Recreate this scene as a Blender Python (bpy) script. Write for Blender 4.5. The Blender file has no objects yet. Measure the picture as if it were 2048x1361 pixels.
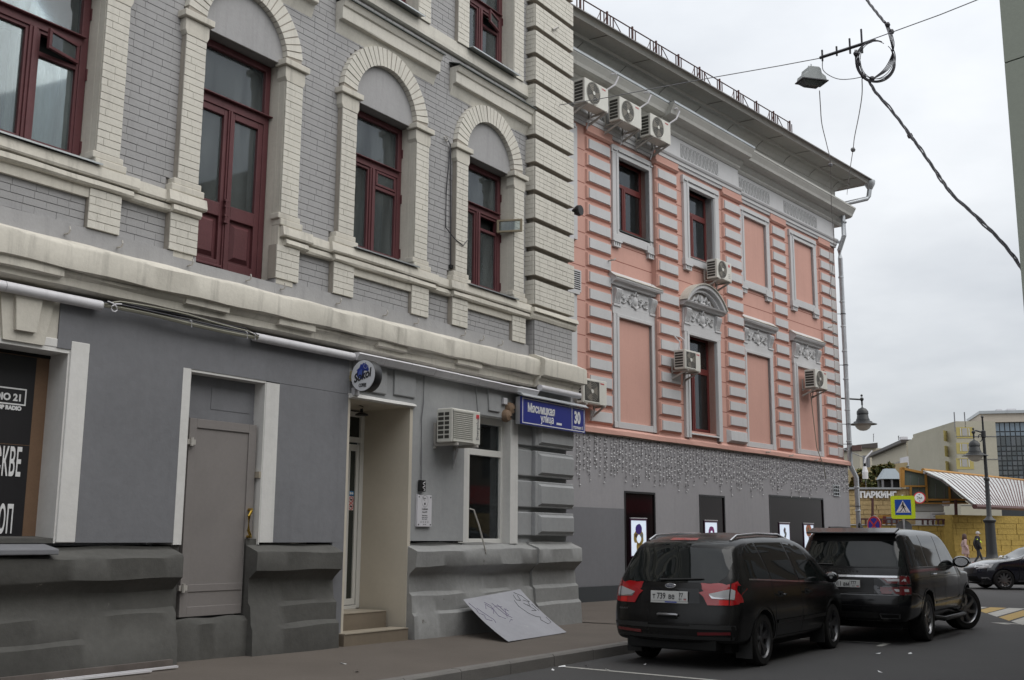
import bpy, bmesh, math, random
from mathutils import Vector, Matrix
from mathutils.bvhtree import BVHTree
random.seed(11)
SC = bpy.context.scene
COL = SC.collection
R_ = math.radians
sin, cos, pi = math.sin, math.cos, math.pi

# ------------------------------------------------------------------ camera
F_PX, PITCH, ROLL, CAM_H = 2177.4, .178428, .0063126, 1.65
AG, AP = .597888, .699033            # street azimuths of the two facades
_ct, _st, _cr, _sr = cos(PITCH), sin(PITCH), cos(ROLL), sin(ROLL)
CF = Vector((0, _ct, _st))
_R0, _U0 = Vector((1, 0, 0)), Vector((0, -_st, _ct))
CR, CU = _cr * _R0 + _sr * _U0, -_sr * _R0 + _cr * _U0
CPOS = Vector((0, 0, CAM_H))
cam = bpy.data.objects.new('camera', bpy.data.cameras.new('camera'))
COL.objects.link(cam)
cam.matrix_world = Matrix((( CR.x, CU.x, -CF.x, 0), (CR.y, CU.y, -CF.y, 0), (CR.z, CU.z, -CF.z, CAM_H), (0, 0, 0, 1)))
cam.data.lens = F_PX / 2048 * 36
cam.data.sensor_width = 36
cam.data.clip_end = 3000
cam.data.clip_start = .1
SC.camera = cam

def at(px, py, D):
    """world point seen at photo pixel (px,py) at depth D metres"""
    return CPOS + (CF + CR * ((px - 1024) / F_PX) - CU * ((py - 680.5) / F_PX)) * D
def on_z(px, py, z=0):
    d = CF + CR * ((px - 1024) / F_PX) - CU * ((py - 680.5) / F_PX)
    return CPOS + d * ((z - CAM_H) / d.z)
def proj(p):
    q = p - CPOS
    w = q.dot(CF)
    return 1024 + F_PX * q.dot(CR) / w, 680.5 - F_PX * q.dot(CU) / w

# ------------------------------------------------------------------ world: overcast sky
W = bpy.data.worlds.new('World')
SC.world = W
W.use_nodes = True
def world():
    nt = W.node_tree
    nt.nodes.clear()
    N = nt.nodes.new
    def L(a, b): nt.links.new(a, b)
    out = N('ShaderNodeOutputWorld'); bg = N('ShaderNodeBackground')
    sky = N('ShaderNodeTexSky'); sky.sky_type = 'NISHITA'; sky.sun_disc = False
    sky.sun_elevation = R_(52); sky.sun_rotation = R_(115)
    tc = N('ShaderNodeTexCoord')
    sep = N('ShaderNodeSeparateXYZ'); L(tc.outputs['Generated'], sep.inputs[0])
    # cloud deck: direction projected on a flat layer, so cloud forms shrink towards the horizon
    ad = N('ShaderNodeMath'); ad.operation = 'ADD'; ad.inputs[1].default_value = .22
    mx = N('ShaderNodeMath'); mx.operation = 'MAXIMUM'; mx.inputs[1].default_value = 0
    L(sep.outputs['Z'], mx.inputs[0]); L(mx.outputs[0], ad.inputs[0])
    dv = N('ShaderNodeVectorMath'); dv.operation = 'DIVIDE'
    cb = N('ShaderNodeCombineXYZ')
    for i in range(3): L(ad.outputs[0], cb.inputs[i])
    L(tc.outputs['Generated'], dv.inputs[0]); L(cb.outputs[0], dv.inputs[1])
    no = N('ShaderNodeTexNoise'); no.inputs['Scale'].default_value = 1.5; no.inputs['Detail'].default_value = 6; no.inputs['Roughness'].default_value = .52
    mp = N('ShaderNodeMapping'); mp.inputs['Location'].default_value = (3.1, 1.7, 0); mp.inputs['Scale'].default_value = (1, 1, .0)
    L(dv.outputs[0], mp.inputs[0]); L(mp.outputs[0], no.inputs['Vector'])
    ramp = N('ShaderNodeValToRGB')
    ramp.color_ramp.elements[0].position = .36; ramp.color_ramp.elements[0].color = (5.0, 5.2, 5.45, 1)
    ramp.color_ramp.elements[1].position = .68; ramp.color_ramp.elements[1].color = (6.7, 6.85, 7.0, 1)
    L(no.outputs['Fac'], ramp.inputs[0])
    # an overcast sky grows brighter towards the zenith
    g = N('ShaderNodeMath'); g.operation = 'MULTIPLY_ADD'; g.inputs[1].default_value = 1.15; g.inputs[2].default_value = .78
    L(mx.outputs[0], g.inputs[0])
    sc = N('ShaderNodeVectorMath'); sc.operation = 'SCALE'
    L(ramp.outputs[0], sc.inputs[0]); L(g.outputs[0], sc.inputs['Scale'])
    mix = N('ShaderNodeMix'); mix.data_type = 'RGBA'; mix.inputs['Factor'].default_value = .9
    L(sky.outputs[0], mix.inputs['A']); L(sc.outputs[0], mix.inputs['B'])
    L(mix.outputs['Result'], bg.inputs['Color'])
    bg.inputs['Strength'].default_value = .1
    L(bg.outputs[0], out.inputs[0])
world()
sun = bpy.data.objects.new('sun', bpy.data.lights.new('sun', 'SUN'))
COL.objects.link(sun)
sun.data.energy = 1.45
sun.data.angle = R_(70)
sun.data.color = (1, .97, .92)
sun.rotation_euler = (R_(38), 0, R_(-65 + 180))   # from the street side, high
_e, _a = R_(52), R_(115)                           # elevation, azimuth clockwise from +Y
sun.rotation_euler = Vector((-sin(_a) * cos(_e), -cos(_a) * cos(_e), -sin(_e))).to_track_quat('-Z', 'Y').to_euler()
SC.view_settings.view_transform = 'Standard'
SC.view_settings.look = 'None'
SC.view_settings.exposure = .42
SC.view_settings.gamma = 1
SC.view_settings.use_curve_mapping = False

# ------------------------------------------------------------------ materials
MATS = {}
def M(name, col, rough=.85, var=.12, vs=1.1, fvar=.06, fs=30, bump=.12, bs=70, streak=0, metal=0, coat=0, spec=.3, chip=None, trans=0, emit=0, band=None, bdist=.01):
    if name in MATS: return MATS[name]
    m = bpy.data.materials.new(name); MATS[name] = m
    m.use_nodes = True
    nt = m.node_tree; N = nt.nodes.new
    def L(a, b): nt.links.new(a, b)
    b = nt.nodes['Principled BSDF']
    b.inputs['Roughness'].default_value = rough
    b.inputs['Metallic'].default_value = metal
    b.inputs['Specular IOR Level'].default_value = spec
    b.inputs['Coat Weight'].default_value = coat
    b.inputs['Coat Roughness'].default_value = .06
    if emit:
        b.inputs['Emission Color'].default_value = (*col, 1); b.inputs['Emission Strength'].default_value = emit
    if not (var or fvar or streak or bump or chip):
        b.inputs['Base Color'].default_value = (*col, 1)
        return m
    ge = N('ShaderNodeNewGeometry'); P = ge.outputs['Position']
    def noise(scale, detail=4, rgh=.6, mapping=None):
        n = N('ShaderNodeTexNoise'); n.inputs['Scale'].default_value = scale; n.inputs['Detail'].default_value = detail; n.inputs['Roughness'].default_value = rgh
        if mapping:
            mp = N('ShaderNodeMapping'); mp.inputs['Scale'].default_value = mapping; L(P, mp.inputs[0]); L(mp.outputs[0], n.inputs['Vector'])
        else: L(P, n.inputs['Vector'])
        return n.outputs['Fac']
    def ma(op, a, c, d=None):
        n = N('ShaderNodeMath'); n.operation = op
        for i, x in enumerate((a, c, d)):
            if x is None: continue
            if isinstance(x, (int, float)): n.inputs[i].default_value = x
            else: L(x, n.inputs[i])
        return n.outputs[0]
    val = 1.0
    if var: val = ma('MULTIPLY_ADD', noise(vs), 4 * var, 1 - 2 * var)
    if fvar: val = ma('MULTIPLY_ADD', ma('SUBTRACT', noise(fs, 5, .7), .5), 4 * fvar, val)
    if streak:
        s = noise(1, 5, .65, (7, 7, .45))
        s = ma('MAXIMUM', ma('SUBTRACT', s, .52), 0)
        val = ma('SUBTRACT', val, ma('MULTIPLY', s, streak * 6))
    val = ma('MAXIMUM', val, .05) if val != 1.0 else 1.0
    sc = N('ShaderNodeVectorMath'); sc.operation = 'SCALE'; sc.inputs[0].default_value = col
    if val == 1.0: sc.inputs['Scale'].default_value = 1
    else: L(val, sc.inputs['Scale'])
    colour = sc.outputs[0]
    for (ccol, thr, cscale) in ([chip] if chip and not isinstance(chip, list) else (chip or [])):
        n = noise(cscale, 6, .7)
        mr = N('ShaderNodeMapRange'); mr.inputs['From Min'].default_value = thr; mr.inputs['From Max'].default_value = thr + .03
        L(n, mr.inputs['Value'])
        mx = N('ShaderNodeMix'); mx.data_type = 'RGBA'
        L(mr.outputs[0], mx.inputs['Factor']); L(colour, mx.inputs['A']); mx.inputs['B'].default_value = (*ccol, 1)
        colour = mx.outputs['Result']
    L(colour, b.inputs['Base Color'])
    if bump:
        bu = N('ShaderNodeBump'); bu.inputs['Strength'].default_value = bump; bu.inputs['Distance'].default_value = bdist
        h = ma('ADD', noise(bs, 5, .65), ma('MULTIPLY', noise(bs / 9, 3), 1.5))
        L(h, bu.inputs['Height']); L(bu.outputs[0], b.inputs['Normal'])
    return m
def plain(name, col, rough=.5, metal=0, spec=.5, coat=0, emit=0):
    return M(name, col, rough, 0, 1, 0, 1, 0, 1, 0, metal, coat, spec, None, 0, emit)

def glass_mat(name, tint, transp=.7, dust=.1, rough=.03):
    if name in MATS: return MATS[name]
    m = bpy.data.materials.new(name); MATS[name] = m
    m.use_nodes = True
    nt = m.node_tree; nt.nodes.clear(); N = nt.nodes.new
    def L(a, b): nt.links.new(a, b)
    o = N('ShaderNodeOutputMaterial')
    tr = N('ShaderNodeBsdfTransparent'); tr.inputs[0].default_value = (*tint, 1)
    gl = N('ShaderNodeBsdfGlossy'); gl.inputs['Roughness'].default_value = rough; gl.inputs[0].default_value = (.9, .95, 1, 1)
    df = N('ShaderNodeBsdfDiffuse'); df.inputs[0].default_value = (.22, .25, .25, 1)
    lw = N('ShaderNodeFresnel'); lw.inputs['IOR'].default_value = 1.6
    ge = N('ShaderNodeNewGeometry'); mp = N('ShaderNodeMapping'); mp.inputs['Scale'].default_value = (5, 5, .8); L(ge.outputs['Position'], mp.inputs[0])
    no = N('ShaderNodeTexNoise'); no.inputs['Scale'].default_value = 1; no.inputs['Detail'].default_value = 5; L(mp.outputs[0], no.inputs['Vector'])
    mr = N('ShaderNodeMapRange'); mr.inputs['From Min'].default_value = .3; mr.inputs['From Max'].default_value = .75; mr.inputs['To Min'].default_value = dust * .4; mr.inputs['To Max'].default_value = dust * 1.7
    L(no.outputs['Fac'], mr.inputs['Value'])
    m1 = N('ShaderNodeMixShader'); L(mr.outputs[0], m1.inputs[0]); L(tr.outputs[0], m1.inputs[1]); L(df.outputs[0], m1.inputs[2])
    m2 = N('ShaderNodeMixShader'); L(lw.outputs[0], m2.inputs[0]); L(m1.outputs[0], m2.inputs[1]); L(gl.outputs[0], m2.inputs[2])
    L(m2.outputs[0], o.inputs[0])
    return m

# ------------------------------------------------------------------ mesh building
class MB:
    def __init__(s): s.v, s.f, s.mi = [], [], []
    def add(s, vs, fs, mi=0):
        k = len(s.v); s.v += [tuple(p) for p in vs]
        s.f += [tuple(i + k for i in f) for f in fs]; s.mi += [mi] * len(fs)
        return s
    def box(s, x0, x1, y0, y1, z0, z1, mi=0):
        x0, x1 = min(x0, x1), max(x0, x1); y0, y1 = min(y0, y1), max(y0, y1); z0, z1 = min(z0, z1), max(z0, z1)
        return s.add([(x0, y0, z0), (x1, y0, z0), (x1, y1, z0), (x0, y1, z0), (x0, y0, z1), (x1, y0, z1), (x1, y1, z1), (x0, y1, z1)],
                     [(3, 2, 1, 0), (4, 5, 6, 7), (0, 1, 5, 4), (1, 2, 6, 5), (2, 3, 7, 6), (3, 0, 4, 7)], mi)
    def wall(s, u0, u1, o0, o1, v0, v1, mi=0):      # facade coordinates: along, outwards, up
        return s.box(u0, u1, -o0, -o1, v0, v1, mi)
    def quad(s, a, b, c, d, mi=0): return s.add([a, b, c, d], [(0, 1, 2, 3)], mi)
    def poly(s, pts, mi=0): return s.add(pts, [tuple(range(len(pts)))], mi)
    def prof(s, pts, u0, u1, n=1, wob=0, mi=0, mitre=None, seed=0, freq=2.0):
        """closed profile (outward, up) swept along u; wob = hand-made unevenness"""
        rr = random.Random(seed + int(u0 * 100))
        ph = [[rr.uniform(0, 6.28) for _ in range(4)] for _ in pts]
        rows = []
        for i in range(n + 1):
            u = u0 + (u1 - u0) * i / n
            row = []
            for j, (o, v) in enumerate(pts):
                w = wob * (sin(u * freq + ph[j][0]) * .6 + sin(u * freq * 2.7 + ph[j][1]) * .4)
                w2 = wob * (sin(u * freq * .8 + ph[j][2]) * .5 + sin(u * freq * 3.3 + ph[j][3]) * .5)
                row.append((u, -(o + w), v + w2))
            rows.append(row)
        k = len(pts); vs = [p for r in rows for p in r]; fs = []
        for i in range(n):
            for j in range(k):
                a = i * k + j; b = i * k + (j + 1) % k
                fs.append((a, b, b + k, a + k))
        fs.append(tuple(range(k))); fs.append(tuple(n * k + j for j in reversed(range(k))))
        return s.add(vs, fs, mi)
    def prism(s, poly, a0, a1, axis='y', mi=0):
        """2D polygon extruded between a0 and a1; axis y: polygon (x,z); z: (x,y); x: (y,z)"""
        def P(p, a): return (p[0], a, p[1]) if axis == 'y' else (p[0], p[1], a) if axis == 'z' else (a, p[0], p[1])
        k = len(poly)
        vs = [P(p, a0) for p in poly] + [P(p, a1) for p in poly]
        fs = [tuple(range(k)), tuple(reversed(range(k, 2 * k)))] + [(i, i + k, (i + 1) % k + k, (i + 1) % k) for i in range(k)]
        return s.add(vs, fs, mi)
    def tube(s, pts, r, seg=6, mi=0, cap=True):
        pts = [Vector(p) for p in pts]
        if len(pts) < 2: return s
        vs, fs = [], []
        up = Vector((0, 0, 1))
        for i, p in enumerate(pts):
            t = (pts[min(i + 1, len(pts) - 1)] - pts[max(i - 1, 0)]).normalized()
            a = t.cross(up)
            if a.length < 1e-3: a = t.cross(Vector((1, 0, 0)))
            a.normalize(); b = a.cross(t)
            rr = r[i] if isinstance(r, (list, tuple)) else r
            for k in range(seg):
                q = 2 * pi * k / seg
                vs.append(p + a * (cos(q) * rr) + b * (sin(q) * rr))
        for i in range(len(pts) - 1):
            for k in range(seg):
                fs.append((i * seg + k, i * seg + (k + 1) % seg, (i + 1) * seg + (k + 1) % seg, (i + 1) * seg + k))
        if cap:
            fs.append(tuple(reversed(range(seg)))); fs.append(tuple((len(pts) - 1) * seg + k for k in range(seg)))
        return s.add(vs, fs, mi)
    def lathe(s, prof, seg=16, c=(0, 0, 0), axis='z', mi=0, sx=1, sy=1, cap=False):
        vs, fs = [], []
        for (r, h) in prof:
            for k in range(seg):
                q = 2 * pi * k / seg; a, b = r * cos(q) * sx, r * sin(q) * sy
                vs.append((c[0] + a, c[1] + b, c[2] + h) if axis == 'z' else (c[0] + a, c[1] + h, c[2] + b) if axis == 'y' else (c[0] + h, c[1] + a, c[2] + b))
        for i in range(len(prof) - 1):
            for k in range(seg):
                fs.append((i * seg + k, i * seg + (k + 1) % seg, (i + 1) * seg + (k + 1) % seg, (i + 1) * seg + k))
        if cap and prof[0][0] > 1e-4: fs.append(tuple(reversed(range(seg))))
        if cap and prof[-1][0] > 1e-4: fs.append(tuple((len(prof) - 1) * seg + k for k in range(seg)))
        return s.add(vs, fs, mi)
    def ball(s, c, r, seg=8, rings=5, mi=0, sz=1):
        return s.lathe([(max(r * sin(pi * i / rings), 1e-5), -r * cos(pi * i / rings) * sz) for i in range(rings + 1)], seg, c, 'z', mi)
    def mesh(s, name, mats, smooth=False):
        me = bpy.data.meshes.new(name)
        me.from_pydata(s.v, [], s.f)
        for m in (mats if isinstance(mats, (list, tuple)) else [mats]): me.materials.append(m)
        if any(s.mi): me.polygons.foreach_set('material_index', s.mi)
        bm = bmesh.new(); bm.from_mesh(me)
        bmesh.ops.recalc_face_normals(bm, faces=bm.faces); bm.to_mesh(me); bm.free()
        if smooth:
            me.polygons.foreach_set('use_smooth', [True] * len(me.polygons))
            try: me.set_sharp_from_angle(angle=R_(38))
            except Exception: pass
        me.update()
        return me
    def obj(s, name, mats, parent=None, smooth=False, loc=None, rot=None, kind=None, bevel=0):
        o = bpy.data.objects.new(name, s.mesh(name, mats, smooth)); COL.objects.link(o)
        if parent: o.parent = parent
        if loc: o.location = loc
        if rot: o.rotation_euler = rot
        if kind: o['kind'] = kind
        if bevel:
            b = o.modifiers.new('bevel', 'BEVEL'); b.width = bevel; b.segments = 2; b.limit_method = 'ANGLE'; b.angle_limit = R_(40)
        return o

def tag(o, label, cat, group=None):
    o['label'] = label; o['category'] = cat
    if group: o['group'] = group
    return o
def thing(name, label, cat, loc=(0, 0, 0), rz=0, group=None):
    o = bpy.data.objects.new(name, None); COL.objects.link(o)
    o.location = loc; o.rotation_euler = (0, 0, rz); o.empty_display_size = .2
    return tag(o, label, cat, group)
def link_copy(mesh, name, parent, loc, scale=None, rot=None):
    o = bpy.data.objects.new(name, mesh); COL.objects.link(o)
    o.parent = parent; o.location = loc
    if scale: o.scale = scale
    if rot: o.rotation_euler = rot
    return o
def copy_tree(o, parent=None):
    c = o.copy(); COL.objects.link(c); c.parent = parent
    for ch in list(o.children): copy_tree(ch, c)
    return c
def text(body, size, mat, parent, loc, name='lettering', rot=(pi / 2, 0, 0), bold=0, sx=1, align='LEFT', ext=.002, shear=0, sp=1):
    c = bpy.data.curves.new('t', 'FONT'); c.body = body; c.size = size; c.extrude = ext; c.offset = bold; c.align_x = align; c.shear = shear; c.space_character = sp
    c.resolution_u = 3
    t = bpy.data.objects.new('t', c); COL.objects.link(t)
    bpy.context.view_layer.update()
    me = bpy.data.meshes.new_from_object(t.evaluated_get(bpy.context.evaluated_depsgraph_get()))
    bpy.data.objects.remove(t); bpy.data.curves.remove(c)
    me.materials.clear(); me.materials.append(mat)
    o = bpy.data.objects.new(name, me); COL.objects.link(o)
    o.parent = parent; o.location = loc; o.rotation_euler = rot; o.scale = (sx, 1, 1)
    return o

class Facade:
    def __init__(s, o, az):
        s.o = Vector((o[0], o[1], 0)); s.az = az
        s.d = Vector((sin(az), cos(az), 0)); s.n = Vector((cos(az), -sin(az), 0)); s.rz = pi / 2 - az
    def pt(s, u, off, v): return s.o + s.d * u + s.n * off + Vector((0, 0, v))
    def uo(s, p): q = p - s.o; return q.dot(s.d), q.dot(s.n)
G = Facade((1.22759, 20.16317), AG)
P = Facade((2.85555, 27.71260), AP)
# ------------------------------------------------------------------ materials used all over
m_wbrick = M('white painted brick', (.60, .575, .515), .8, .07, .9, .06, 22, .35, 45, .10, chip=((.33, .27, .22), .70, 16))
m_gbrick = M('grey painted brick', (.345, .34, .342), .8, .06, .9, .05, 22, .35, 45, .08, chip=((.17, .13, .12), .71, 16))
m_wplast = M('white painted plaster', (.57, .54, .475), .82, .09, 1.0, .06, 18, .3, 30, .22, chip=((.40, .33, .25), .70, 9))
m_gplast = M('grey painted plaster', (.345, .34, .342), .82, .07, 1.0, .05, 18, .3, 30, .10)
m_joint_w = M('dark joint under white paint', (.34, .31, .27), .9, .15, 3)
m_joint_g = M('dark joint under grey paint', (.20, .19, .185), .9, .15, 3)
m_shop = M('slate painted wall', (.178, .180, .192), .75, .14, .55, .07, 9, .35, 14, .05)
m_shop2 = M('grey painted ground floor', (.32, .325, .33), .75, .09, .6, .06, 9, .35, 14, .06)
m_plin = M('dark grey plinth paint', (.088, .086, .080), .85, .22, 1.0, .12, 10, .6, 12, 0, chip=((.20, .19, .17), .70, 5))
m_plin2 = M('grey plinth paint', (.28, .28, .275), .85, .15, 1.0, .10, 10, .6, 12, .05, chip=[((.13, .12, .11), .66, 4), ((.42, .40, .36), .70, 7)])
m_burg = M('burgundy paint', (.105, .036, .040), .5, .15, 2, .12, 30, .25, 60, .1, chip=((.22, .14, .12), .72, 30))
m_burg2 = M('old bare wood', (.28, .24, .17), .7, .2, 4, .1, 40)
m_flash = M('dark green flashing', (.05, .06, .055), .5, .1)
m_zinc = M('zinc sheet', (.42, .44, .45), .35, .1, 2, .05, 30, .05, 30, .05, metal=.7)
m_wpaint = M('white wall paint', (.64, .63, .61), .7, .08, 1.2, .05, 14, .2, 25, .06)
m_cream = M('cream plaster reveal', (.52, .475, .40), .75, .05, 1.5, .03, 14, .12, 25)
m_pvc = plain('white plastic frame', (.66, .65, .62), .35)
m_dglass = glass_mat('dusty window glass', (.86, .92, .91), .7, .24)
m_cglass = glass_mat('clear window glass', (.85, .9, .9), .7, .05)
m_room = M('dim room', (.16, .17, .16), .9, .2, 1, 0, 1, 0)
m_curt = M('off white curtain', (.50, .52, .48), .9, .1, 2, 0, 1, 0)
m_black = plain('black enamel', (.012, .012, .013), .4)
m_dark = M('black void', (.01, .01, .01), .9, 0, 1, 0, 1, 0)
m_steel = M('grey painted steel door', (.215, .198, .19), .5, .07, 1.5, .04, 20, .1, 90)
m_brass = plain('polished brass', (.55, .36, .07), .25, 1)
m_tile = M('beige step tile', (.34, .30, .24), .4, .08, 2, .06, 12, .05, 40)
m_board = M('brown chipboard', (.17, .105, .065), .7, .12, 3, .1, 40)
m_poster = plain('black poster print', (.012, .011, .013), .45)
m_white = plain('white print', (.72, .72, .72), .5)
m_tube = M('pale plastic duct', (.60, .59, .61), .45, .06, 2, .05, 20, .03, 30, .08)
m_acw = M('cream sheet steel', (.60, .59, .54), .45, .05, 3, .04, 20, .03, 30, .06)
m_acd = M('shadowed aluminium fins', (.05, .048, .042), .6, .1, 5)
m_fan = M('grey fan blades', (.16, .145, .12), .5, .2, 6)
m_brk = M('bracket steel', (.40, .38, .35), .5, .1, 4, .06, 20, chip=((.16, .08, .04), .68, 14))
m_red = plain('red print', (.55, .04, .05), .45)
m_ink = plain('black print', (.02, .02, .022), .5)
m_gink = plain('grey print', (.16, .16, .17), .5)
m_blue = plain('sign blue', (.018, .028, .22), .35)
m_blue2 = plain('road sign blue', (.01, .075, .42), .35)
m_signal = plain('lime yellow sheeting', (.62, .80, .02), .4)
m_galv = M('galvanised steel', (.50, .52, .54), .38, .14, 3, .05, 20, .03, 30, .05, metal=.6)
m_cable = plain('black cable', (.02, .018, .025), .5)
m_cable2 = plain('grey cable', (.26, .25, .20), .6)
m_pink = M('salmon pink stucco', (.56, .325, .27), .85, .05, .8, .03, 16, .15, 60, .04)
m_trim = M('pale grey stucco trim', (.52, .52, .525), .8, .05, 1.2, .03, 16, .15, 60, .04)
m_trim2 = M('pale cornice paint', (.50, .495, .465), .8, .07, 1.0, .03, 16, .15, 40, .10)
m_grime = M('weathered ledge', (.47, .45, .40), .85, .15, 3, .12, 20, chip=((.25, .24, .22), .66, 14))
m_lilac = M('lilac grey wall', (.315, .308, .322), .8, .06, .5, .05, 10, .25, 30, .05)
m_lilacd = M('darker grey wall paint', (.185, .186, .20), .8, .06, .6, .05, 10, .25, 30, .03)
m_slate = M('dark slate plinth', (.05, .055, .06), .6, .1, 1)
m_roof = M('brown sheet roof', (.07, .06, .055), .5, .1, 1)
m_rail = M('oxide red railing', (.075, .032, .030), .6, .15, 3)
m_maroon = M('maroon window frame', (.13, .028, .025), .45, .1, 2)
m_asph = M('asphalt road', (.068, .066, .066), .9, .10, .5, .16, 90, .5, 160, bdist=.006)
m_walk = M('asphalt pavement', (.115, .098, .084), .9, .13, .7, .13, 80, .5, 130, bdist=.006)
m_kerb = M('granite kerb', (.165, .155, .145), .85, .12, 2, .16, 60, .3, 60)
m_markw = M('worn white road paint', (.42, .41, .38), .8, .1, 2, .15, 30, .2, 60, chip=((.09, .088, .085), .60, 22))
m_marky = M('worn yellow road paint', (.42, .29, .10), .8, .1, 2, .15, 30, .2, 60, chip=((.09, .088, .085), .62, 22))
# ------------------------------------------------------------------ pale brick building on the left
gb = thing('grey_building', 'grey and white painted brick building with arched burgundy windows', 'building', G.o, G.rz)
W_C = (-11.02, -8.19, -5.375, -2.62)
UL, UR = -13.6, 0.0
PIER, JAMB = 1.0, .685

# bare wall behind the bricks
b = MB()
def holes_upper(b, mi=0):
    edges = [UL]
    for c in W_C: edges += [c - JAMB - .03, c + JAMB + .03]
    edges.append(-.1)
    for i in range(0, len(edges), 2): b.wall(edges[i], edges[i + 1], -.55, -.262, 4.7, 13.2, mi)
    for k, c in enumerate(W_C):
        b.wall(c - JAMB, c + JAMB, -.55, -.262, 4.7, 4.93 if k == 1 else 5.72, mi)
        b.wall(c - JAMB, c + JAMB, -.55, -.252, 8.025, 9.93, mi)
        if k < 2: b.wall(c - JAMB, c + JAMB, -.55, -.262, 9.93, 13.2, mi)
holes_upper(b)
b.obj('wall', m_joint_g, gb)
MB().wall(UL, -.1, -5.5, -3.2, 0, 13.2).wall(-1.0, -.12, -1.2, -.3, 4.9, 13.2).obj('rear_wall', m_gplast, gb)
MB().wall(UL - .2, 0, -9, -.1, 13.2, 13.5).obj('roof', m_flash, gb)

# tympanum, white linings of the openings
for k, c in enumerate(W_C):
    t = MB()
    pts = [(c + .75 * cos(pi * i / 20), 8.03 + .75 * sin(pi * i / 20)) for i in range(21)]
    t.prism(pts, .235, .30).obj('tympanum', m_gplast, gb)
    l = MB()
    vb = 4.93 if k == 1 else 5.73
    for s in (-1, 1):
        l.wall(c + s * JAMB, c + s * (JAMB + .045), -.5, -.27, vb, 8.03)
        l.wall(c + s * (JAMB + .002), c + s * (JAMB + .3), -.27, -.16, vb, 8.0)
    l.wall(c - JAMB, c + JAMB, -.47, -.24, 8.028, 8.07)
    l.obj('window_reveal', m_wplast, gb)

# mouldings below the windows, with the projecting bits under each window
def sill_band(u0, u1, d, seed, sh=.07):
    m = MB()
    m.prof([(-.3, 5.73), (-.10 + d, 5.72), (-.08 + d, 5.60), (-.09 + d, 5.575), (-.15 + d, 5.57), (-.3, 5.57)], u0, u1, 12, .006, seed=seed)
    m.prof([(-.3, 5.565), (-.14 + d, 5.565), (-.10 + d, 5.55), (-.09 + d, 5.49), (-.11 + d, 5.465), (-.17 + d, 5.46), (-.3, 5.46)], u0 + sh, u1 - sh, 12, .006, seed=seed + 3)
    m.obj('sill_moulding', m_wplast, gb)
for k, c in enumerate(W_C):
    if k == 1:
        sill_band(c - 1.14, c - .575 - .0, 0, k); sill_band(c + .71, c + 1.27, 0, k + 9)
    else: sill_band(c - 1.16, c + 1.27 if k < 3 else c + 1.22, 0, k)
for a, e in ((UL, -12.1), (-9.80, -9.28), (-6.97, -6.49), (-4.15, -3.74)):
    sill_band(a, e, -.055, int(a * 7), -.03)
# pads (white brick stubs) and recessed panels of the dado
for k, c in enumerate(W_C):
    for s in (-1, 1):
        u = sorted((c + s * (.655 if k != 1 else .655), c + s * 1.07))
        MB().wall(u[0], u[1], -.30, -.158, 5.0, 5.46).obj('dado_pad', m_joint_w, gb)
    if k != 1:
        MB().wall(c - .655, c + .655, -.30, -.156, 5.345, 5.46).obj('dado_header', m_wplast, gb)
MB().prof([(-.4, 4.70), (-.4, 5.0), (-.165, 4.995), (-.16, 4.70)], UL, -8.83, 20, .006, seed=4).prof([(-.4, 4.70), (-.4, 5.0), (-.165, 4.995), (-.16, 4.70)], -7.52, -1.4, 20, .006, seed=5).wall(-8.83, -7.52, -.4, -.165, 4.7, 4.93).obj('dado_base', m_gplast, gb)

# belt cornice over the ground floor
cor = MB()
cor.prof([(-.5, 4.86), (-.20, 4.815), (.055, 4.715), (.075, 4.68), (.065, 4.44), (-.0, 4.425), (-.5, 4.425)], UL, -1.40, 60, .013, seed=21, freq=1.7)
cor.prof([(-.5, 4.88), (-.06, 4.83), (.165, 4.725), (.18, 4.69), (.17, 4.45), (.10, 4.43), (-.5, 4.43)], -1.40, .06, 8, .008, seed=22)
cor.obj('belt_cornice', m_wplast, gb, True)
bed = MB()
bed.prof([(-.5, 4.424), (-.005, 4.424), (-.01, 4.39), (-.05, 4.355), (-.05, 4.27), (-.10, 4.245), (-.5, 4.24)], UL, -1.42, 50, .008, seed=31, freq=1.9)
bed.prof([(-.5, 4.429), (.09, 4.429), (.085, 4.39), (.04, 4.355), (.04, 4.28), (0, 4.25), (-.5, 4.25)], -1.42, -.02, 6, .006, seed=32)
bed.obj('bed_moulding', m_wplast, gb, True)
for i, u in enumerate((-13.0, -11.25, -8.75, -7.25, -5.31, -3.4)):
    w = .55 if i == 1 else .33
    MB().prof([(-.1, 4.442), (.02, 4.44), (.02, 4.35), (-.05, 4.34), (-.1, 4.34)], u - w, u + w, 6, .005, seed=40 + i).obj('cornice_block', m_wplast, gb)

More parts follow.
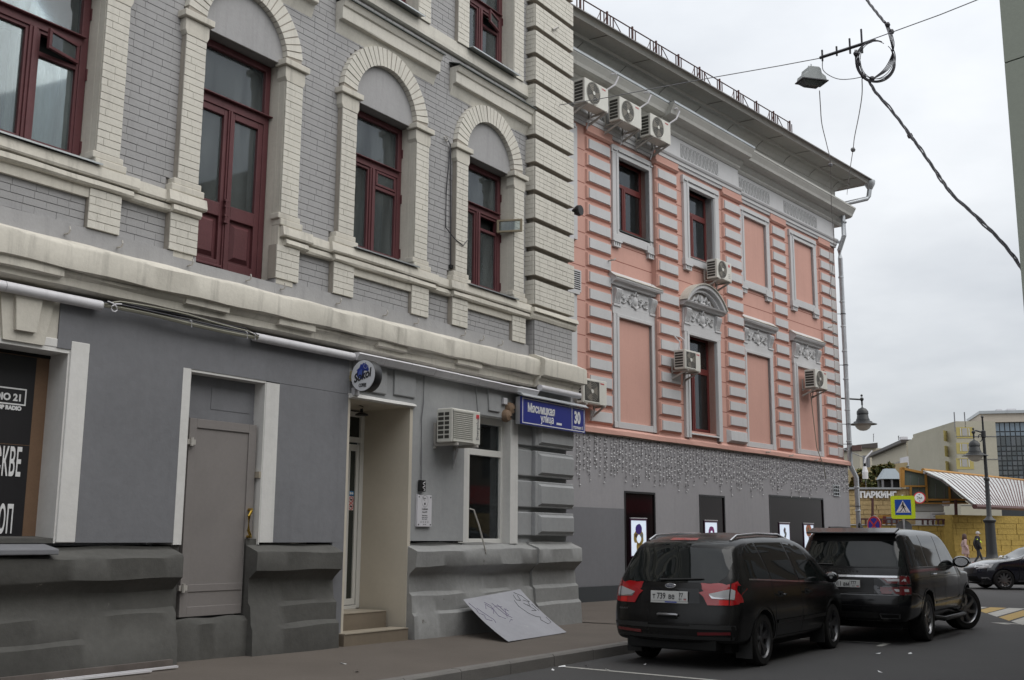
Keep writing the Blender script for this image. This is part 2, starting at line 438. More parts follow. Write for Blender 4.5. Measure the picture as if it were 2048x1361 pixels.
# piers with stepped bases, capitals and imposts
for k, c in enumerate(W_C):
    for s in (-1, 1):
        u0, u1 = sorted((c + s * .692, c + s * 1.005))
        p = MB()
        p.wall(u0 + .004, u1 - .004, -.30, -.158, 5.90, 7.77)
        p.obj('pier', m_joint_w, gb)
        q = MB()
        q.wall(u0 - (.04 if s > 0 else .05), u1 + .05, -.30, -.135, 5.82, 5.90).wall(u0 - .01 if s > 0 else u0 - .09, u1 + (.09 if s > 0 else .09), -.30, -.12, 5.73, 5.82)
        q.obj('pier_base', m_wplast, gb, bevel=.012)
        q = MB()
        q.prism([(u0 - .0, 7.77), (u1 + .0, 7.77), (u1 + .03, 7.83), (u1 + .03, 7.987), (u0 - .03, 7.987), (u0 - .03, 7.83)], .13, .30)
        q.wall(u0 - .075, u1 + .075, -.30, -.085, 7.99, 8.075)
        q.obj('pier_capital', m_wplast, gb, bevel=.008)
    # arch ring of brick voussoirs
    n = 27
    for i in range(n):
        a0, a1 = pi * (i + .035) / n, pi * (i + .965) / n
        if i in (0, n - 1): continue
        ri, ro = .695, 1.0
        o1 = .15 + random.uniform(-.004, .004)
        def ring(o, sh):
            d = sh
            return [(c + r * cos(a), -0 + o, 8.05 + r * sin(a)) for r, a in ((ri + d, a0 + d), (ro - d, a0 + d), (ro - d, a1 - d), (ri + d, a1 - d))]
        v = ring(o1, .006) + ring(.28, 0)
        MB().add(v, [(3, 2, 1, 0), (0, 1, 5, 4), (1, 2, 6, 5), (2, 3, 7, 6), (3, 0, 4, 7)]).obj('voussoir', m_wbrick, gb)
    pts = [(c + r * cos(pi * i / 24), 8.05 + r * sin(pi * i / 24)) for r, rng in ((.985, range(25)), (.705, range(24, -1, -1))) for i in rng]
    a = MB()
    m_ = len(pts)
    a.add([(x, .160, z) for x, z in pts] + [(x, .28, z) for x, z in pts],
          [(i, i + 1, m_ - 2 - i, m_ - 1 - i) for i in range(24)] + [(i, (i + 1) % m_, (i + 1) % m_ + m_, i + m_) for i in range(m_)])
    a.obj('arch_backing', m_joint_w, gb)
    # hood mould over the arch
    h0, h1 = (c - 1.115, c + 1.205)
    h = MB()
    h.prof([(-.3, 8.93), (-.235, 8.93), (-.20, 9.03), (-.17, 9.105), (-.105, 9.118), (-.10, 9.13), (-.10, 9.30), (-.075, 9.315), (-.045, 9.385), (-.03, 9.40), (-.3, 9.40)], h0, h1, 10, .004, seed=50 + k)
    h.obj('hood_mould', m_wbrick, gb)
    MB().prof([(-.3, 9.52), (-.3, 9.51), (-.01, 9.402), (-.01, 9.42)], h0 - .03, h1 + .03).obj('hood_flashing', m_flash, gb)
# string course
MB().prof([(-.3, 9.655), (-.21, 9.655), (-.18, 9.675), (-.175, 9.74), (-.185, 9.745), (-.185, 9.895), (-.3, 9.90)], UL, -1.42, 40, .004, seed=61).obj('string_course', m_wbrick, gb)

# corner quoins
QB = [5.74 + .533 * k for k in range(14)]
for v in QB:
    MB().wall(-1.412, -.048, -.5, -.050, v, v + .443).obj('quoin_block', m_joint_w, gb)
MB().wall(-1.34, -.12, -.5, -.13, 5.56, 13.2).obj('quoin_core', m_joint_w, gb)
MB().prof([(-.5, 5.70), (-.01, 5.675), (.01, 5.60), (-.04, 5.595), (-.03, 5.53), (-.05, 5.475), (-.09, 5.465), (-.5, 5.465)], -1.46, .05, 6, .004, seed=70).obj('quoin_moulding', m_wplast, gb)
MB().wall(-1.37, -.075, -.5, -.088, 4.80, 5.465).obj('quoin_pedestal', m_joint_g, gb)

# ------------------------------------------------------------------ bricks
def brick_mesh(name, mat):
    b = MB(); i = .5; j = .490; t = .45
    b.add([(-i, 0, -i), (i, 0, -i), (i, 0, i), (-i, 0, i), (-j, -1, -t), (j, -1, -t), (j, -1, t), (-j, -1, t)],
          [(4, 5, 6, 7), (0, 1, 5, 4), (1, 2, 6, 5), (2, 3, 7, 6), (3, 0, 4, 7)])
    return b.mesh(name, mat)
BR = []                                        # (u, off, v, width, height, depth, face, white)
def lay(u0, u1, v0, v1, off, white, skip=None, course=.09, lens=(.28, .28, .14, .27), face='f', start=0):
    n = max(1, round((v1 - v0) / course)); h = (v1 - v0) / n
    for r in range(n):
        va = v0 + r * h
        iv = [(u0, u1)]
        for (a, c) in (skip(va, va + h) if skip else []):
            nx = []
            for (p, q) in iv:
                if c <= p or a >= q: nx.append((p, q)); continue
                if a > p: nx.append((p, a))
                if c < q: nx.append((c, q))
            iv = nx
        for (p, q) in iv:
            if q - p < .03: continue
            x = p; first = True; idx = r + start
            while x < q - 1e-4:
                w = lens[idx % len(lens)] * random.uniform(.96, 1.04); idx += 1
                if first and r % 2: w *= .55
                first = False
                if q - x - w < .07: w = q - x
                BR.append((x + w / 2, off, va + h / 2, w, h, .011 + random.uniform(0, .004), face, white))
                x += w
def skip_field(va, vb):
    out = []
    v = (va + vb) / 2
    for k, c in enumerate(W_C):
        if v < 8.07: out.append((c - PIER, c + PIER) if v < 5.46 or v > 5.9 else (c - 1.1, c + 1.1))
        elif v < 9.0:
            w = math.sqrt(max(0, 1.0 - (v - 8.05) ** 2)) if v < 9.05 else 0
            if w > .02: out.append((c - w, c + w))
        elif 8.94 < vb and va < 9.44: out.append((c - 1.12, c + 1.21))
        if v > 9.9: out.append((c - PIER, c + PIER))
    if 9.63 < v < 9.9: out.append((-99, 99))
    return out
lay(-12.15, -1.36, 5.72, 9.63, -.250, False, skip_field)
lay(-7.2, -1.36, 9.9, 11.8, -.250, False, skip_field)
lay(-12.15, -1.36, 5.0, 5.46, -.250, False, lambda a, c: [(x - 1.07, x + 1.07) for x in W_C], course=.092)
for k, c in enumerate(W_C):
    if k != 1: lay(c - .65, c + .65, 5.005, 5.345, -.215, False, course=.085)
    MB().wall(c - .655, c + .655, -.40, -.222, 5.0, 5.35).obj('dado_panel', m_joint_g, gb) if k != 1 else None
    for s in (-1, 1):
        u0, u1 = sorted((c + s * .655, c + s * 1.07))
        lay(u0, u1, 5.0, 5.46, -.150, True, course=.092, lens=(.21, .2, .27, .15))
        u0, u1 = sorted((c + s * .692, c + s * 1.005))
        lay(u0, u1, 5.90, 7.77, -.150, True, course=.0895, lens=(.31, .155, .16, .31), start=k)
for k in (2, 3):
    c = W_C[k]
    for s in (-1, 1):
        u0, u1 = sorted((c + s * .692, c + s * 1.005))
        MB().wall(u0 + .004, u1 - .004, -.30, -.178, 9.9, 13.2).obj('pier', m_joint_w, gb)
        lay(u0, u1, 9.9, 12.0 if k == 3 else 11.0, -.170, True, course=.0895, lens=(.31, .155, .16, .31), start=k)
    MB().wall(c - JAMB - .05, c - JAMB, -.5, -.17, 9.93, 13.2).wall(c + JAMB, c + JAMB + .05, -.5, -.17, 9.93, 13.2).obj('window_reveal', m_wplast, gb)
for v in QB:
    if v > 12.3: continue
    lay(-1.412, -.048, v, v + .443, -.042, True, course=.0886, lens=(.27, .28, .13, .27))
    lay(.05, .258, v, v + .443, -1.42, True, course=.0886, lens=(.27, .12), face='s')
lay(-1.37, -.075, 4.83, 5.465, -.080, False, course=.09)
lay(.09, .258, 4.83, 5.465, -1.378, False, course=.09, lens=(.2,), face='s')

def brick_pos(t):
    u, off, v, w, h, d, face, white = t
    if face == 'f': return Vector((u, -off, v))
    return Vector((off, u, v))                 # on a side return: here "off" is the u of the face, "u" the depth
def brick_rank(t):
    p = brick_pos(t); q = G.pt(p.x, -p.y, p.z)
    x, y = proj(q)
    return (q - CPOS).length if -20 < x < 2060 and -20 < y < 1380 and t[6] == 'f' and t[3] > .1 else 1e4 + (q - CPOS).length
for white in (False, True):
    lst = sorted([t for t in BR if t[7] == white], key=brick_rank)
    nm = 'white_brick' if white else 'grey_brick'
    mt = m_wbrick if white else m_gbrick
    me = brick_mesh(nm, mt)
    for t in lst[:290]:
        o = link_copy(me, nm, gb, brick_pos(t), (t[3], t[5], t[4]), (0, random.uniform(-.006, .006), random.uniform(-.004, .004)))
    b = MB()
    for t in lst[290:]:
        p = brick_pos(t); w, h, d = t[3] / 2, t[4] / 2, t[5]
        if t[6] == 'f':
            vs = [(p.x - w, p.y, p.z - h), (p.x + w, p.y, p.z - h), (p.x + w, p.y, p.z + h), (p.x - w, p.y, p.z + h)]
            w2, h2 = w - .004, h * .90
            vs += [(p.x - w2, p.y - d, p.z - h2), (p.x + w2, p.y - d, p.z - h2), (p.x + w2, p.y - d, p.z + h2), (p.x - w2, p.y - d, p.z + h2)]
        else:
            vs = [(p.x, p.y + w, p.z - h), (p.x, p.y - w, p.z - h), (p.x, p.y - w, p.z + h), (p.x, p.y + w, p.z + h)]
            w2, h2 = w - .004, h * .90
            vs += [(p.x - d * .6, p.y + w2, p.z - h2), (p.x - d * .6, p.y - w2, p.z - h2), (p.x - d * .6, p.y - w2, p.z + h2), (p.x - d * .6, p.y + w2, p.z + h2)]
        b.add(vs, [(4, 5, 6, 7), (0, 1, 5, 4), (1, 2, 6, 5), (2, 3, 7, 6), (3, 0, 4, 7)])
    b.obj(nm + 'work', mt, gb, kind='stuff')

# ------------------------------------------------------------------ burgundy windows
def curtain(par, u0, u1, off, v0, v1, mat=None, amp=.03, n=None, name='curtain'):
    n = n or max(6, int((u1 - u0) / .035)); b = MB(); vs = []
    ph = random.uniform(0, 6)
    for i in range(n + 1):
        u = u0 + (u1 - u0) * i / n; o = off + amp * sin(i * 1.15 + ph) + amp * .5 * sin(i * .51 + ph * 2)
        vs += [(u, -o, v0), (u, -o, v1)]
    b.add(vs, [(2 * i, 2 * i + 2, 2 * i + 3, 2 * i + 1) for i in range(n)])
    return b.obj(name, mat or m_curt, par, True)
def members(lst, name, mat, par, bev=.006):
    b = MB()
    for t in lst: b.wall(*t)
    return b.obj(name, mat, par, bevel=bev)
def tall_window(c, v0, v1, vt, fort='shut', curtains=(), seed=0):
    f0, f1 = -.52, -.43
    h = JAMB - .005
    w = members([(c - h, c - h + .095, f0, f1, v0, v1), (c + h - .095, c + h, f0, f1, v0, v1), (c - h + .095, c + h - .095, f0, f1, v1 - .09, v1), (c - h + .095, c + h - .095, f0, f1, v0, v0 + .07)], 'window', m_burg, gb)
    members([(c - h + .09, c + h - .09, f0 + .01, f1 + .008, vt - .10, vt - .005), (c - h + .06, c + h - .06, f0 + .02, f1 + .06, vt - .005, vt + .012)], 'transom', m_burg, w)
    members([(c - .055, c + .055, f0 + .01, f1 + .01, v0 + .06, vt - .10), (c - .02, c + .02, f0 + .02, f1 + .03, v0 + .06, vt - .10)], 'mullion', m_burg, w)
    s = []
    for a, e in ((c - h + .095, c - .055), (c + .055, c + h - .095)):
        s += [(a, a + .035, f0 + .015, f1 - .012, v0 + .07, vt - .1), (e - .035, e, f0 + .015, f1 - .012, v0 + .07, vt - .1), (a + .035, e - .035, f0 + .015, f1 - .012, v0 + .07, v0 + .115), (a + .035, e - .035, f0 + .015, f1 - .012, vt - .14, vt - .1)]
    members(s, 'sash', m_burg, w, .004)
    vf = vt - .40
    fr = (c + .09, c + h - .13)
    members([(fr[0], fr[1], f0 + .015, f1 - .01, vf, vf + .05)], 'vent_bar', m_burg, w, .004)
    MB().wall(c - h + .09, c + h - .09, -.486, -.482, vt, v1 - .085).obj('pane', m_dglass, w)
    MB().wall(c - h + .12, c - .08, -.486, -.482, v0 + .1, vt - .13).obj('pane', m_dglass, w)
    MB().wall(fr[0], fr[1], -.486, -.482, v0 + .1, vf).obj('pane', m_dglass, w)
    # the small vent sash
    vent = bpy.data.objects.new('vent_sash', None)
    fw, fh = fr[1] - fr[0], .235
    q = MB(); mt = m_burg
    if fort == 'open': mt = m_burg2
    q.wall(-fw, 0, -.02, .02, 0, .035).wall(-fw, 0, -.02, .02, fh - .035, fh).wall(-fw, -fw + .04, -.02, .02, .035, fh - .035).wall(-.04, 0, -.02, .02, .035, fh - .035)
    vs = q.obj('vent_sash', mt, w, bevel=.004)
    vs.location = (fr[1], -f1 - (.015 if fort != 'shut' else -.02), vf + .06)
    vs.rotation_euler = (0, 0, {'shut': 0, 'ajar': R_(14), 'open': R_(112)}[fort])
    if fort != 'shut': MB().wall(fr[0], fr[1], -.60, -.56, vf + .05, vt - .1).obj('inner_pane', m_dark, w)
    g = MB().wall(-fw + .03, -.03, -.004, 0, .03, fh - .03).obj('pane', m_dglass, w)
    g.location = vs.location; g.rotation_euler = vs.rotation_euler
    # hinges on the right hand stile
    members([(c + h - .012, c + h + .012, f1 - .0, f1 + .02, v, v + .14) for v in (v0 + .12, v0 + 1.0, v0 + 1.75) if v < v1 - .2], 'hinge', m_burg, w, 0)
    # room behind
    MB().wall(c - 1.3, c + 1.3, -2.6, -2.55, v0 - .4, v1 + .4).wall(c - 1.35, c - 1.3, -2.6, -.56, v0 - .4, v1 + .4).wall(c + 1.3, c + 1.35, -2.6, -.56, v0 - .4, v1 + .4).wall(c - 1.3, c + 1.3, -2.6, -.56, v0 - .45, v0 - .4).wall(c - 1.3, c + 1.3, -2.6, -.56, v1 + .4, v1 + .45).obj('room', m_room, w)
    for (a, e) in curtains: curtain(w, c + a, c + e, -.80, v0 - .05, v1 + .1)
    # inner casement, seen pale behind the outer glass
    members([(c + x, c + x + .07, -.70, -.66, v0, vt) for x in (-.62, -.12, .06, .52)] + [(c - .62, c + .6, -.70, -.66, vt - .13, vt - .02)], 'inner_casement', m_curt, w, 0)
    return w
def metal_sill(c, v, off0=-.46):
    MB().prof([(off0, v + .05), (-.055, v + .008), (-.055, v - .012), (-.065, v - .012), (-.065, v), (off0, v + .035)], c - .70, c + .74).obj('window_sill', m_zinc, gb)
for k in (0, 2, 3):
    c = W_C[k]
    tall_window(c, 5.80, 8.02, 7.29, {0: 'ajar', 2: 'shut', 3: 'open'}[k], {0: [(.22, .66)], 2: [(-.25, .1), (.3, .68)], 3: [(-.66, -.38), (-.1, .4)]}[k])
    metal_sill(c, 5.735)
for k in (2, 3):
    c = W_C[k]
    tall_window(c, 9.95, 13.0, 11.1, 'shut' if k == 2 else 'ajar', [(-.6, -.2), (.05, .5)])
    metal_sill(c, 9.90)

# balcony door without a balcony
c = W_C[1]; h = JAMB - .01; f0, f1 = -.52, -.43
dw = members([(c - h, c - h + .09, f0, f1, 4.93, 8.02), (c + h - .09, c + h, f0, f1, 4.93, 8.02), (c - h + .09, c + h - .09, f0, f1, 7.93, 8.02)], 'balcony_door', m_burg, gb)
members([(c - h + .085, c + h - .085, f0, f1 + .008, 7.16, 7.275), (c - h + .04, c + h + .02, f0 + .02, f1 + .065, 7.275, 7.295)], 'transom', m_burg, dw)
MB().wall(c - h + .08, c + h - .08, -.486, -.482, 7.29, 7.94).obj('pane', m_dglass, dw)
for s in (-1, 1):
    a, e = sorted((c + s * .008, c + s * (h - .09)))
    st = .085
    lf = [(a, a + st, f0 + .01, f1 - .01, 4.95, 7.16), (e - st, e, f0 + .01, f1 - .01, 4.95, 7.16), (a + st, e - st, f0 + .01, f1 - .01, 7.07, 7.16), (a + st, e - st, f0 + .01, f1 - .01, 5.70, 5.88), (a + st, e - st, f0 + .01, f1 - .01, 4.95, 5.12)]
    d = members(lf, 'door_leaf', m_burg, dw)
    MB().wall(a + st, e - st, -.486, -.482, 5.87, 7.08).obj('pane', m_dglass, dw)
    pn = MB()
    x0, x1, z0, z1, o = a + st + .035, e - st - .035, 5.155, 5.665, .445
    i = .055
    pn.add([(x0, .49, z0), (x1, .49, z0), (x1, .49, z1), (x0, .49, z1), (x0 + i, o, z0 + i), (x1 - i, o, z0 + i), (x1 - i, o, z1 - i), (x0 + i, o, z1 - i)], [(4, 5, 6, 7), (0, 1, 5, 4), (1, 2, 6, 5), (2, 3, 7, 6), (3, 0, 4, 7)])
    pn.wall(a + st, e - st, -.5, -.488, 5.12, 5.70)
    pn.obj('door_panel', m_burg, dw)
members([(c - .035, c + .035, f1 - .01, f1 + .012, 4.95, 7.16), (c - .012, c + .012, f1 + .01, f1 + .03, 4.95, 7.16), (c - h + .1, c - .03, f1 - .012, f1 + .02, 5.02, 5.05)], 'cover_strip', m_burg, dw)
bo = MB(); bo.tube([(c - .02, -f1 - .035, 5.93), (c - .02, -f1 - .035, 5.62)], .018, 8)
for z in (5.92, 5.84, 5.72, 5.63): bo.wall(c - .05, c + .02, f1 + .01, f1 + .05, z - .012, z + .012)
bo.obj('door_bolt', m_burg, dw)
MB().wall(c - .64, c + .64, -2.4, -2.35, 4.6, 8.3).wall(c - .7, c - .64, -2.4, -.54, 4.6, 8.3).wall(c + .64, c + .7, -2.4, -.54, 4.6, 8.3).wall(c - .64, c + .64, -2.4, -.54, 4.55, 4.6).wall(c - .64, c + .64, -2.4, -.54, 8.3, 8.35).obj('room', m_room, dw)
members([(c + x, c + x + .075, -.72, -.68, 5.7, 7.2) for x in (-.62, -.36, -.14, .06, .3, .54)] + [(c - .62, c + .61, -.72, -.68, 7.02, 7.12)], 'inner_casement', m_curt, dw, 0)
curtain(dw, c + .28, c + .62, -.85, 5, 7.9)

# hooks left over from old cables, just above the cornice
for u in (-10.62, -9.95, -8.95, -8.02, -7.42, -6.35, -5.35, -4.62, -3.42, -2.9, -2.35):
    t = MB().tube([(u, .16, 4.86), (u, .09, 4.86), (u + .01, .075, 4.90), (u + .01, .09, 4.935)], .011, 5)
    t.obj('wall_hook', m_brk, gb)
# ------------------------------------------------------------------ ground floor of the pale building
FW = -.12                                      # wall face
def gwall(u0, u1, v0, v1, mat, o1=FW): return MB().wall(u0, u1, -.6, o1, v0, v1).obj('ground_floor_wall', mat, gb)
gwall(UL, -11.60, 1.55, 4.245, m_shop); gwall(-10.23, -8.955, 1.555, 3.605, m_shop); gwall(-7.395, -6.08, 1.555, 3.6, m_shop)
gwall(-10.62, -6.08, 3.605, 4.2, m_shop, FW - .002); gwall(-11.6, -10.62, 3.61, 4.2, m_wplast, FW - .02)
gwall(-4.65, -3.34, 1.575, 3.62, m_shop2); gwall(-6.08, -1.80, 3.62, 4.205, m_shop2, FW - .003); gwall(-6.08, -4.63, 3.565, 3.62, m_wpaint, FW - .001)
# rusticated corner
for (a, e) in ((1.665, 2.065), (2.145, 2.60), (2.68, 3.13), (3.21, 3.66)):
    q = MB().wall(-1.80, -1.34, -.5, -.13, a, e).wall(-1.34, -.06, -.5, -.055, a, e)
    q.obj('corner_block', m_shop2, gb, bevel=.018)
    MB().add([(-1.27, .055, a + .03), (-.10, .055, a + .03), (-.10, .055, e - .04), (-1.27, .055, e - .04), (-1.22, .008, a + .075), (-.13, .008, a + .075), (-.13, .008, e - .085), (-1.22, .008, e - .085)],
             [(4, 5, 6, 7), (0, 1, 5, 4), (1, 2, 6, 5), (2, 3, 7, 6), (3, 0, 4, 7)]).obj('corner_panel', m_shop2, gb)
MB().wall(-1.78, -.1, -.5, -.19, 1.5, 4.22).wall(-1.8, -.07, -.5, -.1, 3.69, 4.22).obj('corner_core', m_shop2, gb)

# plinth: ledge, undercut and two steps, plastered by hand
PL = [(-.6, 1.545), (-.17, 1.545), (-.16, 1.515), (.035, 1.445), (.055, 1.425), (.05, 1.205), (.03, 1.185), (-.075, 1.10), (-.10, 1.05), (-.085, .83), (-.03, .775), (-.02, .55), (.03, .50), (.045, .10), (-.6, .10)]
def plinth(u0, u1, mat, n, seed, dv=0, pts=PL, do=0, wob=.014):
    return MB().prof([(o + (do if o > -.5 else 0), v + (dv if v > .9 else 0)) for o, v in pts], u0, u1, n, wob, seed=seed, freq=1.6).obj('plinth', mat, gb, True)
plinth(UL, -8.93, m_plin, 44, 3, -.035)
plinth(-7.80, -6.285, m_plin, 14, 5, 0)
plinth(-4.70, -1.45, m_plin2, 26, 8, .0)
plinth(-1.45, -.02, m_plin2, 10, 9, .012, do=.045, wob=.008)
MB().prof([(-.8, .68), (-.13, .665), (-.09, .60), (-.1, .12), (-.8, .12)], -8.93, -7.80, 10, .02, seed=12, freq=3).obj('door_threshold', m_plin, gb, True)
MB().wall(-7.80, -7.60, -.5, -.16, .6, 1.6).obj('door_cheek', m_plin, gb); MB().wall(-8.95, -8.83, -.5, -.16, .6, 1.6).obj('door_cheek', m_plin, gb)
# pale crusted plaster spilling over the foot of the wall

# shop window boarded up, white surround
MB().wall(-10.455, -10.23, -.6, -.117, 1.555, 3.70).wall(-10.80, -10.455, -.6, -.128, 3.605, 3.70).wall(-11.62, -11.602, -.6, -.117, 1.5, 3.7).obj('shop_window_surround', m_wpaint, gb, bevel=.01)
MB().wall(-10.475, -10.452, -.6, -.14, 1.55, 3.60).wall(-11.6, -10.455, -.6, -.135, 3.56, 3.612).obj('shop_window_reveal', m_wpaint, gb)
MB().wall(-11.62, -10.40, -.52, -.47, 1.5, 3.56).obj('boarding', m_board, gb)
MB().wall(-11.6, -10.40, -.469, -.455, 3.525, 3.56).obj('boarding_batten', m_dark, gb)
MB().prof([(-.47, 1.62), (-.47, 1.57), (-.15, 1.55), (-.15, 1.60)], -11.6, -10.40).obj('shop_sill', m_plin, gb)
MB().prof([(-.2, 1.55), (.09, 1.495), (.10, 1.49), (.10, 1.435), (-.2, 1.43)], -13.0, -10.555).obj('sill_slab', m_shop, gb, bevel=.01)
ks = MB()
ks.prism([(-11.245, 3.60), (-10.785, 3.60), (-10.70, 4.10), (-11.32, 4.10)], .105, .4)
ks.obj('keystone', m_wplast, gb)
MB().prism([(-11.14, 3.71), (-10.915, 3.71), (-10.87, 4.10), (-11.175, 4.10)], .055, .11).obj('keystone_boss', m_wplast, gb)
# steel door in its niche
MB().wall(-8.955, -8.845, -.6, -.118, 1.53, 3.605).wall(-7.625, -7.395, -.6, -.118, 1.555, 3.59).obj('niche_surround', m_wpaint, gb)
MB().wall(-8.845, -8.83, -.5, -.125, 1.53, 3.595).wall(-7.64, -7.622, -.5, -.125, 1.53, 3.595).wall(-8.84, -7.63, -.5, -.13, 3.575, 3.612).obj('niche_reveal', m_wpaint, gb)
MB().wall(-8.85, -7.60, -.5, -.315, .6, 3.6).obj('niche_boarding', m_shop, gb)
MB().wall(-8.35, -7.72, -.315, -.309, 3.18, 3.45).wall(-8.84, -7.62, -.315, -.305, 3.045, 3.10).obj('niche_cover_plate', m_shop, gb)
dn = MB().wall(-8.745, -7.68, -.26, -.215, .695, 3.03).obj('steel_door', m_steel, gb)
fr = [(-8.745, -8.635, -.215, -.198, .695, 3.03), (-7.805, -7.68, -.215, -.198, .695, 3.03), (-8.635, -7.805, -.215, -.198, 2.92, 3.03), (-8.635, -7.805, -.215, -.198, .98, 1.065), (-8.635, -7.805, -.215, -.198, .695, .81)]
members(fr, 'door_frame', m_steel, dn, .004)
MB().wall(-8.635, -7.805, -.215, -.208, .81, .98).obj('door_panel', m_steel, dn)
MB().tube([(-7.755, .20, 1.96), (-7.765, .13, 1.96), (-7.80, .10, 1.935), (-7.83, .10, 1.88), (-7.83, .10, 1.70), (-7.80, .10, 1.65), (-7.765, .13, 1.625), (-7.755, .20, 1.625)], .019, 8).obj('door_handle', m_brass, dn, True)
for v in (1.03, 2.74):
    MB().wall(-8.79, -8.67, -.2, -.165, v - .03, v + .03).tube([(-8.74, .15, v - .05), (-8.74, .15, v + .05)], .022, 7).obj('hinge', m_brk, dn)
MB().wall(-7.67, -7.60, -.25, -.13, 2.36, 2.44).obj('latch_plate', m_tile, dn)

# coffee shop entrance: deep cream niche, white door, tiled steps
MB().wall(-4.72, -4.652, -1.15, -.119, .33, 3.56).wall(-6.08, -6.03, -1.15, -.125, .2, 3.56).wall(-6.03, -4.72, -1.15, -.123, 3.545, 3.575).wall(-6.03, -5.88, -1.15, -1.0, .5, 3.55).obj('entrance_lining', m_cream, gb)
MB().wall(-6.30, -6.078, -.6, -.122, .25, 3.6).obj('entrance_jamb', m_shop, gb)
MB().prof([(-.12, 3.62), (-.08, 3.60), (-.06, 3.57), (-.12, 3.55)], -6.07, -4.63, 6, .006, seed=3).obj('entrance_lintel', m_wpaint, gb)
ed = MB()
for t in ((-5.88, -5.80, .58, 3.52), (-4.80, -4.72, .58, 3.52)): ed.wall(t[0], t[1], -1.10, -1.02, t[2], t[3])
ed.wall(-5.80, -4.80, -1.10, -1.02, 3.05, 3.13).wall(-5.80, -4.80, -1.10, -1.02, 3.44, 3.52).wall(-5.8, -4.8, -1.10, -1.02, .56, .62)
ed = ed.obj('entrance_door', m_pvc, gb, bevel=.006)
MB().wall(-5.79, -5.0, -1.09, -1.035, .63, 2.92 + .1).wall(-4.87, -4.81, -1.09, -1.035, .63, 3.02).wall(-5.0, -4.87, -1.09, -1.035, .63, .72).wall(-5.0, -4.87, -1.09, -1.035, 2.92, 3.02).obj('door_leaf', m_pvc, ed, bevel=.004)
MB().wall(-5.0, -4.87, -1.065, -1.06, .72, 2.92).obj('door_glass', plain('dark tinted pane', (.03, .034, .03), .08), ed)
MB().wall(-5.8, -4.8, -1.065, -1.06, 3.12, 3.45).obj('transom_glass', MATS['dark tinted pane'], ed)
stk = MB().wall(-4.995, -4.885, -1.06, -1.055, 2.245, 2.31).obj('blue_sticker', plain('sticker blue', (.03, .2, .45), .4), ed)
MB().lathe([(.0, 0), (.02, 0)], 10, (-4.955, 1.054, 2.278), 'y').lathe([(.0, 0), (.02, 0)], 10, (-4.915, 1.054, 2.278), 'y').obj('sticker_print', m_white, stk)
stk = MB().wall(-4.995, -4.885, -1.06, -1.055, 2.025, 2.235).obj('warning_sticker', plain('sticker pink white', (.68, .60, .58), .4), ed)
for z in (2.18, 2.08):
    MB().lathe([(.040, 0), (.050, 0), (.050, .002), (.040, .002)], 18, (-4.94, 1.052, z), 'y').add([(-4.94 - .03, 1.052, z + .03), (-4.94 - .023, 1.052, z + .036), (-4.94 + .03, 1.052, z - .028), (-4.94 + .023, 1.052, z - .034)], [(0, 1, 2, 3)]).obj('sticker_ring', m_red, stk)
    MB().wall(-4.962, -4.915, -1.054, -1.051, z - .008, z + .010).obj('sticker_print', m_ink, stk)
for (u0, u1, o0, o1, v0, v1) in ((-6.16, -4.82, -.6, .02, .1, .335), (-6.05, -4.80, -1.1, -.42, .3, .56)):
    MB().wall(u0, u1, o0, o1, v0, v1).obj('entrance_step', M('step riser tile', (.20, .165, .125), .5, .08, 2, .06, 12, .1, 40), gb, bevel=.004)
    n = 2
    for i in range(3):
        a = u0 + (u1 - u0) * i / 3
        for j, (p, q) in enumerate(((o0 + .3, o1 + .008),) if v0 < .2 else ((o0 + .05, o1 + .008),)):
            MB().wall(a + .004, a + (u1 - u0) / 3 - .004, p, q, v1, v1 + .012).obj('step_tile', m_tile, gb)
# mouldings over the entrance left from an older opening
MB().wall(-5.12, -4.63, -.125, -.09, 3.70, 4.18).obj('lintel_panel', m_shop2, gb, bevel=.015)
MB().wall(-6.02, -5.30, -.125, -.085, 3.68, 4.14).obj('lintel_panel', m_shop2, gb, bevel=.015)
# window to the right of the entrance
MB().wall(-3.345, -3.26, -.6, -.118, 1.56, 3.62).wall(-2.03, -1.80, -.6, -.119, 1.53, 3.62).wall(-3.26, -2.03, -.6, -.124, 3.605, 3.66).obj('window_surround', m_wpaint, gb)
wr = members([(-3.26, -2.975, -.38, -.28, 1.53, 3.6), (-2.085, -2.03, -.38, -.28, 1.53, 3.6), (-2.975, -2.085, -.38, -.28, 1.53, 1.61), (-2.975, -2.085, -.38, -.28, 2.965, 3.07), (-2.975, -2.085, -.38, -.28, 3.50, 3.6)], 'street_window', m_pvc, gb)
MB().wall(-2.985, -2.075, -.335, -.33, 1.60, 2.975).obj('pane', m_cglass, wr)
MB().wall(-2.985, -2.075, -.335, -.33, 3.06, 3.51).obj('pane', m_cglass, wr)
MB().wall(-4, -1.2, -2.6, -2.55, 1.2, 3.9).wall(-4, -3.95, -2.6, -.6, 1.2, 3.9).wall(-1.25, -1.2, -2.6, -.6, 1.2, 3.9).wall(-4, -1.2, -2.6, -.6, 1.15, 1.2).wall(-4, -1.2, -2.6, -.6, 3.9, 3.95).obj('room', M('teal dim room', (.07, .085, .085), .9, .3, 1.5, 0, 1, 0), wr)
curtain(wr, -2.35, -2.08, -.6, 1.4, 3.5, M('grey green drape', (.16, .2, .2), .9, .1), .015)
MB().wall(-3.34, -1.80, -.6, -.14, 1.47, 1.535).obj('window_bed', m_plin2, gb)
MB().prism([(-2.72, 3.70), (-2.40, 3.70), (-2.36, 4.14), (-2.76, 4.14)], .075, .14).obj('keystone', m_shop2, gb, bevel=.01)
MB().prism([(-2.99, 3.61), (-2.18, 3.61), (-2.08, 4.18), (-3.09, 4.18)], .105, .14).obj('keystone_field', m_shop2, gb, bevel=.01)
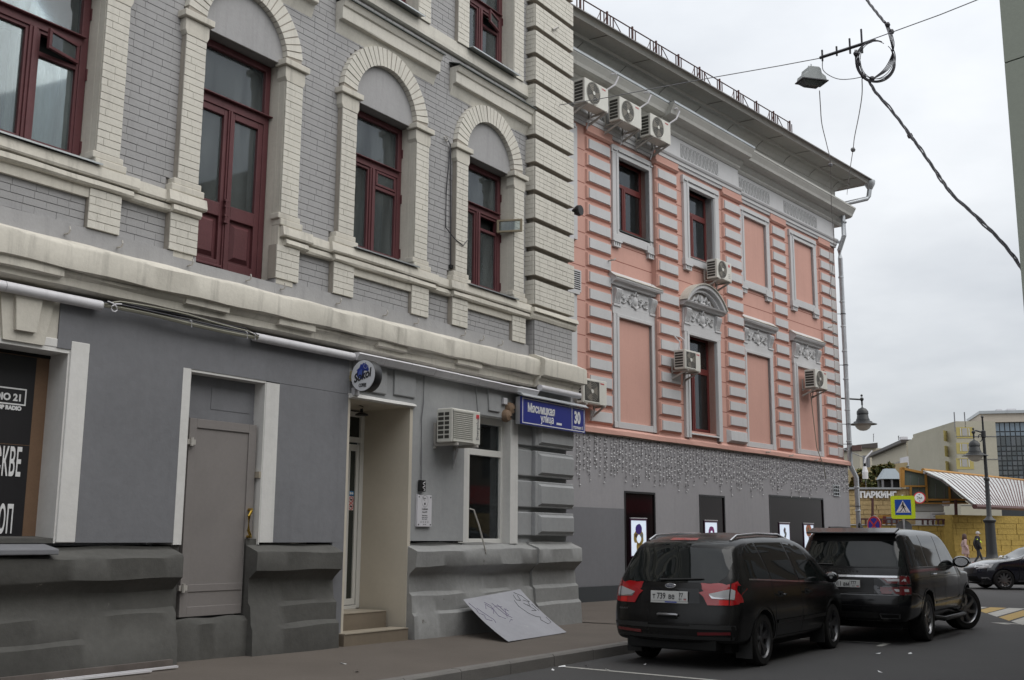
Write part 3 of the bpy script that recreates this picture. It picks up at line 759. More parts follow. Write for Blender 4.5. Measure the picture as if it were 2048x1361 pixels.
hk = MB().tube([(-3.20, .10, 2.08), (-3.20, .02, 2.06), (-3.11, -.02, 1.82), (-2.98, -.06, 1.42), (-2.96, -.05, 1.37), (-3.0, -.03, 1.355), (-3.07, -.02, 1.355), (-3.07, -.02, 1.40)], .013, 6)
tag(hk.obj('iron_hook', m_brk, None, True, G.pt(0, 0, 0), (0, 0, G.rz)), 'long rusty iron hook hanging at the white ground floor window', 'hook')

# ------------------------------------------------------------------ things fixed to the pale building
def on_G(name, label, cat, u, off, v, group=None, rz=0): return thing(name, label, cat, G.pt(u, off, v), G.rz + rz, group)
# poster in the boarded window
po = MB().wall(-12.2, -10.632, -.4695, -.462, 1.60, 3.515).obj('poster', m_poster, None, False, G.pt(0, 0, 0), (0, 0, G.rz))
tag(po, 'black shop poster with white lettering in the boarded up window', 'poster')
text('STUDIO 21', .102, m_white, po, (-10.768, .455, 3.030), 'lettering', bold=.004, align='RIGHT')
text('TOP RADIO', .058, m_white, po, (-10.768, .455, 2.932), 'lettering', bold=.004, align='RIGHT')
bx = MB()
for t in ((-11.6, -10.722, 3.150, 3.165), (-11.6, -10.722, 2.985, 3.0), (-10.737, -10.722, 3.0, 3.150)): bx.wall(t[0], t[1], -.458, -.455, t[2], t[3])
bx.obj('lettering_frame', m_white, po)
text('МОСКВЕ', .405, m_white, po, (-10.712, .455, 2.245), 'lettering', bold=.008, sx=.27, align='RIGHT', sp=1.12)
text('ДО КОП', .395, m_white, po, (-10.752, .455, 1.655), 'lettering', bold=.008, sx=.27, align='RIGHT', sp=1.12)
MB().wall(-12.2, -10.632, -.461, -.459, 2.567, 2.572).obj('poster_seam', m_board, po)

# pale cable ducts below the cornice
for lab, u0, u1, vc, oc in (('pale plastic cable duct above the boarded shop window', UL, -10.185, 4.125, .02), ('long pale cable duct above the coffee entrance', -7.95, -6.10, 4.125, .02), ('white sagging cable duct beside the round coffee sign', -6.09, -1.42, 4.125, .02), ('short white cable duct above the blue street sign', -1.40, -.045, 4.225, .12)):
    o = on_G('cable_duct', lab, 'cable duct', u0, 0, 0, 'cable ducts under the cornice')
    L_ = u1 - u0; nseg = max(1, round(L_ / (.62 if 'white sag' in lab else 1.3)))
    for i in range(nseg):
        x0, x1 = L_ * i / nseg, L_ * (i + 1) / nseg - .006
        dz = (random.uniform(-.012, .012) if 'white sag' in lab else 0)
        if 'white sag' in lab: prof = [(-.14, vc + .055), (oc + .05, vc + .05), (oc + .06, vc + .03), (oc + .0, vc - .055), (-.14, vc - .05)]
        else: prof = [(oc - .055 + .058 * cos(2 * pi * q / 12), vc + .057 * sin(2 * pi * q / 12)) for q in range(12)]
        MB().prof([(a, e + dz) for a, e in prof], x0, x1).obj('duct_section', m_tube, o, True)
# bundle of cables between two ducts
cb = on_G('cable_bundle', 'bundle of grey cables hanging between two pale ducts', 'cable', 0, 0, 0)
for i in range(6):
    r = .026 if i == 0 else random.uniform(.006, .011)
    pts = []
    for k in range(13):
        t = k / 12; u = -10.19 + 2.25 * t
        pts.append((u, -.0 - .03 * sin(i * 2.1) - .01, 4.13 + (.055 if i == 0 else .075) * (.5 - abs(t - .5)) * (-1 if i == 0 else .9) + .02 * sin(i * 1.7 + t * 5) + (.02 * i if 0 < k < 12 else 0) * .6))
    MB().tube(pts, r, 6).obj('cable', m_cable2 if i % 2 == 0 else m_cable, cb, True)
MB().tube([(-10.17 + .02 * k + .08 * sin(k * .7), -.05, 4.12 + .05 * cos(k * .7)) for k in range(10)], .008, 5).obj('cable_loop', m_tube, cb, True)
for u in (-9.02, -8.15, -8.02): MB().tube([(u - .03, 0, 4.17), (u, -.06, 4.14), (u + .02, -.04, 4.07)], .006, 4).obj('cable_tie', m_tube, cb)

# round projecting coffee sign
cs = on_G('coffee_sign', 'round white and black projecting sign over the coffee entrance', 'sign', -6.10, .16, 3.845)
MB().lathe([(.222, 0), (.225, .01), (.225, .145), (.222, .15), (0, .15)], 40, (0, 0, 0), 'x').obj('sign_drum', m_black, cs, True)
MB().lathe([(0, -.004), (.216, -.004), (.216, .01)], 40, (0, 0, 0), 'x').obj('sign_face', plain('white acrylic', (.66, .67, .70), .35), cs)
def sf(x, y): return (-.006, x * .222, y * .222)           # face coordinates: x to the viewer's right
def face_poly(pts, mat, name, o): return MB().poly([(o, -x * .222 if False else -x * -.222 * -1, y * .222) for x, y in pts]).obj(name, mat, cs)
# seen from the near end of the street: viewer's right is the street side (local -y)
def fp(pts, o): return [(o, -p * .222, q * .222) for p, q in pts]
hawk = [(-.53, .08), (-.47, .34), (-.55, .36), (-.30, .52), (-.20, .74), (-.08, .70), (.02, .80), (.16, .76), (.22, .84), (.24, .74), (.42, .60), (.50, .36), (.46, .24), (.34, .36), (.18, .36), (.08, .22), (.14, .0), (.0, -.22), (-.22, -.2), (-.46, -.05)]
def fan(pts, o, mat, name, c=None):
    c = c or (sum(p[0] for p in pts) / len(pts), sum(p[1] for p in pts) / len(pts))
    b = MB().add(fp([c] + pts, o), [(0, i + 1, (i + 1) % len(pts) + 1) for i in range(len(pts))])
    return b.obj(name, mat, cs)
fan(hawk, -.007, plain('hawk blue', (.025, .045, .26), .4), 'bird_emblem', (-.1, .35))
fan([(-.44, .05), (-.30, .3), (-.1, .42), (-.02, .2), (-.1, -.1), (-.3, -.12)], -.0085, plain('hawk blue light', (.07, .11, .38), .4), 'bird_emblem_shade')
MB().lathe([(.035 * .9, 0), (.035, 0)], 12, fp([(.22, .58)], -.009)[0], 'x').obj('bird_eye', m_white, cs)
text('Sokol', .165, m_ink, cs, fp([(-.72, -.42)], -.009)[0], 'lettering', (pi / 2, -R_(14), -pi / 2), .004, .86, shear=.4)
text('COFFEE', .072, m_ink, cs, fp([(-.30, -.72)], -.009)[0], 'lettering', (pi / 2, 0, -pi / 2), .001, .55)
MB().box(.03, .12, .2, .30, -.02, .02).box(.04, .07, .22, .31, -.05, .09).obj('sign_bracket', plain('cream bracket', (.45, .38, .18), .5), cs)
lp = on_G('niche_lamp', 'small black lamp under the lintel of the coffee entrance', 'lamp', -5.32, -.55, 3.40)
MB().lathe([(.0, .10), (.02, .10), (.025, .05), (.09, .02), (.10, 0), (.0, .0)], 14).obj('lamp_shade', m_black, lp, True)
MB().tube([(0, 0, .09), (.03, 0, .13), (-.05, 0, .145)], .008, 5).obj('lamp_arm', m_black, lp)

# street sign
ss = on_G('street_sign', 'blue street name sign lettered white on the building corner', 'sign', -2.03, .10, 3.545)
MB().wall(0, 2.135, -.12, -.03, -.01, .455).obj('sign_box', m_galv, ss)
MB().wall(0, 2.135, -.03, 0, -.01, .455).obj('sign_panel', m_blue, ss)
bd = MB()
for t in ((.03, 2.105, .425, .440), (.03, 2.105, .008, .023), (.03, .045, .023, .425), (2.09, 2.105, .023, .425), (1.655, 1.668, .023, .425)): bd.wall(t[0], t[1], 0, .003, t[2], t[3])
bd.obj('sign_border', m_white, ss)
MB().prof([(-.14, .55), (-.14, .53), (.055, .455), (.06, .47), (.0, .52)], -.03, 2.165).obj('sign_hood', m_galv, ss)
text('Мясницкая', .205, m_white, ss, (.185, -.003, .215), 'lettering', bold=.006, sx=.80)
text('улица', .185, m_white, ss, (.60, -.003, .075), 'lettering', bold=.003, sx=.82)
MB().wall(1.13, 1.30, 0, .004, .065, .105).obj('sign_sticker', m_white, ss)
text('30', .30, m_white, ss, (1.735, -.003, .155), 'lettering', bold=.012, sx=.74)
text('строение 3', .085, m_white, ss, (1.69, -.003, .05), 'lettering', bold=.001, sx=.78)
for i, (u, v, lab) in enumerate(((-2.12, 3.79, 'upper brown alarm bell behind the blue street sign'), (-2.22, 3.66, 'lower brown alarm bell left of the blue street sign'))):
    o = on_G('alarm_bell', lab, 'alarm', u, -.12, v, 'brown alarm bells beside the street sign')
    MB().lathe([(.105, 0), (.108, -.05), (.085, -.10), (.0, -.125)], 18, (0, 0, 0), 'y').obj('bell_dome', M('brown plastic', (.22, .15, .10), .5), o, True)
    MB().lathe([(.0, -.128), (.015, -.128), (.015, -.11)], 8, (.03, 0, -.02), 'y').obj('bell_bolt', m_ink, o)
tag(MB().wall(-.055, .055, 0, .07, -.055, .055).obj('junction_box', m_tube, None, False, G.pt(-2.28, -.12, 3.90), (0, 0, G.rz), bevel=.008), 'pale grey junction box between keystone and street sign', 'junction box')
tag(MB().wall(-.06, .04, 0, .07, -.05, .06).obj('junction_box', m_tube, None, False, G.pt(-5.98, -.11, 3.64), (0, 0, G.rz), bevel=.008), 'white junction box under the round coffee sign', 'junction box')

# menu plaque, meter box and conduit by the entrance
mp_ = on_G('menu_plaque', 'small white plaque with printed text beside the coffee entrance', 'plaque', -4.37, -.10, 2.02)
MB().wall(-.17, .17, -.02, .02, -.235, .235).obj('plaque_board', plain('plaque white', (.62, .61, .64), .4), mp_, bevel=.004)
MB().lathe([(.074, 0), (.078, 0)], 24, (0, -.022, .145), 'y', sx=1, sy=1.15).obj('plaque_emblem', m_gink, mp_)
e_ = MB().wall(-.012, .012, .02, .024, .09, .12)
e_.add([(-.05, -.023, .20), (-.044, -.023, .205), (-.01, -.023, .15), (-.016, -.023, .147)], [(0, 1, 2, 3)]).wall(-.02, .02, .02, .024, .185, .19)
e_.obj('plaque_emblem', m_ink, mp_)
for v, s, tx in ((.015, .040, 'Кофейня'), (-.03, .036, 'Sokol №1'), (-.075, .022, 'Время работы'), (-.105, .022, 'будни с 8 до 22'), (-.13, .022, 'вых. с 9 до 22'), (-.205, .014, 'кофе с собой')):
    text(tx, s, m_gink, mp_, (0, -.022, v), 'lettering', align='CENTER', ext=.001, sx=.85)
for x in (-.085, -.03, .025, .08): MB().lathe([(.009, 0), (.014, 0)], 10, (x, -.022, -.165), 'y').obj('plaque_icon', m_gink, mp_)
for x in (-.14, .14):
    for z in (-.205, .205): MB().lathe([(0, -.006), (.011, -.004), (.012, 0)], 8, (x, -.02, z), 'y').obj('plaque_screw', m_ink, mp_)
mb_ = on_G('meter_box', 'black cable box with a coiled wire above the white plaque', 'electric box', -4.45, -.11, 2.39)
MB().wall(-.06, .06, 0, .06, -.085, .085).obj('box_case', m_black, mb_, bevel=.006)
MB().tube([(.03 * sin(k * 1.3), -.07, -.07 + .012 * k) for k in range(12)], .006, 5).obj('wire_coil', m_tube, mb_, True)
MB().tube([(.0, -.015, .085), (.0, -.012, .5), (-.02, -.012, 1.0), (.02, -.012, 1.25), (.02, -.012, 1.68)], .009, 6).obj('conduit', m_gink, mb_)

# loose cable on the wall by the right hand window
lc = on_G('loose_cable', 'loose black cable loop on the wall by the rightmost arched window', 'cable', 0, 0, 0)
MB().tube([(-3.86, .235, 8.10), (-3.78, .2, 8.08), (-3.74, .2, 8.0), (-3.80, .22, 7.2), (-3.80, .22, 6.6), (-3.66, .13, 6.42), (-3.45, .12, 6.36), (-3.30, .14, 6.5), (-3.28, .16, 6.95)], .009, 5).obj('cable', m_cable, lc, True)
MB().tube([(-3.74, .2, 8.05), (-3.70, .21, 7.6), (-3.67, .21, 6.4), (-3.66, .21, 5.98)], .011, 5).obj('cable', m_cable, lc, True)
MB().wall(-3.69, -3.63, -.23, -.18, 5.94, 6.0).obj('cable_end', m_black, lc)
MB().tube([(-3.86 + .05 * cos(k), .2, 8.10 + .04 * sin(k)) for k in range(8)], .01, 5).obj('cable_hook', m_brk, lc)

# leaning sheet with scribbles
ls = on_G('metal_sheet', 'grey metal sheet with scribbled graffiti leaning on the plinth', 'sheet', 0, 0, 0)
A0, A1, B1, B0 = Vector((-3.56, -.06, .69)), Vector((-1.98, -.06, .79)), Vector((-2.14, -1.05, .16)), Vector((-4.10, -1.27, .175))
def sheet(s, t):
    p = A0.lerp(A1, s).lerp(B0.lerp(B1, s), t)
    p.z += -.16 * t * (1 - t) + .03 * max(0, s - .85) * 6 * max(0, t - .8) * 5 * .2
    return p
b = MB(); n, m_ = 14, 10
vs = [sheet(i / n, j / m_) for j in range(m_ + 1) for i in range(n + 1)]
b.add(vs + [v - Vector((0, .002, .006)) for v in vs], [(j * (n + 1) + i, j * (n + 1) + i + 1, (j + 1) * (n + 1) + i + 1, (j + 1) * (n + 1) + i) for j in range(m_) for i in range(n)] + [((m_ + 1) * (n + 1) + (m_) * (n + 1) + i, (m_ + 1) * (n + 1) + m_ * (n + 1) + i + 1, m_ * (n + 1) + i + 1, m_ * (n + 1) + i) for i in range(n)])
b.obj('sheet_panel', M('scuffed grey paint', (.30, .30, .325), .55, .08, 2, .06, 12, .15, 30, chip=[((.12, .10, .09), .70, 9), ((.42, .41, .40), .70, 6)]), ls, True)
def scrib(pts, mat, r=.003):
    out = []
    for i in range(len(pts) - 1):
        for k in range(4):
            t = k / 4; s_ = pts[i][0] * (1 - t) + pts[i + 1][0] * t; q = pts[i][1] * (1 - t) + pts[i + 1][1] * t
            out.append(sheet(s_, q) + Vector((0, -.004, .004)))
    out.append(sheet(*pts[-1]) + Vector((0, -.004, .004)))
    MB().tube(out, r, 4).obj('scribble', mat, ls)
vi, bk = plain('violet marker', (.10, .055, .17), .5), m_ink
for pts in ([(.20, .25), (.25, .16), (.30, .28), (.24, .36)], [(.26, .12), (.31, .2), (.28, .42), (.34, .5)], [(.27, .28), (.38, .22), (.46, .26)], [(.36, .16), (.40, .42), (.45, .5)], [(.42, .2), (.44, .44)], [(.38, .48), (.44, .36), (.50, .30)], [(.34, .58), (.40, .53), (.42, .55)], [(.46, .30), (.5, .36)], [(.03, .08), (.06, .22), (.04, .30), (.09, .36), (.06, .44), (.12, .5)], [(.08, .2), (.12, .34), (.16, .48), (.14, .55)]): scrib(pts, vi, .0026)
for pts in ([(.74, .18), (.72, .30), (.76, .46), (.82, .55), (.88, .58), (.84, .64), (.88, .75), (.96, .72), (.97, .6)], [(.80, .08), (.78, .18), (.84, .2), (.86, .1)], [(.84, .04), (.92, .12), (.96, .26), (.88, .2)], [(.84, .26), (.90, .34), (.94, .24)], [(.88, .3), (.93, .44), (.86, .42)], [(.96, .3), (.97, .45)]): scrib(pts, bk, .003)

# strips of trim lying on the pavement, bottom left
for i, (u0, u1, o0, o1, mt, lab) in enumerate(((-12.4, -9.12, .16, .19, M('dirty trim strip', (.14, .12, .11), .6, .2, 3), 'dark trim strip lying nearest the wall foot'), (-11.9, -9.18, .30, .33, m_tube, 'long white trim strip lying on the pavement by the wall'), (-11.6, -9.6, .38, .405, m_tube, 'short white trim strip lying outermost on the pavement'))):
    o = MB().wall(0, u1 - u0, 0, .045, 0, .02 + .05 * (i == 0)).obj('trim_strip', mt, None, False, G.pt(u0, o0, .215), (0, 0, G.rz - (.012 * i)))
    tag(o, lab, 'trim strip', 'trim strips lying on the pavement')
# ------------------------------------------------------------------ salmon pink building
pb = thing('pink_building', 'salmon pink stucco building with pale rusticated pilasters and a wide cornice', 'building', P.o, P.rz)
PU0, PU1 = -7.0, 13.62
BAYS = (.53, 3.86, 7.40, 10.90)
# wall with the real openings left out: bay 2 upper (glazed), bay 2 lower (glazed), bay 1 upper (glazed)
OPEN = [(-.20, 1.30, 9.60, 11.62), (3.12, 4.56, 9.55, 11.58), (2.97, 4.50, 4.55, 7.29)]
def holed(name, u0, u1, v0, v1, o0, o1, mat, opens):
    us = sorted({u0, u1, *[x for o in opens for x in o[:2] if u0 < x < u1]}); vs = sorted({v0, v1, *[x for o in opens for x in o[2:] if v0 < x < v1]})
    b = MB()
    for i in range(len(us) - 1):
        for j in range(len(vs) - 1):
            cu, cv = (us[i] + us[i + 1]) / 2, (vs[j] + vs[j + 1]) / 2
            if any(o[0] < cu < o[1] and o[2] < cv < o[3] for o in opens): continue
            b.wall(us[i], us[i + 1], o0, o1, vs[j], vs[j + 1])
    return b.obj(name, mat, pb)
holed('wall', PU0, 1.45, 4.3, 12.0, -.6, 0, m_pink, OPEN)
holed('wall', 1.45, 6.28, 4.3, 12.0, -.6, .14, m_pink, OPEN)
holed('wall', 6.28, PU1, 4.3, 12.0, -.6, 0, m_pink, OPEN)
MB().prof([(-.6, 4.33), (.14, 4.32), (.21, 4.26), (.215, 4.15), (-.6, 4.15)], PU0, PU1 + .12, 30, .006, seed=2).obj('pink_ledge', m_pink, pb)
MB().prof([(-.6, 4.15), (.16, 4.15), (.17, 4.125), (-.6, 4.12)], PU0, PU1 + .1, 40, .008, seed=5).obj('cornice_strip', m_grime, pb)
# thin horizontal rustication joints
for q in range(16):
    v = 4.80 + .4365 * q
    for (a, e, o) in ((PU0, -1.62, .002), (-.5, 1.45, .002), (2.5, 5.2, .142), (6.28, 8.6, .002), (9.5, 12.2, .002)):
        seg = [(a, e)]
        for c in BAYS:
            if v < 8.35 or v > 9.25: seg = [z for s in seg for z in ((s[0], min(s[1], c - 1.0)), (max(s[0], c + 1.0), s[1])) if z[1] - z[0] > .02]
        for s in seg: MB().wall(s[0], s[1], o - .02, o, v - .010, v + .010).obj('rustic_joint', M('joint shadow line', (.26, .10, .075), .9, 0, 1, 0, 1, 0), pb)
# rear and side masses
MB().wall(PU0, PU1 - .1, -12, -.9, 0, 13.0).obj('rear_wall', m_pink, pb)
MB().wall(PU1 - .5, PU1, -12, -.05, 0, 13).obj('side_wall', m_pink, pb)

# ground floor wall and its black glazing
gp = [(-.18, 1.235, .50, 2.79), (3.47, 4.89, .50, 2.82), (7.62, 11.49, .50, 2.95)]
holed('ground_floor_wall', PU0, PU1, .49, 4.12, -.5, .12, m_lilac, gp)
MB().wall(PU0, -.19, .122, .124, .50, 2.345).obj('wall_patch', m_lilacd, pb)
MB().wall(PU0, PU1 + .02, -.5, .155, -.1, .49).obj('plinth', m_slate, pb)
m_dglz = plain('black shop glazing', (.010, .006, .007), .06, 0, .16)
m_scr = bpy.data.materials.new('lit display'); m_scr.use_nodes = True
_b = m_scr.node_tree.nodes['Principled BSDF']; _b.inputs['Base Color'].default_value = (.5, .55, .6, 1); _b.inputs['Emission Color'].default_value = (.74, .84, 1, 1); _b.inputs['Emission Strength'].default_value = .42
def jewel(kind, par, u, v):
    def blob(pts, o, mat, nm='jewel_print'):
        c = (sum(p[0] for p in pts) / len(pts), sum(p[1] for p in pts) / len(pts))
        MB().add([(u + p[0], -o, v + p[1]) for p in [c] + pts], [(0, i + 1, (i + 1) % len(pts) + 1) for i in range(len(pts))]).obj(nm, mat, par)
    rn = random.Random(kind * 7 + 3)
    def ring(cx, cy, rx, ry, n=14, j=.08): return [(cx + rx * cos(2 * pi * i / n) * rn.uniform(1 - j, 1 + j), cy + ry * sin(2 * pi * i / n) * rn.uniform(1 - j, 1 + j)) for i in range(n)]
    gold, violet, amber, silver, brown = plain('gold print', (.33, .23, .05), .4), plain('violet print', (.05, .02, .22), .3), plain('amber print', (.42, .10, .01), .3), plain('silver print', (.17, .19, .18), .4), plain('dark brown print', (.06, .03, .02), .4)
    if kind == 0:
        blob(ring(0, .02, .23, .20, 18, .22), .121, gold); blob(ring(.0, -.20, .11, .18, 12, .15), .121, gold); blob(ring(0, -.02, .10, .10), .122, m_scr); blob(ring(.0, .22, .15, .13), .122, violet); blob(ring(-.12, .06, .06, .05), .122, brown); blob(ring(.13, .06, .06, .06), .122, silver)
    elif kind == 1:
        blob(ring(.02, .16, .16, .18), .121, plain('magenta print', (.22, .01, .16), .3)); blob(ring(.02, .10, .07, .12), .122, m_scr)
    elif kind == 2:
        for i in range(5): blob(ring(.05 * sin(i * 1.4), .26 - .12 * i, .07, .09, 10, .25), .121, silver if i % 2 else brown)
        blob(ring(.02, .0, .03, .2), .122, silver)
    else:
        blob(ring(.0, .27, .21, .20, 16, .1), .121, amber); blob(ring(-.03, .25, .09, .12), .122, plain('olive print', (.12, .09, .02), .3)); blob(ring(0, .04, .04, .10), .121, brown); blob(ring(.02, -.20, .15, .19), .121, amber); blob(ring(.02, -.2, .06, .09), .122, plain('orange print', (.6, .2, .02), .3))
for w, scr in zip(gp, ([(.11, .80, 0)], [(3.76, 4.42, 1)], [(8.27, 8.93, 2), (9.97, 10.66, 3)])):
    s = MB().wall(w[0], w[0] + .05, -.1, .135, w[2], w[3]).wall(w[1] - .05, w[1], -.1, .135, w[2], w[3]).wall(w[0] + .05, w[1] - .05, -.1, .135, w[3] - .05, w[3]).wall(w[0] + .05, w[1] - .05, -.1, .135, w[2], w[2] + .04).obj('shop_window', m_black, pb)
    MB().wall(w[0] + .05, w[1] - .05, .02, .10, w[2] + .04, w[3] - .05).obj('pane', m_dglz, s)
    for (a, e, kd) in scr:
        vb, vt = 1.19, 2.065
        f = MB().wall(a - .03, a, .10, .125, vb - .03, vt + .05).wall(e, e + .03, .10, .125, vb - .03, vt + .05).wall(a, e, .10, .125, vt, vt + .05).wall(a, e, .10, .125, vb - .03, vb).obj('display_frame', plain('aubergine frame', (.06, .015, .05), .3), s)
        MB().wall(a - .03, e + .03, .10, .135, vt + .05, vt + .068).obj('display_rim', m_tube, s)
        MB().wall(a, e, .10, .118, vb, vt).obj('display_panel', m_scr, s)
        jewel(kd, s, (a + e) / 2, (vb + vt) / 2)
vg = MB().wall(12.3, 12.77, .12, .15, 3.06, 3.43).obj('wall_vent', m_galv, pb)
for i in range(3):
    for j in range(3): MB().wall(12.335 + .14 * i, 12.44 + .14 * i, .15, .154, 3.09 + .115 * j, 3.175 + .115 * j).obj('vent_hole', m_dark, vg)
lv = MB().wall(-2.18, -1.82, 0, .03, 7.6, 8.15).obj('louvre_vent', m_trim, pb)
for i in range(9): MB().add([(-2.14, -.031, 7.65 + .053 * i), (-1.86, -.031, 7.65 + .053 * i), (-1.86, -.034, 7.678 + .053 * i), (-2.14, -.034, 7.678 + .053 * i)], [(0, 1, 2, 3)]).obj('louvre_slat', m_dark, lv)

# rusticated pilasters: pink blocks, each with a pale plate
blk = MB().prism([(0, 0), (0, .05), (-.02, .012)], 0, 1, 'y')
def pilaster(u0, u1, o, v0, n, pitch, seed=0, first_plate=True):
    w = u1 - u0
    bm_ = MB()
    hb = pitch - .075
    bm_.add([(0, .0, 0), (w, .0, 0), (w, .0, hb), (0, .0, hb), (.03, -.055, .035), (w - .03, -.055, .035), (w - .03, -.055, hb - .02), (.03, -.055, hb - .02)], [(4, 5, 6, 7), (0, 1, 5, 4), (1, 2, 6, 5), (2, 3, 7, 6), (3, 0, 4, 7)])
    bme = bm_.mesh('rustic_block', m_pink)
    pm = MB().add([(.085, -.05, .05), (w - .085, -.05, .05), (w - .085, -.05, hb - .05), (.085, -.05, hb - .05), (.095, -.082, .057), (w - .095, -.082, .057), (w - .095, -.082, hb - .06), (.095, -.082, hb - .06)], [(4, 5, 6, 7), (0, 1, 5, 4), (1, 2, 6, 5), (2, 3, 7, 6), (3, 0, 4, 7)]).mesh('plate', m_trim)
    core = MB().wall(u0 + .012, u1 - .012, o - .3, o + .002, v0, v0 + n * pitch + .5).obj('pilaster', m_pink, pb)
    for i in range(n):
        b_ = link_copy(bme, 'rustic_block', pb, (u0, -o, v0 + i * pitch + .035))
        link_copy(pm, 'plate', b_, (0, 0, 0))
    # cap moulding
    vt = v0 + n * pitch
    MB().prof([(o - .1, vt + .02), (o + .05, vt + .03), (o + .10, vt + .08), (o + .10, vt + .12), (o + .07, vt + .13), (o + .085, vt + .30), (o - .1, vt + .30)], u0 - .03, u1 + .03).obj('pilaster_cap', m_pink, core)
    return core
pilaster(-1.60, -.50, .0, 4.36, 17, .4365)
pilaster(1.44, 2.56, .145, 4.36, 17, .4365)
pilaster(5.14, 6.28, .145, 4.36, 17, .4365)
pilaster(8.55, 9.60, .0, 4.36, 17, .4365)
pilaster(12.18, 13.08, .0, 4.36, 17, .4365)
# the rounded corner strip beyond the last pilaster
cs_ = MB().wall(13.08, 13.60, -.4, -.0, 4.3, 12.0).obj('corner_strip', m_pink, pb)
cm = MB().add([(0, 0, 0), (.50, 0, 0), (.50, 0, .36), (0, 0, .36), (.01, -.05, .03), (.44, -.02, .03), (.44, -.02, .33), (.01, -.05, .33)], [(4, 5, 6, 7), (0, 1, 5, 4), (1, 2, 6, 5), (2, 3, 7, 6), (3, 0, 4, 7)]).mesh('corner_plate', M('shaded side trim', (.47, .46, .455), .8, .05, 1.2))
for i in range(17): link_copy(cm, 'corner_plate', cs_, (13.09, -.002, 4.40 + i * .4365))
# a wider block standing at the foot of pilaster three
MB().add([(5.08, -.14, 4.36), (6.2, -.14, 4.36), (6.2, -.14, 4.74), (5.08, -.14, 4.74), (5.16, -.27, 4.43), (6.13, -.27, 4.43), (6.13, -.25, 4.70), (5.16, -.25, 4.70)], [(4, 5, 6, 7), (0, 1, 5, 4), (1, 2, 6, 5), (2, 3, 7, 6), (3, 0, 4, 7)]).obj('foot_block', m_trim, pb)

# window surrounds
def frame_bits(c, o, v0, v1, hw=1.0, iw=.735, ears=True):
    f = MB()
    t = .075
    f.wall(c - hw, c - iw, o - .05, o + t, v0, v1 - .23).wall(c + iw, c + hw, o - .05, o + t, v0, v1 - .23).wall(c - hw - .03, c + hw + .03, o - .05, o + t, v1 - .23, v1)
    f.wall(c - iw - .10, c - iw, o - .05, o + t + .02, v0, v1 - .30).wall(c + iw, c + iw + .10, o - .05, o + t + .02, v0, v1 - .30).wall(c - iw - .1, c + iw + .1, o - .05, o + t + .02, v1 - .30, v1 - .21)
    return f
def upper_surround(c, o):
    f = frame_bits(c, o, 9.40, 11.86)
    f.wall(c - .735, c + .735, o - .05, o + .085, 9.27, 9.50)
    f.wall(c - 1.03, c - .60, o - .05, o + .10, 9.22, 9.42).wall(c + .60, c + 1.03, o - .05, o + .10, 9.22, 9.42)
    s = f.obj('window_surround', m_trim, pb, bevel=.008)
    MB().wall(c - .75, c + .75, o + .07, o + .12, 11.70, 11.74).wall(c - .98, c - .80, o + .07, o + .11, 11.70, 11.74).wall(c + .80, c + .98, o + .07, o + .11, 11.70, 11.74).obj('head_fillet', m_trim, s)
    for x in (-.83, .83):
        e = MB().wall(c + x - .165, c + x + .165, o - .05, o + .09, 9.08, 9.22).obj('guttae_block', m_trim, s)
        MB().wall(c + x - .175, c + x + .175, o - .05, o + .115, 9.205, 9.23).obj('guttae_fillet', m_trim, s)
        for i in range(3): MB().wall(c + x - .10 + .085 * i, c + x - .075 + .085 * i, o + .089, o + .092, 9.12, 9.19).obj('gutta', m_dark, s)
    return s
def spiral(cx, cz, r, sgn, turns=1.6, n=22):
    return [(cx + sgn * r * (1 - .75 * k / n) * cos(2 * pi * turns * k / n), 0, cz + r * (1 - .75 * k / n) * sin(2 * pi * turns * k / n)) for k in range(n + 1)]
def cartouche(par, c, o, v, s=1.0):
    m = MB()
    m.lathe([(.0, -.075), (.07, -.07), (.10, -.045), (.10, -.03), (.135, -.04), (.15, -.02), (.15, 0)], 16, (c, -o, v), 'y', sx=s, sy=1.25 * s)
    m.tube([(c - .13 * s, -o - .03, v + .19 * s), (c - .05 * s, -o - .05, v + .14 * s), (c, -o - .06, v + .24 * s), (c + .05 * s, -o - .05, v + .14 * s), (c + .13 * s, -o - .03, v + .19 * s)], .028 * s, 6)
    m.tube([(c - .15 * s, -o - .03, v - .12 * s), (c, -o - .05, v - .21 * s), (c + .15 * s, -o - .03, v - .12 * s)], .03 * s, 6)
    for g in (-1, 1):
        for (dx, dz, r) in ((.27, .02, .10), (.45, -.04, .085), (.58, .06, .05)):
            m.tube([(x, -o - .02, z) for x, _, z in spiral(c + g * dx * s, v + dz * s, r * s, g * (1 if dx != .45 else -1))], [.03 * s * (1 - .5 * k / 22) for k in range(23)], 5)
        m.tube([(c + g * .15 * s, -o - .02, v - .02), (c + g * .24 * s, -o - .03, v - .11 * s), (c + g * .36 * s, -o - .03, v + .06 * s), (c + g * .50 * s, -o - .025, v - .12 * s), (c + g * .60 * s, -o - .02, v - .10 * s)], .024 * s, 5)
    return m.obj('cartouche', m_trim, par, True)
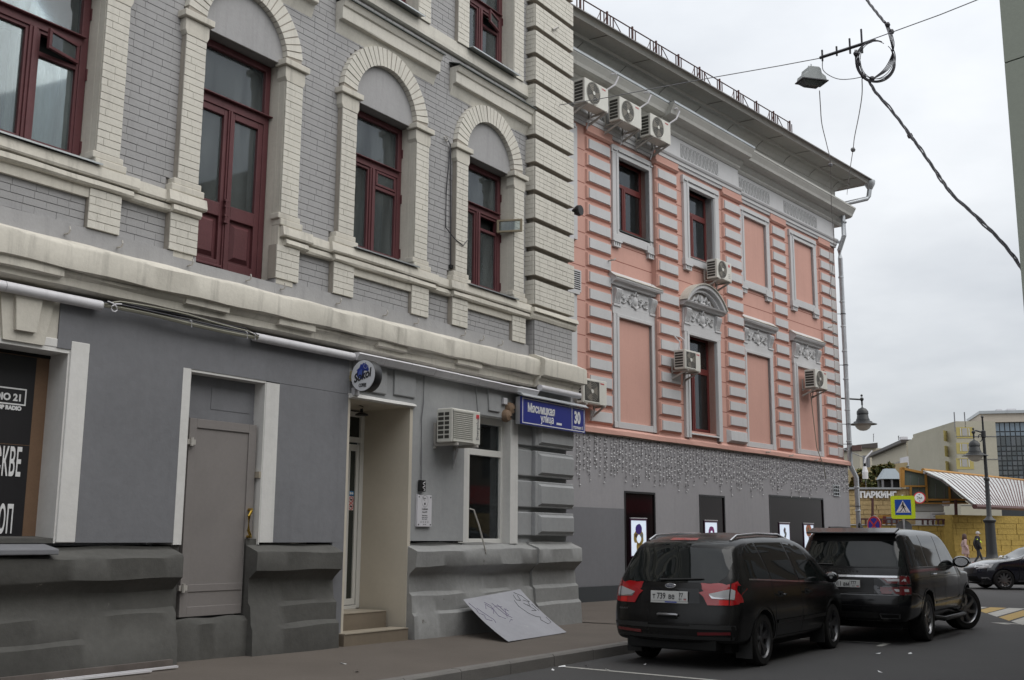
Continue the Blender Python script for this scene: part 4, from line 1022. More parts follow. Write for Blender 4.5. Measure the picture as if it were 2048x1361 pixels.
def lower_surround(c, o, pediment=False, vb=4.36):
    f = frame_bits(c, o, vb, 7.52, iw=.77)
    f.wall(c - 1.0, c + 1.0, o - .05, o + .085, vb, vb + .16) if not pediment and vb < 4.4 else None
    f.wall(c - 1.0, c + 1.0, o - .05, o + .04, 7.50, 8.05)
    s = f.obj('window_surround', m_trim, pb, bevel=.008)
    MB().wall(c - .66, c + .66, o, o + .075, 7.52, 7.56).wall(c - 1.02, c - .68, o, o + .1, 7.50, 7.56).wall(c + .68, c + 1.02, o, o + .1, 7.50, 7.56).obj('head_fillet', m_trim, s)
    for x in (-.84, .84):
        MB().prism([(-o - .03, 7.56), (-o - .09, 7.58), (-o - .10, 7.68), (-o - .16, 7.84), (-o - .17, 7.93), (-o - .12, 7.97), (-o - .03, 7.97)], c + x - .13, c + x + .13, 'x').obj('console', m_trim, s, bevel=.01)
        for i in range(3): MB().tube([(c + x - .07 + .07 * i, -o - .095, 7.62), (c + x - .07 + .07 * i, -o - .11, 7.70), (c + x - .07 + .07 * i, -o - .165, 7.85), (c + x - .07 + .07 * i, -o - .17, 7.92)], .018, 5).obj('console_flute', m_trim, s)
    cartouche(s, c, o + .04, 7.76)
    if not pediment:
        MB().prof([(o - .05, 8.04), (o + .12, 8.04), (o + .14, 8.09), (o + .22, 8.13), (o + .25, 8.18), (o + .25, 8.215), (o + .05, 8.39), (o - .05, 8.40)], c - 1.12, c + 1.12, 6, .003, seed=int(c)).obj('hood', m_trim, s)
        MB().prof([(o - .05, 8.40), (o + .26, 8.212), (o + .27, 8.225), (o - .05, 8.43)], c - 1.14, c + 1.14, 10, .006, seed=int(c * 3)).obj('hood_capping', m_grime, s)
    else:
        MB().prof([(o - .05, 8.02), (o + .14, 8.02), (o + .17, 8.06), (o + .24, 8.10), (o + .26, 8.14), (o - .05, 8.15)], c - 1.13, c + 1.13).obj('pediment_bed', m_trim, s)
        # segmental pediment: ring segment of moulding
        R0, cz = 1.36, 7.38
        a0 = math.acos(1.13 / R0)
        def arc(r): return [(c + r * cos(pi - a0 - (pi - 2 * a0) * i / 22), cz + r * sin(pi - a0 - (pi - 2 * a0) * i / 22)) for i in range(23)]
        for (ra, rb, oo, nm, mt) in ((R0 - .20, R0 - .10, .14, 'pediment_arch', m_trim), (R0 - .10, R0 + .0, .24, 'pediment_arch', m_trim), (R0 + .0, R0 + .035, .28, 'pediment_capping', m_grime)):
            A, B_ = arc(ra), arc(rb); b = MB(); k = 23
            b.add([(x, -o - oo, z) for x, z in A] + [(x, -o - oo, z) for x, z in B_] + [(x, -o + .05, z) for x, z in A] + [(x, -o + .05, z) for x, z in B_],
                  [(i, i + 1, k + i + 1, k + i) for i in range(k - 1)] + [(k + i, k + i + 1, 3 * k + i + 1, 3 * k + i) for i in range(k - 1)] + [(i, i + 1, 2 * k + i + 1, 2 * k + i) for i in range(k - 1)])
            b.obj(nm, mt, s)
        t = arc(R0 - .18)
        t = [p for p in t if p[1] > 8.13]
        MB().prism([(t[0][0], 8.13)] + t + [(t[-1][0], 8.13)], -o - .03, -o + .05).obj('pediment_field', M('grey brown recess', (.27, .25, .23), .85), s)
        m = MB()
        m.lathe([(.0, -.10), (.07, -.08), (.10, -.03), (.10, 0)], 12, (c, -o, 8.36), 'y', sy=1.3)
        m.tube([(c - .12, -o - .06, 8.24), (c, -o - .10, 8.19), (c + .12, -o - .06, 8.24)], .05, 6)
        for g in (-1, 1):
            m.tube([(c + g * .12, -o - .05, 8.30), (c + g * .22, -o - .06, 8.42), (c + g * .30, -o - .05, 8.30), (c + g * .42, -o - .05, 8.33), (c + g * .50, -o - .04, 8.22), (c + g * .62, -o - .03, 8.22)], [.045, .05, .045, .05, .035, .02], 6)
            m.tube([(c + g * .2, -o - .05, 8.2), (c + g * .33, -o - .06, 8.23), (c + g * .4, -o - .05, 8.19)], .03, 5)
        m.obj('pediment_relief', m_trim, s, True)
    return s
for i, c in enumerate(BAYS):
    upper_surround(c, .145 if i == 1 else 0.0)
    lower_surround(c - (.02 if i != 1 else .12) - .04 * (i > 1), .145 if i == 1 else 0.0, i == 1, 4.36 if i == 0 else 4.34)
# glazed windows of the pink building
def maroon_window(u0, u1, v0, v1, vt, o, side, low):
    fr = .075
    w = members([(u0, u0 + fr, o - .06, o, v0, v1), (u1 - fr, u1, o - .06, o, v0, v1), (u0 + fr, u1 - fr, o - .06, o, v1 - fr, v1), (u0 + fr, u1 - fr, o - .06, o, v0, v0 + fr), (u0 + fr, u1 - fr, o - .06, o, vt - .05, vt + .05)], 'window', m_maroon, pb)
    um = u0 + (u1 - u0) * .42
    members([(um - .06, um + .06, o - .06, o, v0 + fr, vt - .05)] + [(um + .06, u1 - fr, o - .05, o + .012, v0 + fr, v0 + fr + .06), (um + .06, u1 - fr, o - .05, o + .012, vt - .12, vt - .05), (um + .0, um + .07, o - .05, o + .012, v0 + fr, vt - .05)], 'sash', m_maroon, w, .004)
    MB().wall(u0 + .05, u1 - .05, o - .035, o - .03, vt + .04, v1 - .05).obj('pane', m_cglass, w)
    MB().wall(u0 + .05, um - .04, o - .035, o - .03, v0 + .05, vt - .04).obj('pane', m_cglass, w)
    MB().wall(um + .06, u1 - .06, o - .035, o - .03, v0 + .06, vt - .04).obj('pane', m_cglass, w)
    MB().wall(u0 - .06, u0, o - .4, o + .28, v0 - .0, v1).wall(u1, u1 + .06, o - .4, o + .28, v0, v1).wall(u0, u1, o - .4, o + .28, v1, v1 + .03).obj('window_reveal', m_trim, w)
    rm = M('pale room', (.26, .28, .25), .9, .1, 1, 0, 1, 0)
    MB().wall(u0 - .5, u1 + .5, o - 2.3, o - 2.25, v0 - .2, v1 + .2).wall(u0 - .55, u0 - .5, o - 2.3, o - .1, v0 - .2, v1 + .2).wall(u1 + .5, u1 + .55, o - 2.3, o - .1, v0 - .2, v1 + .2).wall(u0 - .5, u1 + .5, o - 2.3, o - .1, v0 - .25, v0 - .2).wall(u0 - .5, u1 + .5, o - 2.3, o - .1, v1 + .2, v1 + .25).obj('room', rm, w)
    MB().wall(u0 - .2, u1 + .2, o - .5, o - .48, v0 if low else v0 + .5, v1).obj('blind', M('pale green blind', (.36, .42, .37), .9, .05) if low else M('lace blind', (.24, .25, .23), .9, .15), w) if low else None
    MB().prof([(o, v0 + .03), (.235 if side else .10, v0 - .06), (.235 if side else .10, v0 - .09), (o, v0 - .03)], u0 - .04, u1 + .12).obj('window_sill', m_flash if not low else m_trim, w)
    return w
w1_ = maroon_window(-.20, 1.30, 9.62, 11.62, 10.93, -.20, False, False)
w2_ = maroon_window(3.12, 4.56, 9.55, 11.58, 10.92, -.06, True, False)
w3_ = maroon_window(2.97, 4.50, 4.53, 7.29, 6.36, -.06, True, True)
for (w_, u, v, o) in ((w1_, .95, 9.8, -.35), (w2_, 3.5, 9.7, -.2)):
    pl = MB()
    for i in range(16):
        a = random.uniform(0, 6.28); l = random.uniform(.15, .4)
        pl.add([(u, -o, v), (u + .03 * cos(a), -o - .02, v + l * .6), (u + l * .5 * cos(a), -o + l * .2 * sin(a), v + l), (u + .02 * sin(a), -o, v + l * .5)], [(0, 1, 2, 3)])
    pl.obj('window_plant', M('house plant green', (.10, .16, .04), .6, .2), w_)

# entablature
for (a, e, o) in ((PU0, 1.53, 0), (1.53, 6.22, .145), (6.22, PU1 + .05, 0)):
    MB().prof([(-.5, 11.99), (o + .06, 11.99), (o + .065, 12.07), (o + .10, 12.08), (o + .105, 12.17), (o + .135, 12.19), (o + .16, 12.24), (o + .16, 12.28), (o + .03, 12.30), (-.5, 12.31)], a, e).obj('architrave', m_trim, pb)
    MB().wall(a, e, -.5, o + .02, 12.30, 12.92).obj('frieze', m_trim, pb)
    MB().prof([(-.5, 12.90), (o + .05, 12.90), (o + .10, 12.95), (o + .11, 13.0), (o + .22, 13.08), (o + .23, 13.14), (o + .42, 13.16), (o + .50, 13.20), (o + .53, 13.28), (o + .58, 13.36), (o + .62, 13.42), (o + .62, 13.50), (-.5, 13.54)], a - (.0), e + (.55 if e > 13 else 0)).obj('shelf_cornice', m_trim2, pb)
    MB().prof([(-.5, 13.60), (o + .64, 13.515), (o + .64, 13.45), (o + .625, 13.45), (o + .625, 13.50), (-.5, 13.55)], a, e + (.57 if e > 13 else 0)).obj('shelf_flashing', m_zinc if e < 8 else m_trim2, pb)
ovm = MB()
ovm.tube([(.075 * cos(2 * pi * k / 14), 0, .19 * sin(2 * pi * k / 14)) for k in range(15)], .017, 5).tube([(0, 0, -.13), (.02, 0, 0), (-.015, 0, .07), (.0, 0, .13)], .013, 4)
ovm = ovm.mesh('frieze_oval', m_trim)
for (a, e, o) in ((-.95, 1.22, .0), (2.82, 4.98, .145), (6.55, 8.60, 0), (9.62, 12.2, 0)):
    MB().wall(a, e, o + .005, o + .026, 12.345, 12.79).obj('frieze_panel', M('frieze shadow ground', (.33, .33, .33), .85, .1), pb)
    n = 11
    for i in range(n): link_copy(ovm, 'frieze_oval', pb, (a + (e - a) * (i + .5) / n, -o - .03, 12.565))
def vr(u): return .0235 * (u + 3.3)            # the top cornice climbs slightly towards the corner
cor_ = MB()
up = [(-.5, 13.50), (.10, 13.50), (.10, 13.72), (.14, 13.74), (.20, 13.86), (.36, 13.98), (.44, 14.0), (.46, 13.95), (.50, 13.95), (.52, 14.02), (.98, 14.06), (1.0, 14.02), (1.03, 14.02), (1.07, 14.10), (1.13, 14.18), (-.5, 14.20)]
rows = []
N_ = 24
for i in range(N_ + 1):
    u = PU0 + (PU1 - PU0) * i / N_
    rows.append([(u + (max(0, o) if i == N_ else 0), -o, v + (vr(u) if v > 13.6 else 0)) for o, v in up])
k = len(up)
cor_.add([p for r in rows for p in r], [(i * k + j, i * k + (j + 1) % k, (i + 1) * k + (j + 1) % k, (i + 1) * k + j) for i in range(N_) for j in range(k)] + [tuple(range(k)), tuple(N_ * k + j for j in reversed(range(k)))])
cor_.obj('top_cornice', m_trim2, pb)
# return of the cornice round the corner
ret = MB(); rows = []
for i, dd in enumerate((0, -11)):
    rows.append([(PU1 + max(o, -.4), (-o if i == 0 else 11), v + (vr(PU1) if v > 13.6 else 0)) for o, v in up])
ret.add([p for r in rows for p in r], [(j, (j + 1) % k, (j + 1) % k + k, j + k) for j in range(k)])
ret.obj('top_cornice', m_trim2, pb)
MB().add([(PU0, -1.20, 14.13 + vr(PU0)), (PU1 + 1.2, -1.2, 14.14 + vr(PU1)), (PU1 + 1.2, -1.16, 14.21 + vr(PU1)), (PU0, -1.16, 14.19 + vr(PU0)), (PU0, 5, 16.6), (PU1 - 3, 5, 16.9), (PU1 + 1.2, 11, 14.2 + vr(PU1))],
          [(0, 1, 2, 3), (3, 2, 5, 4), (2, 6, 5)]).obj('roof', m_roof, pb)
# soffit joints
for i in range(9):
    u = -2.2 + 1.95 * i
    MB().tube([(u, -.13, 13.73 + vr(u)), (u + .02, -.21, 13.85 + vr(u)), (u + .05, -.37, 13.965 + vr(u))], .008, 4).tube([(u + .1, -.53, 14.008 + vr(u)), (u + .25, -.97, 14.045 + vr(u)), (u + .3, -1.05, 14.06 + vr(u))], .008, 4).obj('soffit_joint', M('crack line', (.16, .15, .13), .9, 0, 1, 0, 1, 0), pb)
# roof railing
for i in range(12):
    u = -3.9 + 1.16 * i
    z = 14.28 + vr(u); y = -.72
    r = MB()
    r.box(u - .022, u + .022, y - .022, y + .022, z - .05, z + .62)
    for dx in (-.14, .14): r.box(u + dx - .012, u + dx + .012, y - .012, y + .012, z - .03 + .02 * dx, z + .54 + .024 * dx)
    r.obj('railing_post', m_rail, pb)
    if i < 11:
        z2 = 14.28 + vr(u + 1.16)
        MB().tube([(u, y, z + .555), (u + 1.16, y, z2 + .555)], .018, 5).obj('railing_bar', m_rail, pb)
        if i % 2 == 0:
            MB().tube([(u + .27, y, z + .54), (u + .92, y, z2 + .02)], .014, 4).obj('railing_brace', m_rail, pb)
            MB().box(u + .26, u + .285, y - .012, y + .012, z, z + .55).obj('railing_bar', m_rail, pb)
        else:
            MB().tube([(u + .36 + .5 * t / 8, y, z + .03 + .5 * (t / 8) ** 2) for t in range(9)], .012, 4).tube([(u + .88, y, z2 - .03), (u + 1.14, y, z2 + .5)], .014, 4).obj('railing_brace', m_rail, pb)
            MB().box(u + .85, u + .875, y - .012, y + .012, z, z + .55).obj('railing_bar', m_rail, pb)
# pieces of a further frame glimpsed behind the pale building's corner
MB().wall(-3.3, -2.02, -.05, .075, 8.9, 11.86).wall(-3.3, -2.1, -.05, .1, 11.80, 11.9).obj('window_surround', m_trim, pb)
MB().wall(-3.4, -2.05, -.05, .07, 4.4, 7.6).wall(-3.5, -2.0, -.05, .12, 7.5, 7.6).obj('window_surround', m_trim, pb)

# downpipe at the corner
pts = [(PU1 + 1.0, -1.05, 14.30), (PU1 + .98, -1.0, 13.98), (PU1 + .93, -.95, 13.88), (PU1 + .22, -.40, 13.62), (PU1 + .12, -.34, 13.5), (PU1 + .10, -.36, 12.4), (PU1 + .12, -.15, 11.9), (PU1 + .14, -.16, 11.6), (PU1 + .14, -.16, 4.3), (PU1 + .14, -.18, 4.1), (PU1 + .26, -.30, 3.75), (PU1 + .26, -.30, .25)]
dp = MB().tube([Vector(p) for p in pts], .085, 12).obj('downpipe', m_galv, pb, True)
MB().lathe([(.09, -.12), (.19, .06), (.20, .2), (.0, .2)], 14, (PU1 + 1.0, -1.05, 14.35)).obj('rain_head', m_galv, dp, True)
for v in (12.9, 12.2, 10.9, 10.0, 9.1, 8.2, 7.2, 6.1, 5.0, 4.2, 3.4, 2.6, 1.6):
    o = .38 if v > 12.3 else .15 if v > 4.1 else .30
    MB().lathe([(.088, -.03), (.098, -.02), (.098, .02), (.088, .03)], 12, (PU1 + (.105 if v > 12 else .14 if v > 4.1 else .26), -o, v)).obj('pipe_collar', m_galv, dp)
for v in (9.55, 7.7, 5.6, 4.9, 2.75):
    MB().tube([(PU1 - .02, .02, v), (PU1 + .14 + (.12 if v < 4 else 0), -.16 - (.14 if v < 4 else 0), v)], .012, 5).lathe([(.1, -.012), (.1, .012)], 12, (PU1 + .14 + (.12 if v < 4 else 0), -.16 - (.14 if v < 4 else 0), v)).obj('pipe_bracket', m_cable, dp)
# small hooks
for (u, o, v) in ((-.72, .14, 8.62), (1.2, .0, 8.3), (7.35, .21, 4.22), (8.9, .21, 4.2), (10.7, .21, 4.16), (12.6, .1, 8.9)):
    MB().tube([(u, -o + .1, v), (u + .02, -o - .12, v), (u + .06, -o - .12, v + .04)], .02, 5).obj('wall_hook', m_brk, pb)
tag(MB().box(-.16, .16, -.5, -.0, -.09, .09).box(-.05, .05, -.05, .2, -.04, .04).obj('security_camera', M('brown camera case', (.16, .10, .09), .5), None, False, P.pt(PU1 + .45, .3, 4.75), (0, 0, P.rz - 1.2)), 'brown boxy security camera by the downpipe at the pink corner', 'camera')

# icicle lights hung along the top of the grey ground floor
gl = thing('light_garland', 'strings of small icicle lights hanging along the lilac grey wall', 'lights', P.pt(0, .125, 0), P.rz)
gm = []
for q in range(7):
    b = MB(); L_ = .75 + .07 * q; pts = [(random.uniform(-.02, .02), -.012, -L_ * t / 9) for t in range(10)]
    b.tube(pts, .0045, 3, 0, False)
    for t in range(11):
        z = -L_ * (t + random.random()) / 11; x = random.uniform(-.03, .03); r = .021
        b.add([(x - r, -.02, z), (x + r, -.02, z), (x, -.02 - r, z), (x, -.02 + r, z), (x, -.02, z + r), (x, -.02, z - r)], [(0, 2, 4), (2, 1, 4), (1, 3, 4), (3, 0, 4), (2, 0, 5), (1, 2, 5), (3, 1, 5), (0, 3, 5)], 1 if t % 3 else 2)
    gm.append(b.mesh('light_string', [M('grey light wire', (.24, .23, .24), .7), plain('clear bulb', (.75, .75, .75), .2), plain('dark bulb cap', (.05, .05, .05), .5)]))
for i in range(112):
    u = -2.2 + i * .142 + random.uniform(-.04, .04)
    link_copy(random.choice(gm), 'light_string', gl, (u, 0, 4.12 + random.uniform(-.02, 0)), (1, 1, random.uniform(.85, 1.12)))

# ------------------------------------------------------------------ air conditioners
def ac_unit(F, label, u, off, v, w=.80, h=.55, d=.30, kind='fan', brand='', standoff=.15, brk_l=True, group='air conditioners on the facades'):
    a = thing('air_conditioner', label, 'air conditioner', F.pt(u, off, v), F.rz, group)
    f = standoff + d
    MB().wall(0, w, standoff, f, 0, h).obj('case', m_acw, a, bevel=.015)
    fw = w * .68
    cx, cz, r = fw * .54, h * .5, h * .44
    if kind == 'mesh':
        MB().wall(.02, fw + .03, f, f + .002, .03, h - .03).obj('fan_recess', m_acd, a)
        g = MB()
        for i in range(19): g.wall(.03 + i * (fw - .02) / 18 - .003, .03 + i * (fw - .02) / 18 + .003, f + .003, f + .012, .035, h - .035)
        for i in range(15): g.wall(.02, fw + .03, f + .006, f + .016, .05 + i * (h - .1) / 14 - .005, .05 + i * (h - .1) / 14 + .004)
        g.obj('fan_grille', m_acw, a)
        MB().wall(.01, fw + .05, f, f + .02, h - .045, h - .02).wall(.01, fw + .05, f, f + .02, .015, .04).obj('grille_rim', m_acw, a)
    else:
        rec = MB()
        if kind == 'square': rec.wall(.05, fw, f, f + .003, .05, h - .05)
        else: rec.lathe([(0, 0), (r, 0)], 32, (cx, -f - .003, cz), 'y')
        rec.obj('fan_recess', m_acd, a)
        MB().lathe([(r - .004, .004), (r + .014, -.012), (r + .02, 0)], 32, (cx, -f - .004, cz), 'y').obj('fan_rim', m_acw, a, True) if kind != 'square' else MB().wall(.03, .055, f, f + .012, .03, h - .03).wall(fw - .01, fw + .015, f, f + .012, .03, h - .03).wall(.055, fw - .01, f, f + .012, h - .055, h - .03).wall(.055, fw - .01, f, f + .012, .03, .055).obj('fan_rim', m_acw, a)
        bl = MB()
        for k_ in range(3):
            a0 = 2.1 * k_ + u
            pts = [(cx + rr * cos(a0 + t), -f - .0045 - .003 * (t > .3), cz + rr * sin(a0 + t)) for rr, t in ((.05, 0), (r * .92, -.15), (r * .94, .75), (.05, .9))]
            bl.add(pts, [(0, 1, 2, 3)])
        bl.obj('fan_blade', m_fan, a)
        g = MB()
        for q in range(1, 7):
            rr = r * q / 6.5
            g.lathe([(rr - .003, 0), (rr + .003, 0)], 28, (cx, -f - .012, cz), 'y')
        g.obj('fan_grille', M('grille wire', (.36, .34, .30), .5), a)
        MB().lathe([(.0, -.012), (.048, -.012), (.052, 0)], 16, (cx, -f - .012, cz), 'y').obj('fan_hub', m_acw if kind != 'square_dark' else m_dark, a)
    # louvred left side
    n = 6
    for i in range(n):
        for (p0, p1) in ((standoff + .03, standoff + d * .45), (standoff + d * .52, standoff + d - .06)) if kind == 'mesh' else ((standoff + .03, f - .06),):
            MB().box(-.003, 0, -p1, -p0, .05 + (h - .1) * i / n + .008, .05 + (h - .1) * (i + 1) / n - .012).obj('side_louvre', m_acd, a)
    for x in (.10, w - .12):
        MB().wall(x - .02, x + .02, 0, f + .04, -.045, -.005).wall(x - .02, x + .02, 0, .04, -.08, .32).add([(x - .02, 0, -.26), (x + .02, 0, -.26), (x + .02, 0, -.2), (x - .02, 0, -.2), (x - .02, -f, -.045), (x + .02, -f, -.045), (x + .02, -f, -.01), (x - .02, -f, -.01)], [(0, 1, 5, 4), (1, 2, 6, 5), (2, 3, 7, 6), (3, 0, 4, 7), (4, 5, 6, 7)] if kind != 'mesh' else [(4, 5, 6, 7)]).obj('bracket', m_brk, a)
    if brand == 'TOSHIBA': text('TOSHIBA', .05, m_red, a, (fw + .035, -f - .003, h - .095), 'lettering', ext=.001, sx=.82, bold=.001)
    if brand == 'E':
        text('Energolux', .10, m_gink, a, (w - .045, -f - .003, .07), 'lettering', (pi / 2, -pi / 2, 0), ext=.001, sx=.88)
        MB().wall(w - .115, w - .035, f, f + .003, h - .115, h - .05).obj('brand_badge', m_red, a)
    if brand == 'mark':
        MB().lathe([(0, 0), (.05, 0)], 6, (fw + .12, -f - .003, h - .10), 'y').obj('brand_badge', m_red, a)
        for z in (.20, .15, .10): MB().wall(fw + .07, fw + .18, f, f + .002, z, z + .012).obj('data_plate', m_gink, a)
    MB().tube([(w * .8, -standoff + .02, .05), (w * .85, -.05, -.1), (w * .8, 0, -.35)], .018, 6).obj('pipe', m_tube, a, True)
    return a
ac_unit(G, 'cream air conditioner with a square grille left of the blue street sign', -4.22, -.12, 3.055, .73, .52, .30, 'mesh', 'E', .12)
for lab, u in (('leftmost of three air conditioners under the pink building cornice', -2.52), ('middle one of three air conditioners under the pink building cornice', -1.0), ('rightmost of three air conditioners under the pink building cornice', .45)):
    x = ac_unit(P, lab, u, .14, 12.22, 1.02, .63, .34, 'fan', 'TOSHIBA', .20)
    MB().tube([(1.0, -.5, .62), (1.2, -.62, .8), (1.34, -.64, 1.06), (1.26, -.62, 1.13), (1.18, -.52, 1.1)], .025, 6).obj('pipe_loop', m_tube, x, True)
ac_unit(P, 'white air conditioner under the second upper window of the pink building', 3.82, .20, 8.95, .86, .56, .34, 'fan', 'mark', .14)
x = ac_unit(P, 'cream air conditioner with a dark square fan left of the lower pedimented window', 1.92, .22, 6.09, .82, .53, .34, 'square', 'TOSHIBA', .14)
MB().tube([(.3, -.1, .5), (.3, -.15, .8), (.2, -.05, .95)], .02, 6).tube([(.6, -.1, .5), (.62, -.1, .9), (.55, 0, 1.0)], .02, 6).obj('pipe_loop', m_tube, x, True)
ac_unit(P, 'large cream air conditioner beside the blue street sign', -2.30, .10, 4.79, .98, .60, .20, 'square', 'TOSHIBA', .12)
x = ac_unit(P, 'cream air conditioner in the last lower bay near the downpipe', 10.25, .08, 6.50, .92, .60, .38, 'fan', 'TOSHIBA', .14)
MB().tube([(.5, -.1, -.1), (.58, -.12, -.9), (.8, -.1, -1.9), (1.05, -.2, -2.5), (1.4, -.1, -2.9)], .015, 5).obj('drain_hose', m_cable2, x, True)
sr = thing('siren', 'small white siren panel and black horn on the edge of the pale quoins', 'siren', G.pt(.0, -.16, 7.05), G.rz)
MB().wall(.0, .16, -.25, .0, 0, .62).obj('siren_panel', m_tube, sr)
MB().lathe([(.05, 0), (.11, -.12), (.10, -.18), (0, -.18)], 14, (.10, -.02, .80), 'y').obj('siren_horn', m_black, sr, True)
for z in (.36, .48): text('N', .12, m_red, sr, (.02, -.003, z), 'lettering', bold=.01)
# ------------------------------------------------------------------ ground, pavement, kerbs, markings
def struct(o): o['kind'] = 'structure'; return o
gr = MB().quad((-400, -60, 0), (400, -60, 0), (400, 700, 0), (-400, 700, 0)).obj('road', m_asph); struct(gr)
# pavement along the facades (slightly higher towards the wall), in street coordinates
KO = 2.46                                   # kerb line
pv = MB(); us = [-40, -14, -10, -6, -3, 0, 4, 10, 14, 18.2, 20.5]
def zin(u): return .13 + (.0095 * -u if u < 0 else 0)
for i in range(len(us) - 1):
    a, e = us[i], us[i + 1]
    if e <= 0: ia, ie = -.4, -.4
    else: ia, ie = -8, -8
    q = [G.pt(a, KO, .15), G.pt(e, KO - (0 if e < 18 else 2.6 if e > 20 else .9), .15), G.pt(e, ie, zin(e)), G.pt(a, ia, zin(a))]
    if i == len(us) - 2: q[0] = G.pt(a, KO - .9, .15)
    pv.quad(*q)
pv = struct(pv.obj('pavement', m_walk))
ke = bpy.data.objects.new('kerb', None); COL.objects.link(ke); struct(ke)
ke.location = G.pt(0, 0, 0); ke.rotation_euler = (0, 0, G.rz)
kme = MB().box(.006, .994, -.15, 0, -.05, .0).mesh('kerb_stone', m_kerb)
kme2 = MB().add([(.005, 0, -.16), (.995, 0, -.16), (.995, -.155, -.16), (.005, -.155, -.16), (.005, 0, 0), (.995, 0, 0), (.995, -.13, 0), (.005, -.13, 0), (.995, -.155, -.025), (.005, -.155, -.025)], [(4, 5, 6, 7), (7, 6, 8, 9), (9, 8, 2, 3), (0, 3, 9, 7, 4), (1, 5, 6, 8, 2)]).mesh('kerb_stone', m_kerb)
for i in range(-22, 18):
    link_copy(kme2, 'kerb_stone', ke, (i, -KO, .152 + random.uniform(-.003, .003)), None, (random.uniform(-.008, .008), 0, random.uniform(-.004, .004)))
for (u0, o0, u1, o1) in ((18, KO, 19.6, KO - .55), (19.6, KO - .55, 20.5, KO - 1.8), (20.5, KO - 1.8, 20.7, -6)):
    n = max(1, round(math.hypot(u1 - u0, o1 - o0)))
    for i in range(n):
        a = math.atan2(-(o1 - o0), u1 - u0)
        link_copy(kme2, 'kerb_stone', ke, (u0 + (u1 - u0) * i / n, -(o0 + (o1 - o0) * i / n), .152), None, (0, 0, a))
def mark(pts, mat, name='road_marking', z=.004):
    return struct(MB().poly([G.pt(u, o, z) for u, o in pts]).obj(name, mat))
def strip(u0, o0, u1, o1, w, mat):
    d = Vector((u1 - u0, o1 - o0)).normalized() * (w / 2)
    mark([(u0 - d.y, o0 + d.x), (u1 - d.y, o1 + d.x), (u1 + d.y, o1 - d.x), (u0 + d.y, o0 - d.x)], mat)
strip(-4.95, 2.66, -5.03, 5.0, .085, m_markw)
strip(.70, 2.7, .92, 5.25, .085, m_markw); strip(.93, 5.2, .35, 5.22, .10, m_markw)
for i, o in enumerate((2.78, 3.24, 3.70, 4.16, 4.60, 5.02, 5.46, 5.90, 6.35, 6.8, 7.25, 7.7)):
    mark([(9.55 - 2.5 * (o - 5.02), o), (12.1 - .0 * o, o), (12.1, o + .37), (9.55 - 2.5 * (o + .37 - 5.02), o + .37)], m_marky if i % 2 == 0 else m_markw)
mark([(6.75, 5.62), (6.30, 6.1), (6.62, 5.9), (6.6, 6.35), (6.85, 5.9)], m_markw)
strip(24.0, 1.0, 23.5, 9.0, .12, m_markw)
# litter
for i, (px, py, s) in enumerate(((1124, 1334, .05), (1106, 1341, .03), (1215, 1341, .03), (1172, 1333, .025), (1757, 1308, .04), (1820, 1308, .03), (1760, 1345, .04), (688, 1329, .05), (714, 1345, .03), (1290, 1330, .02))):
    p = on_z(px, py, .16 if px < 760 else .006)
    o = MB().add([(-s, -s * .6, 0), (s, -s * .4, .004), (s * .8, s * .5, .02), (-s * .7, s * .6, .006)], [(0, 1, 2, 3)]).obj('litter_scrap', m_white, None, False, p, (0, 0, i * 1.3))
    tag(o, ('larger white litter scrap by the left end of the painted bay line', 'small white litter scrap left of the painted bay line', 'small white litter scrap near the middle of the bay line', 'tiny white litter scrap between bay line and kerb', 'white litter scrap on the road below the off roader', 'small white litter scrap on the road right of the off roader shadow', 'lowest white litter scrap on the road at the right', 'larger pale litter scrap on the pavement below the entrance', 'small pale litter scrap on the pavement near the kerb', 'tiny white litter scrap just behind the people carrier')[i], 'litter', 'scraps of litter')

# ------------------------------------------------------------------ far side of the crossing street
def far(px, py, D): return at(px, py, D)
fwk = MB()
A = [(1500, 1158, 44), (1936, 1156, 44.5), (2048, 1156, 46), (2300, 1156, 50)]
B_ = [(1500, 1118.5, 70), (1900, 1117, 70), (2048, 1108, 74), (2300, 1098, 84)]
pa, pb2 = [far(*t) for t in A], [far(*t) for t in B_]
for i in range(3): fwk.quad(pa[i], pa[i + 1], pb2[i + 1], pb2[i])
for i in range(3): fwk.quad(pb2[i], pb2[i + 1], pb2[i + 1] + Vector((6, 60, .3)), pb2[i] + Vector((0, 60, .3)))
struct(fwk.obj('far_pavement', M('light grey paving', (.135, .128, .125), .9, .1, .6, .1, 30, .2, 40)))
fk = bpy.data.objects.new('far_kerb', None); COL.objects.link(fk); struct(fk)
for i in range(3):
    n = 8 if i != 1 else 4
    for k_ in range(n):
        a, e = pa[i].lerp(pa[i + 1], k_ / n), pa[i].lerp(pa[i + 1], (k_ + .98) / n)
        up, bk_ = Vector((0, 0, .012)), (pb2[i] - pa[i]).normalized() * .3
        lo = Vector((0, 0, -(a.z + .02)))
        MB().add([a + lo, e + lo, e + up, a + up, a + up + bk_, e + up + bk_], [(0, 1, 2, 3), (3, 2, 5, 4)]).obj('kerb_stone', m_kerb, fk)
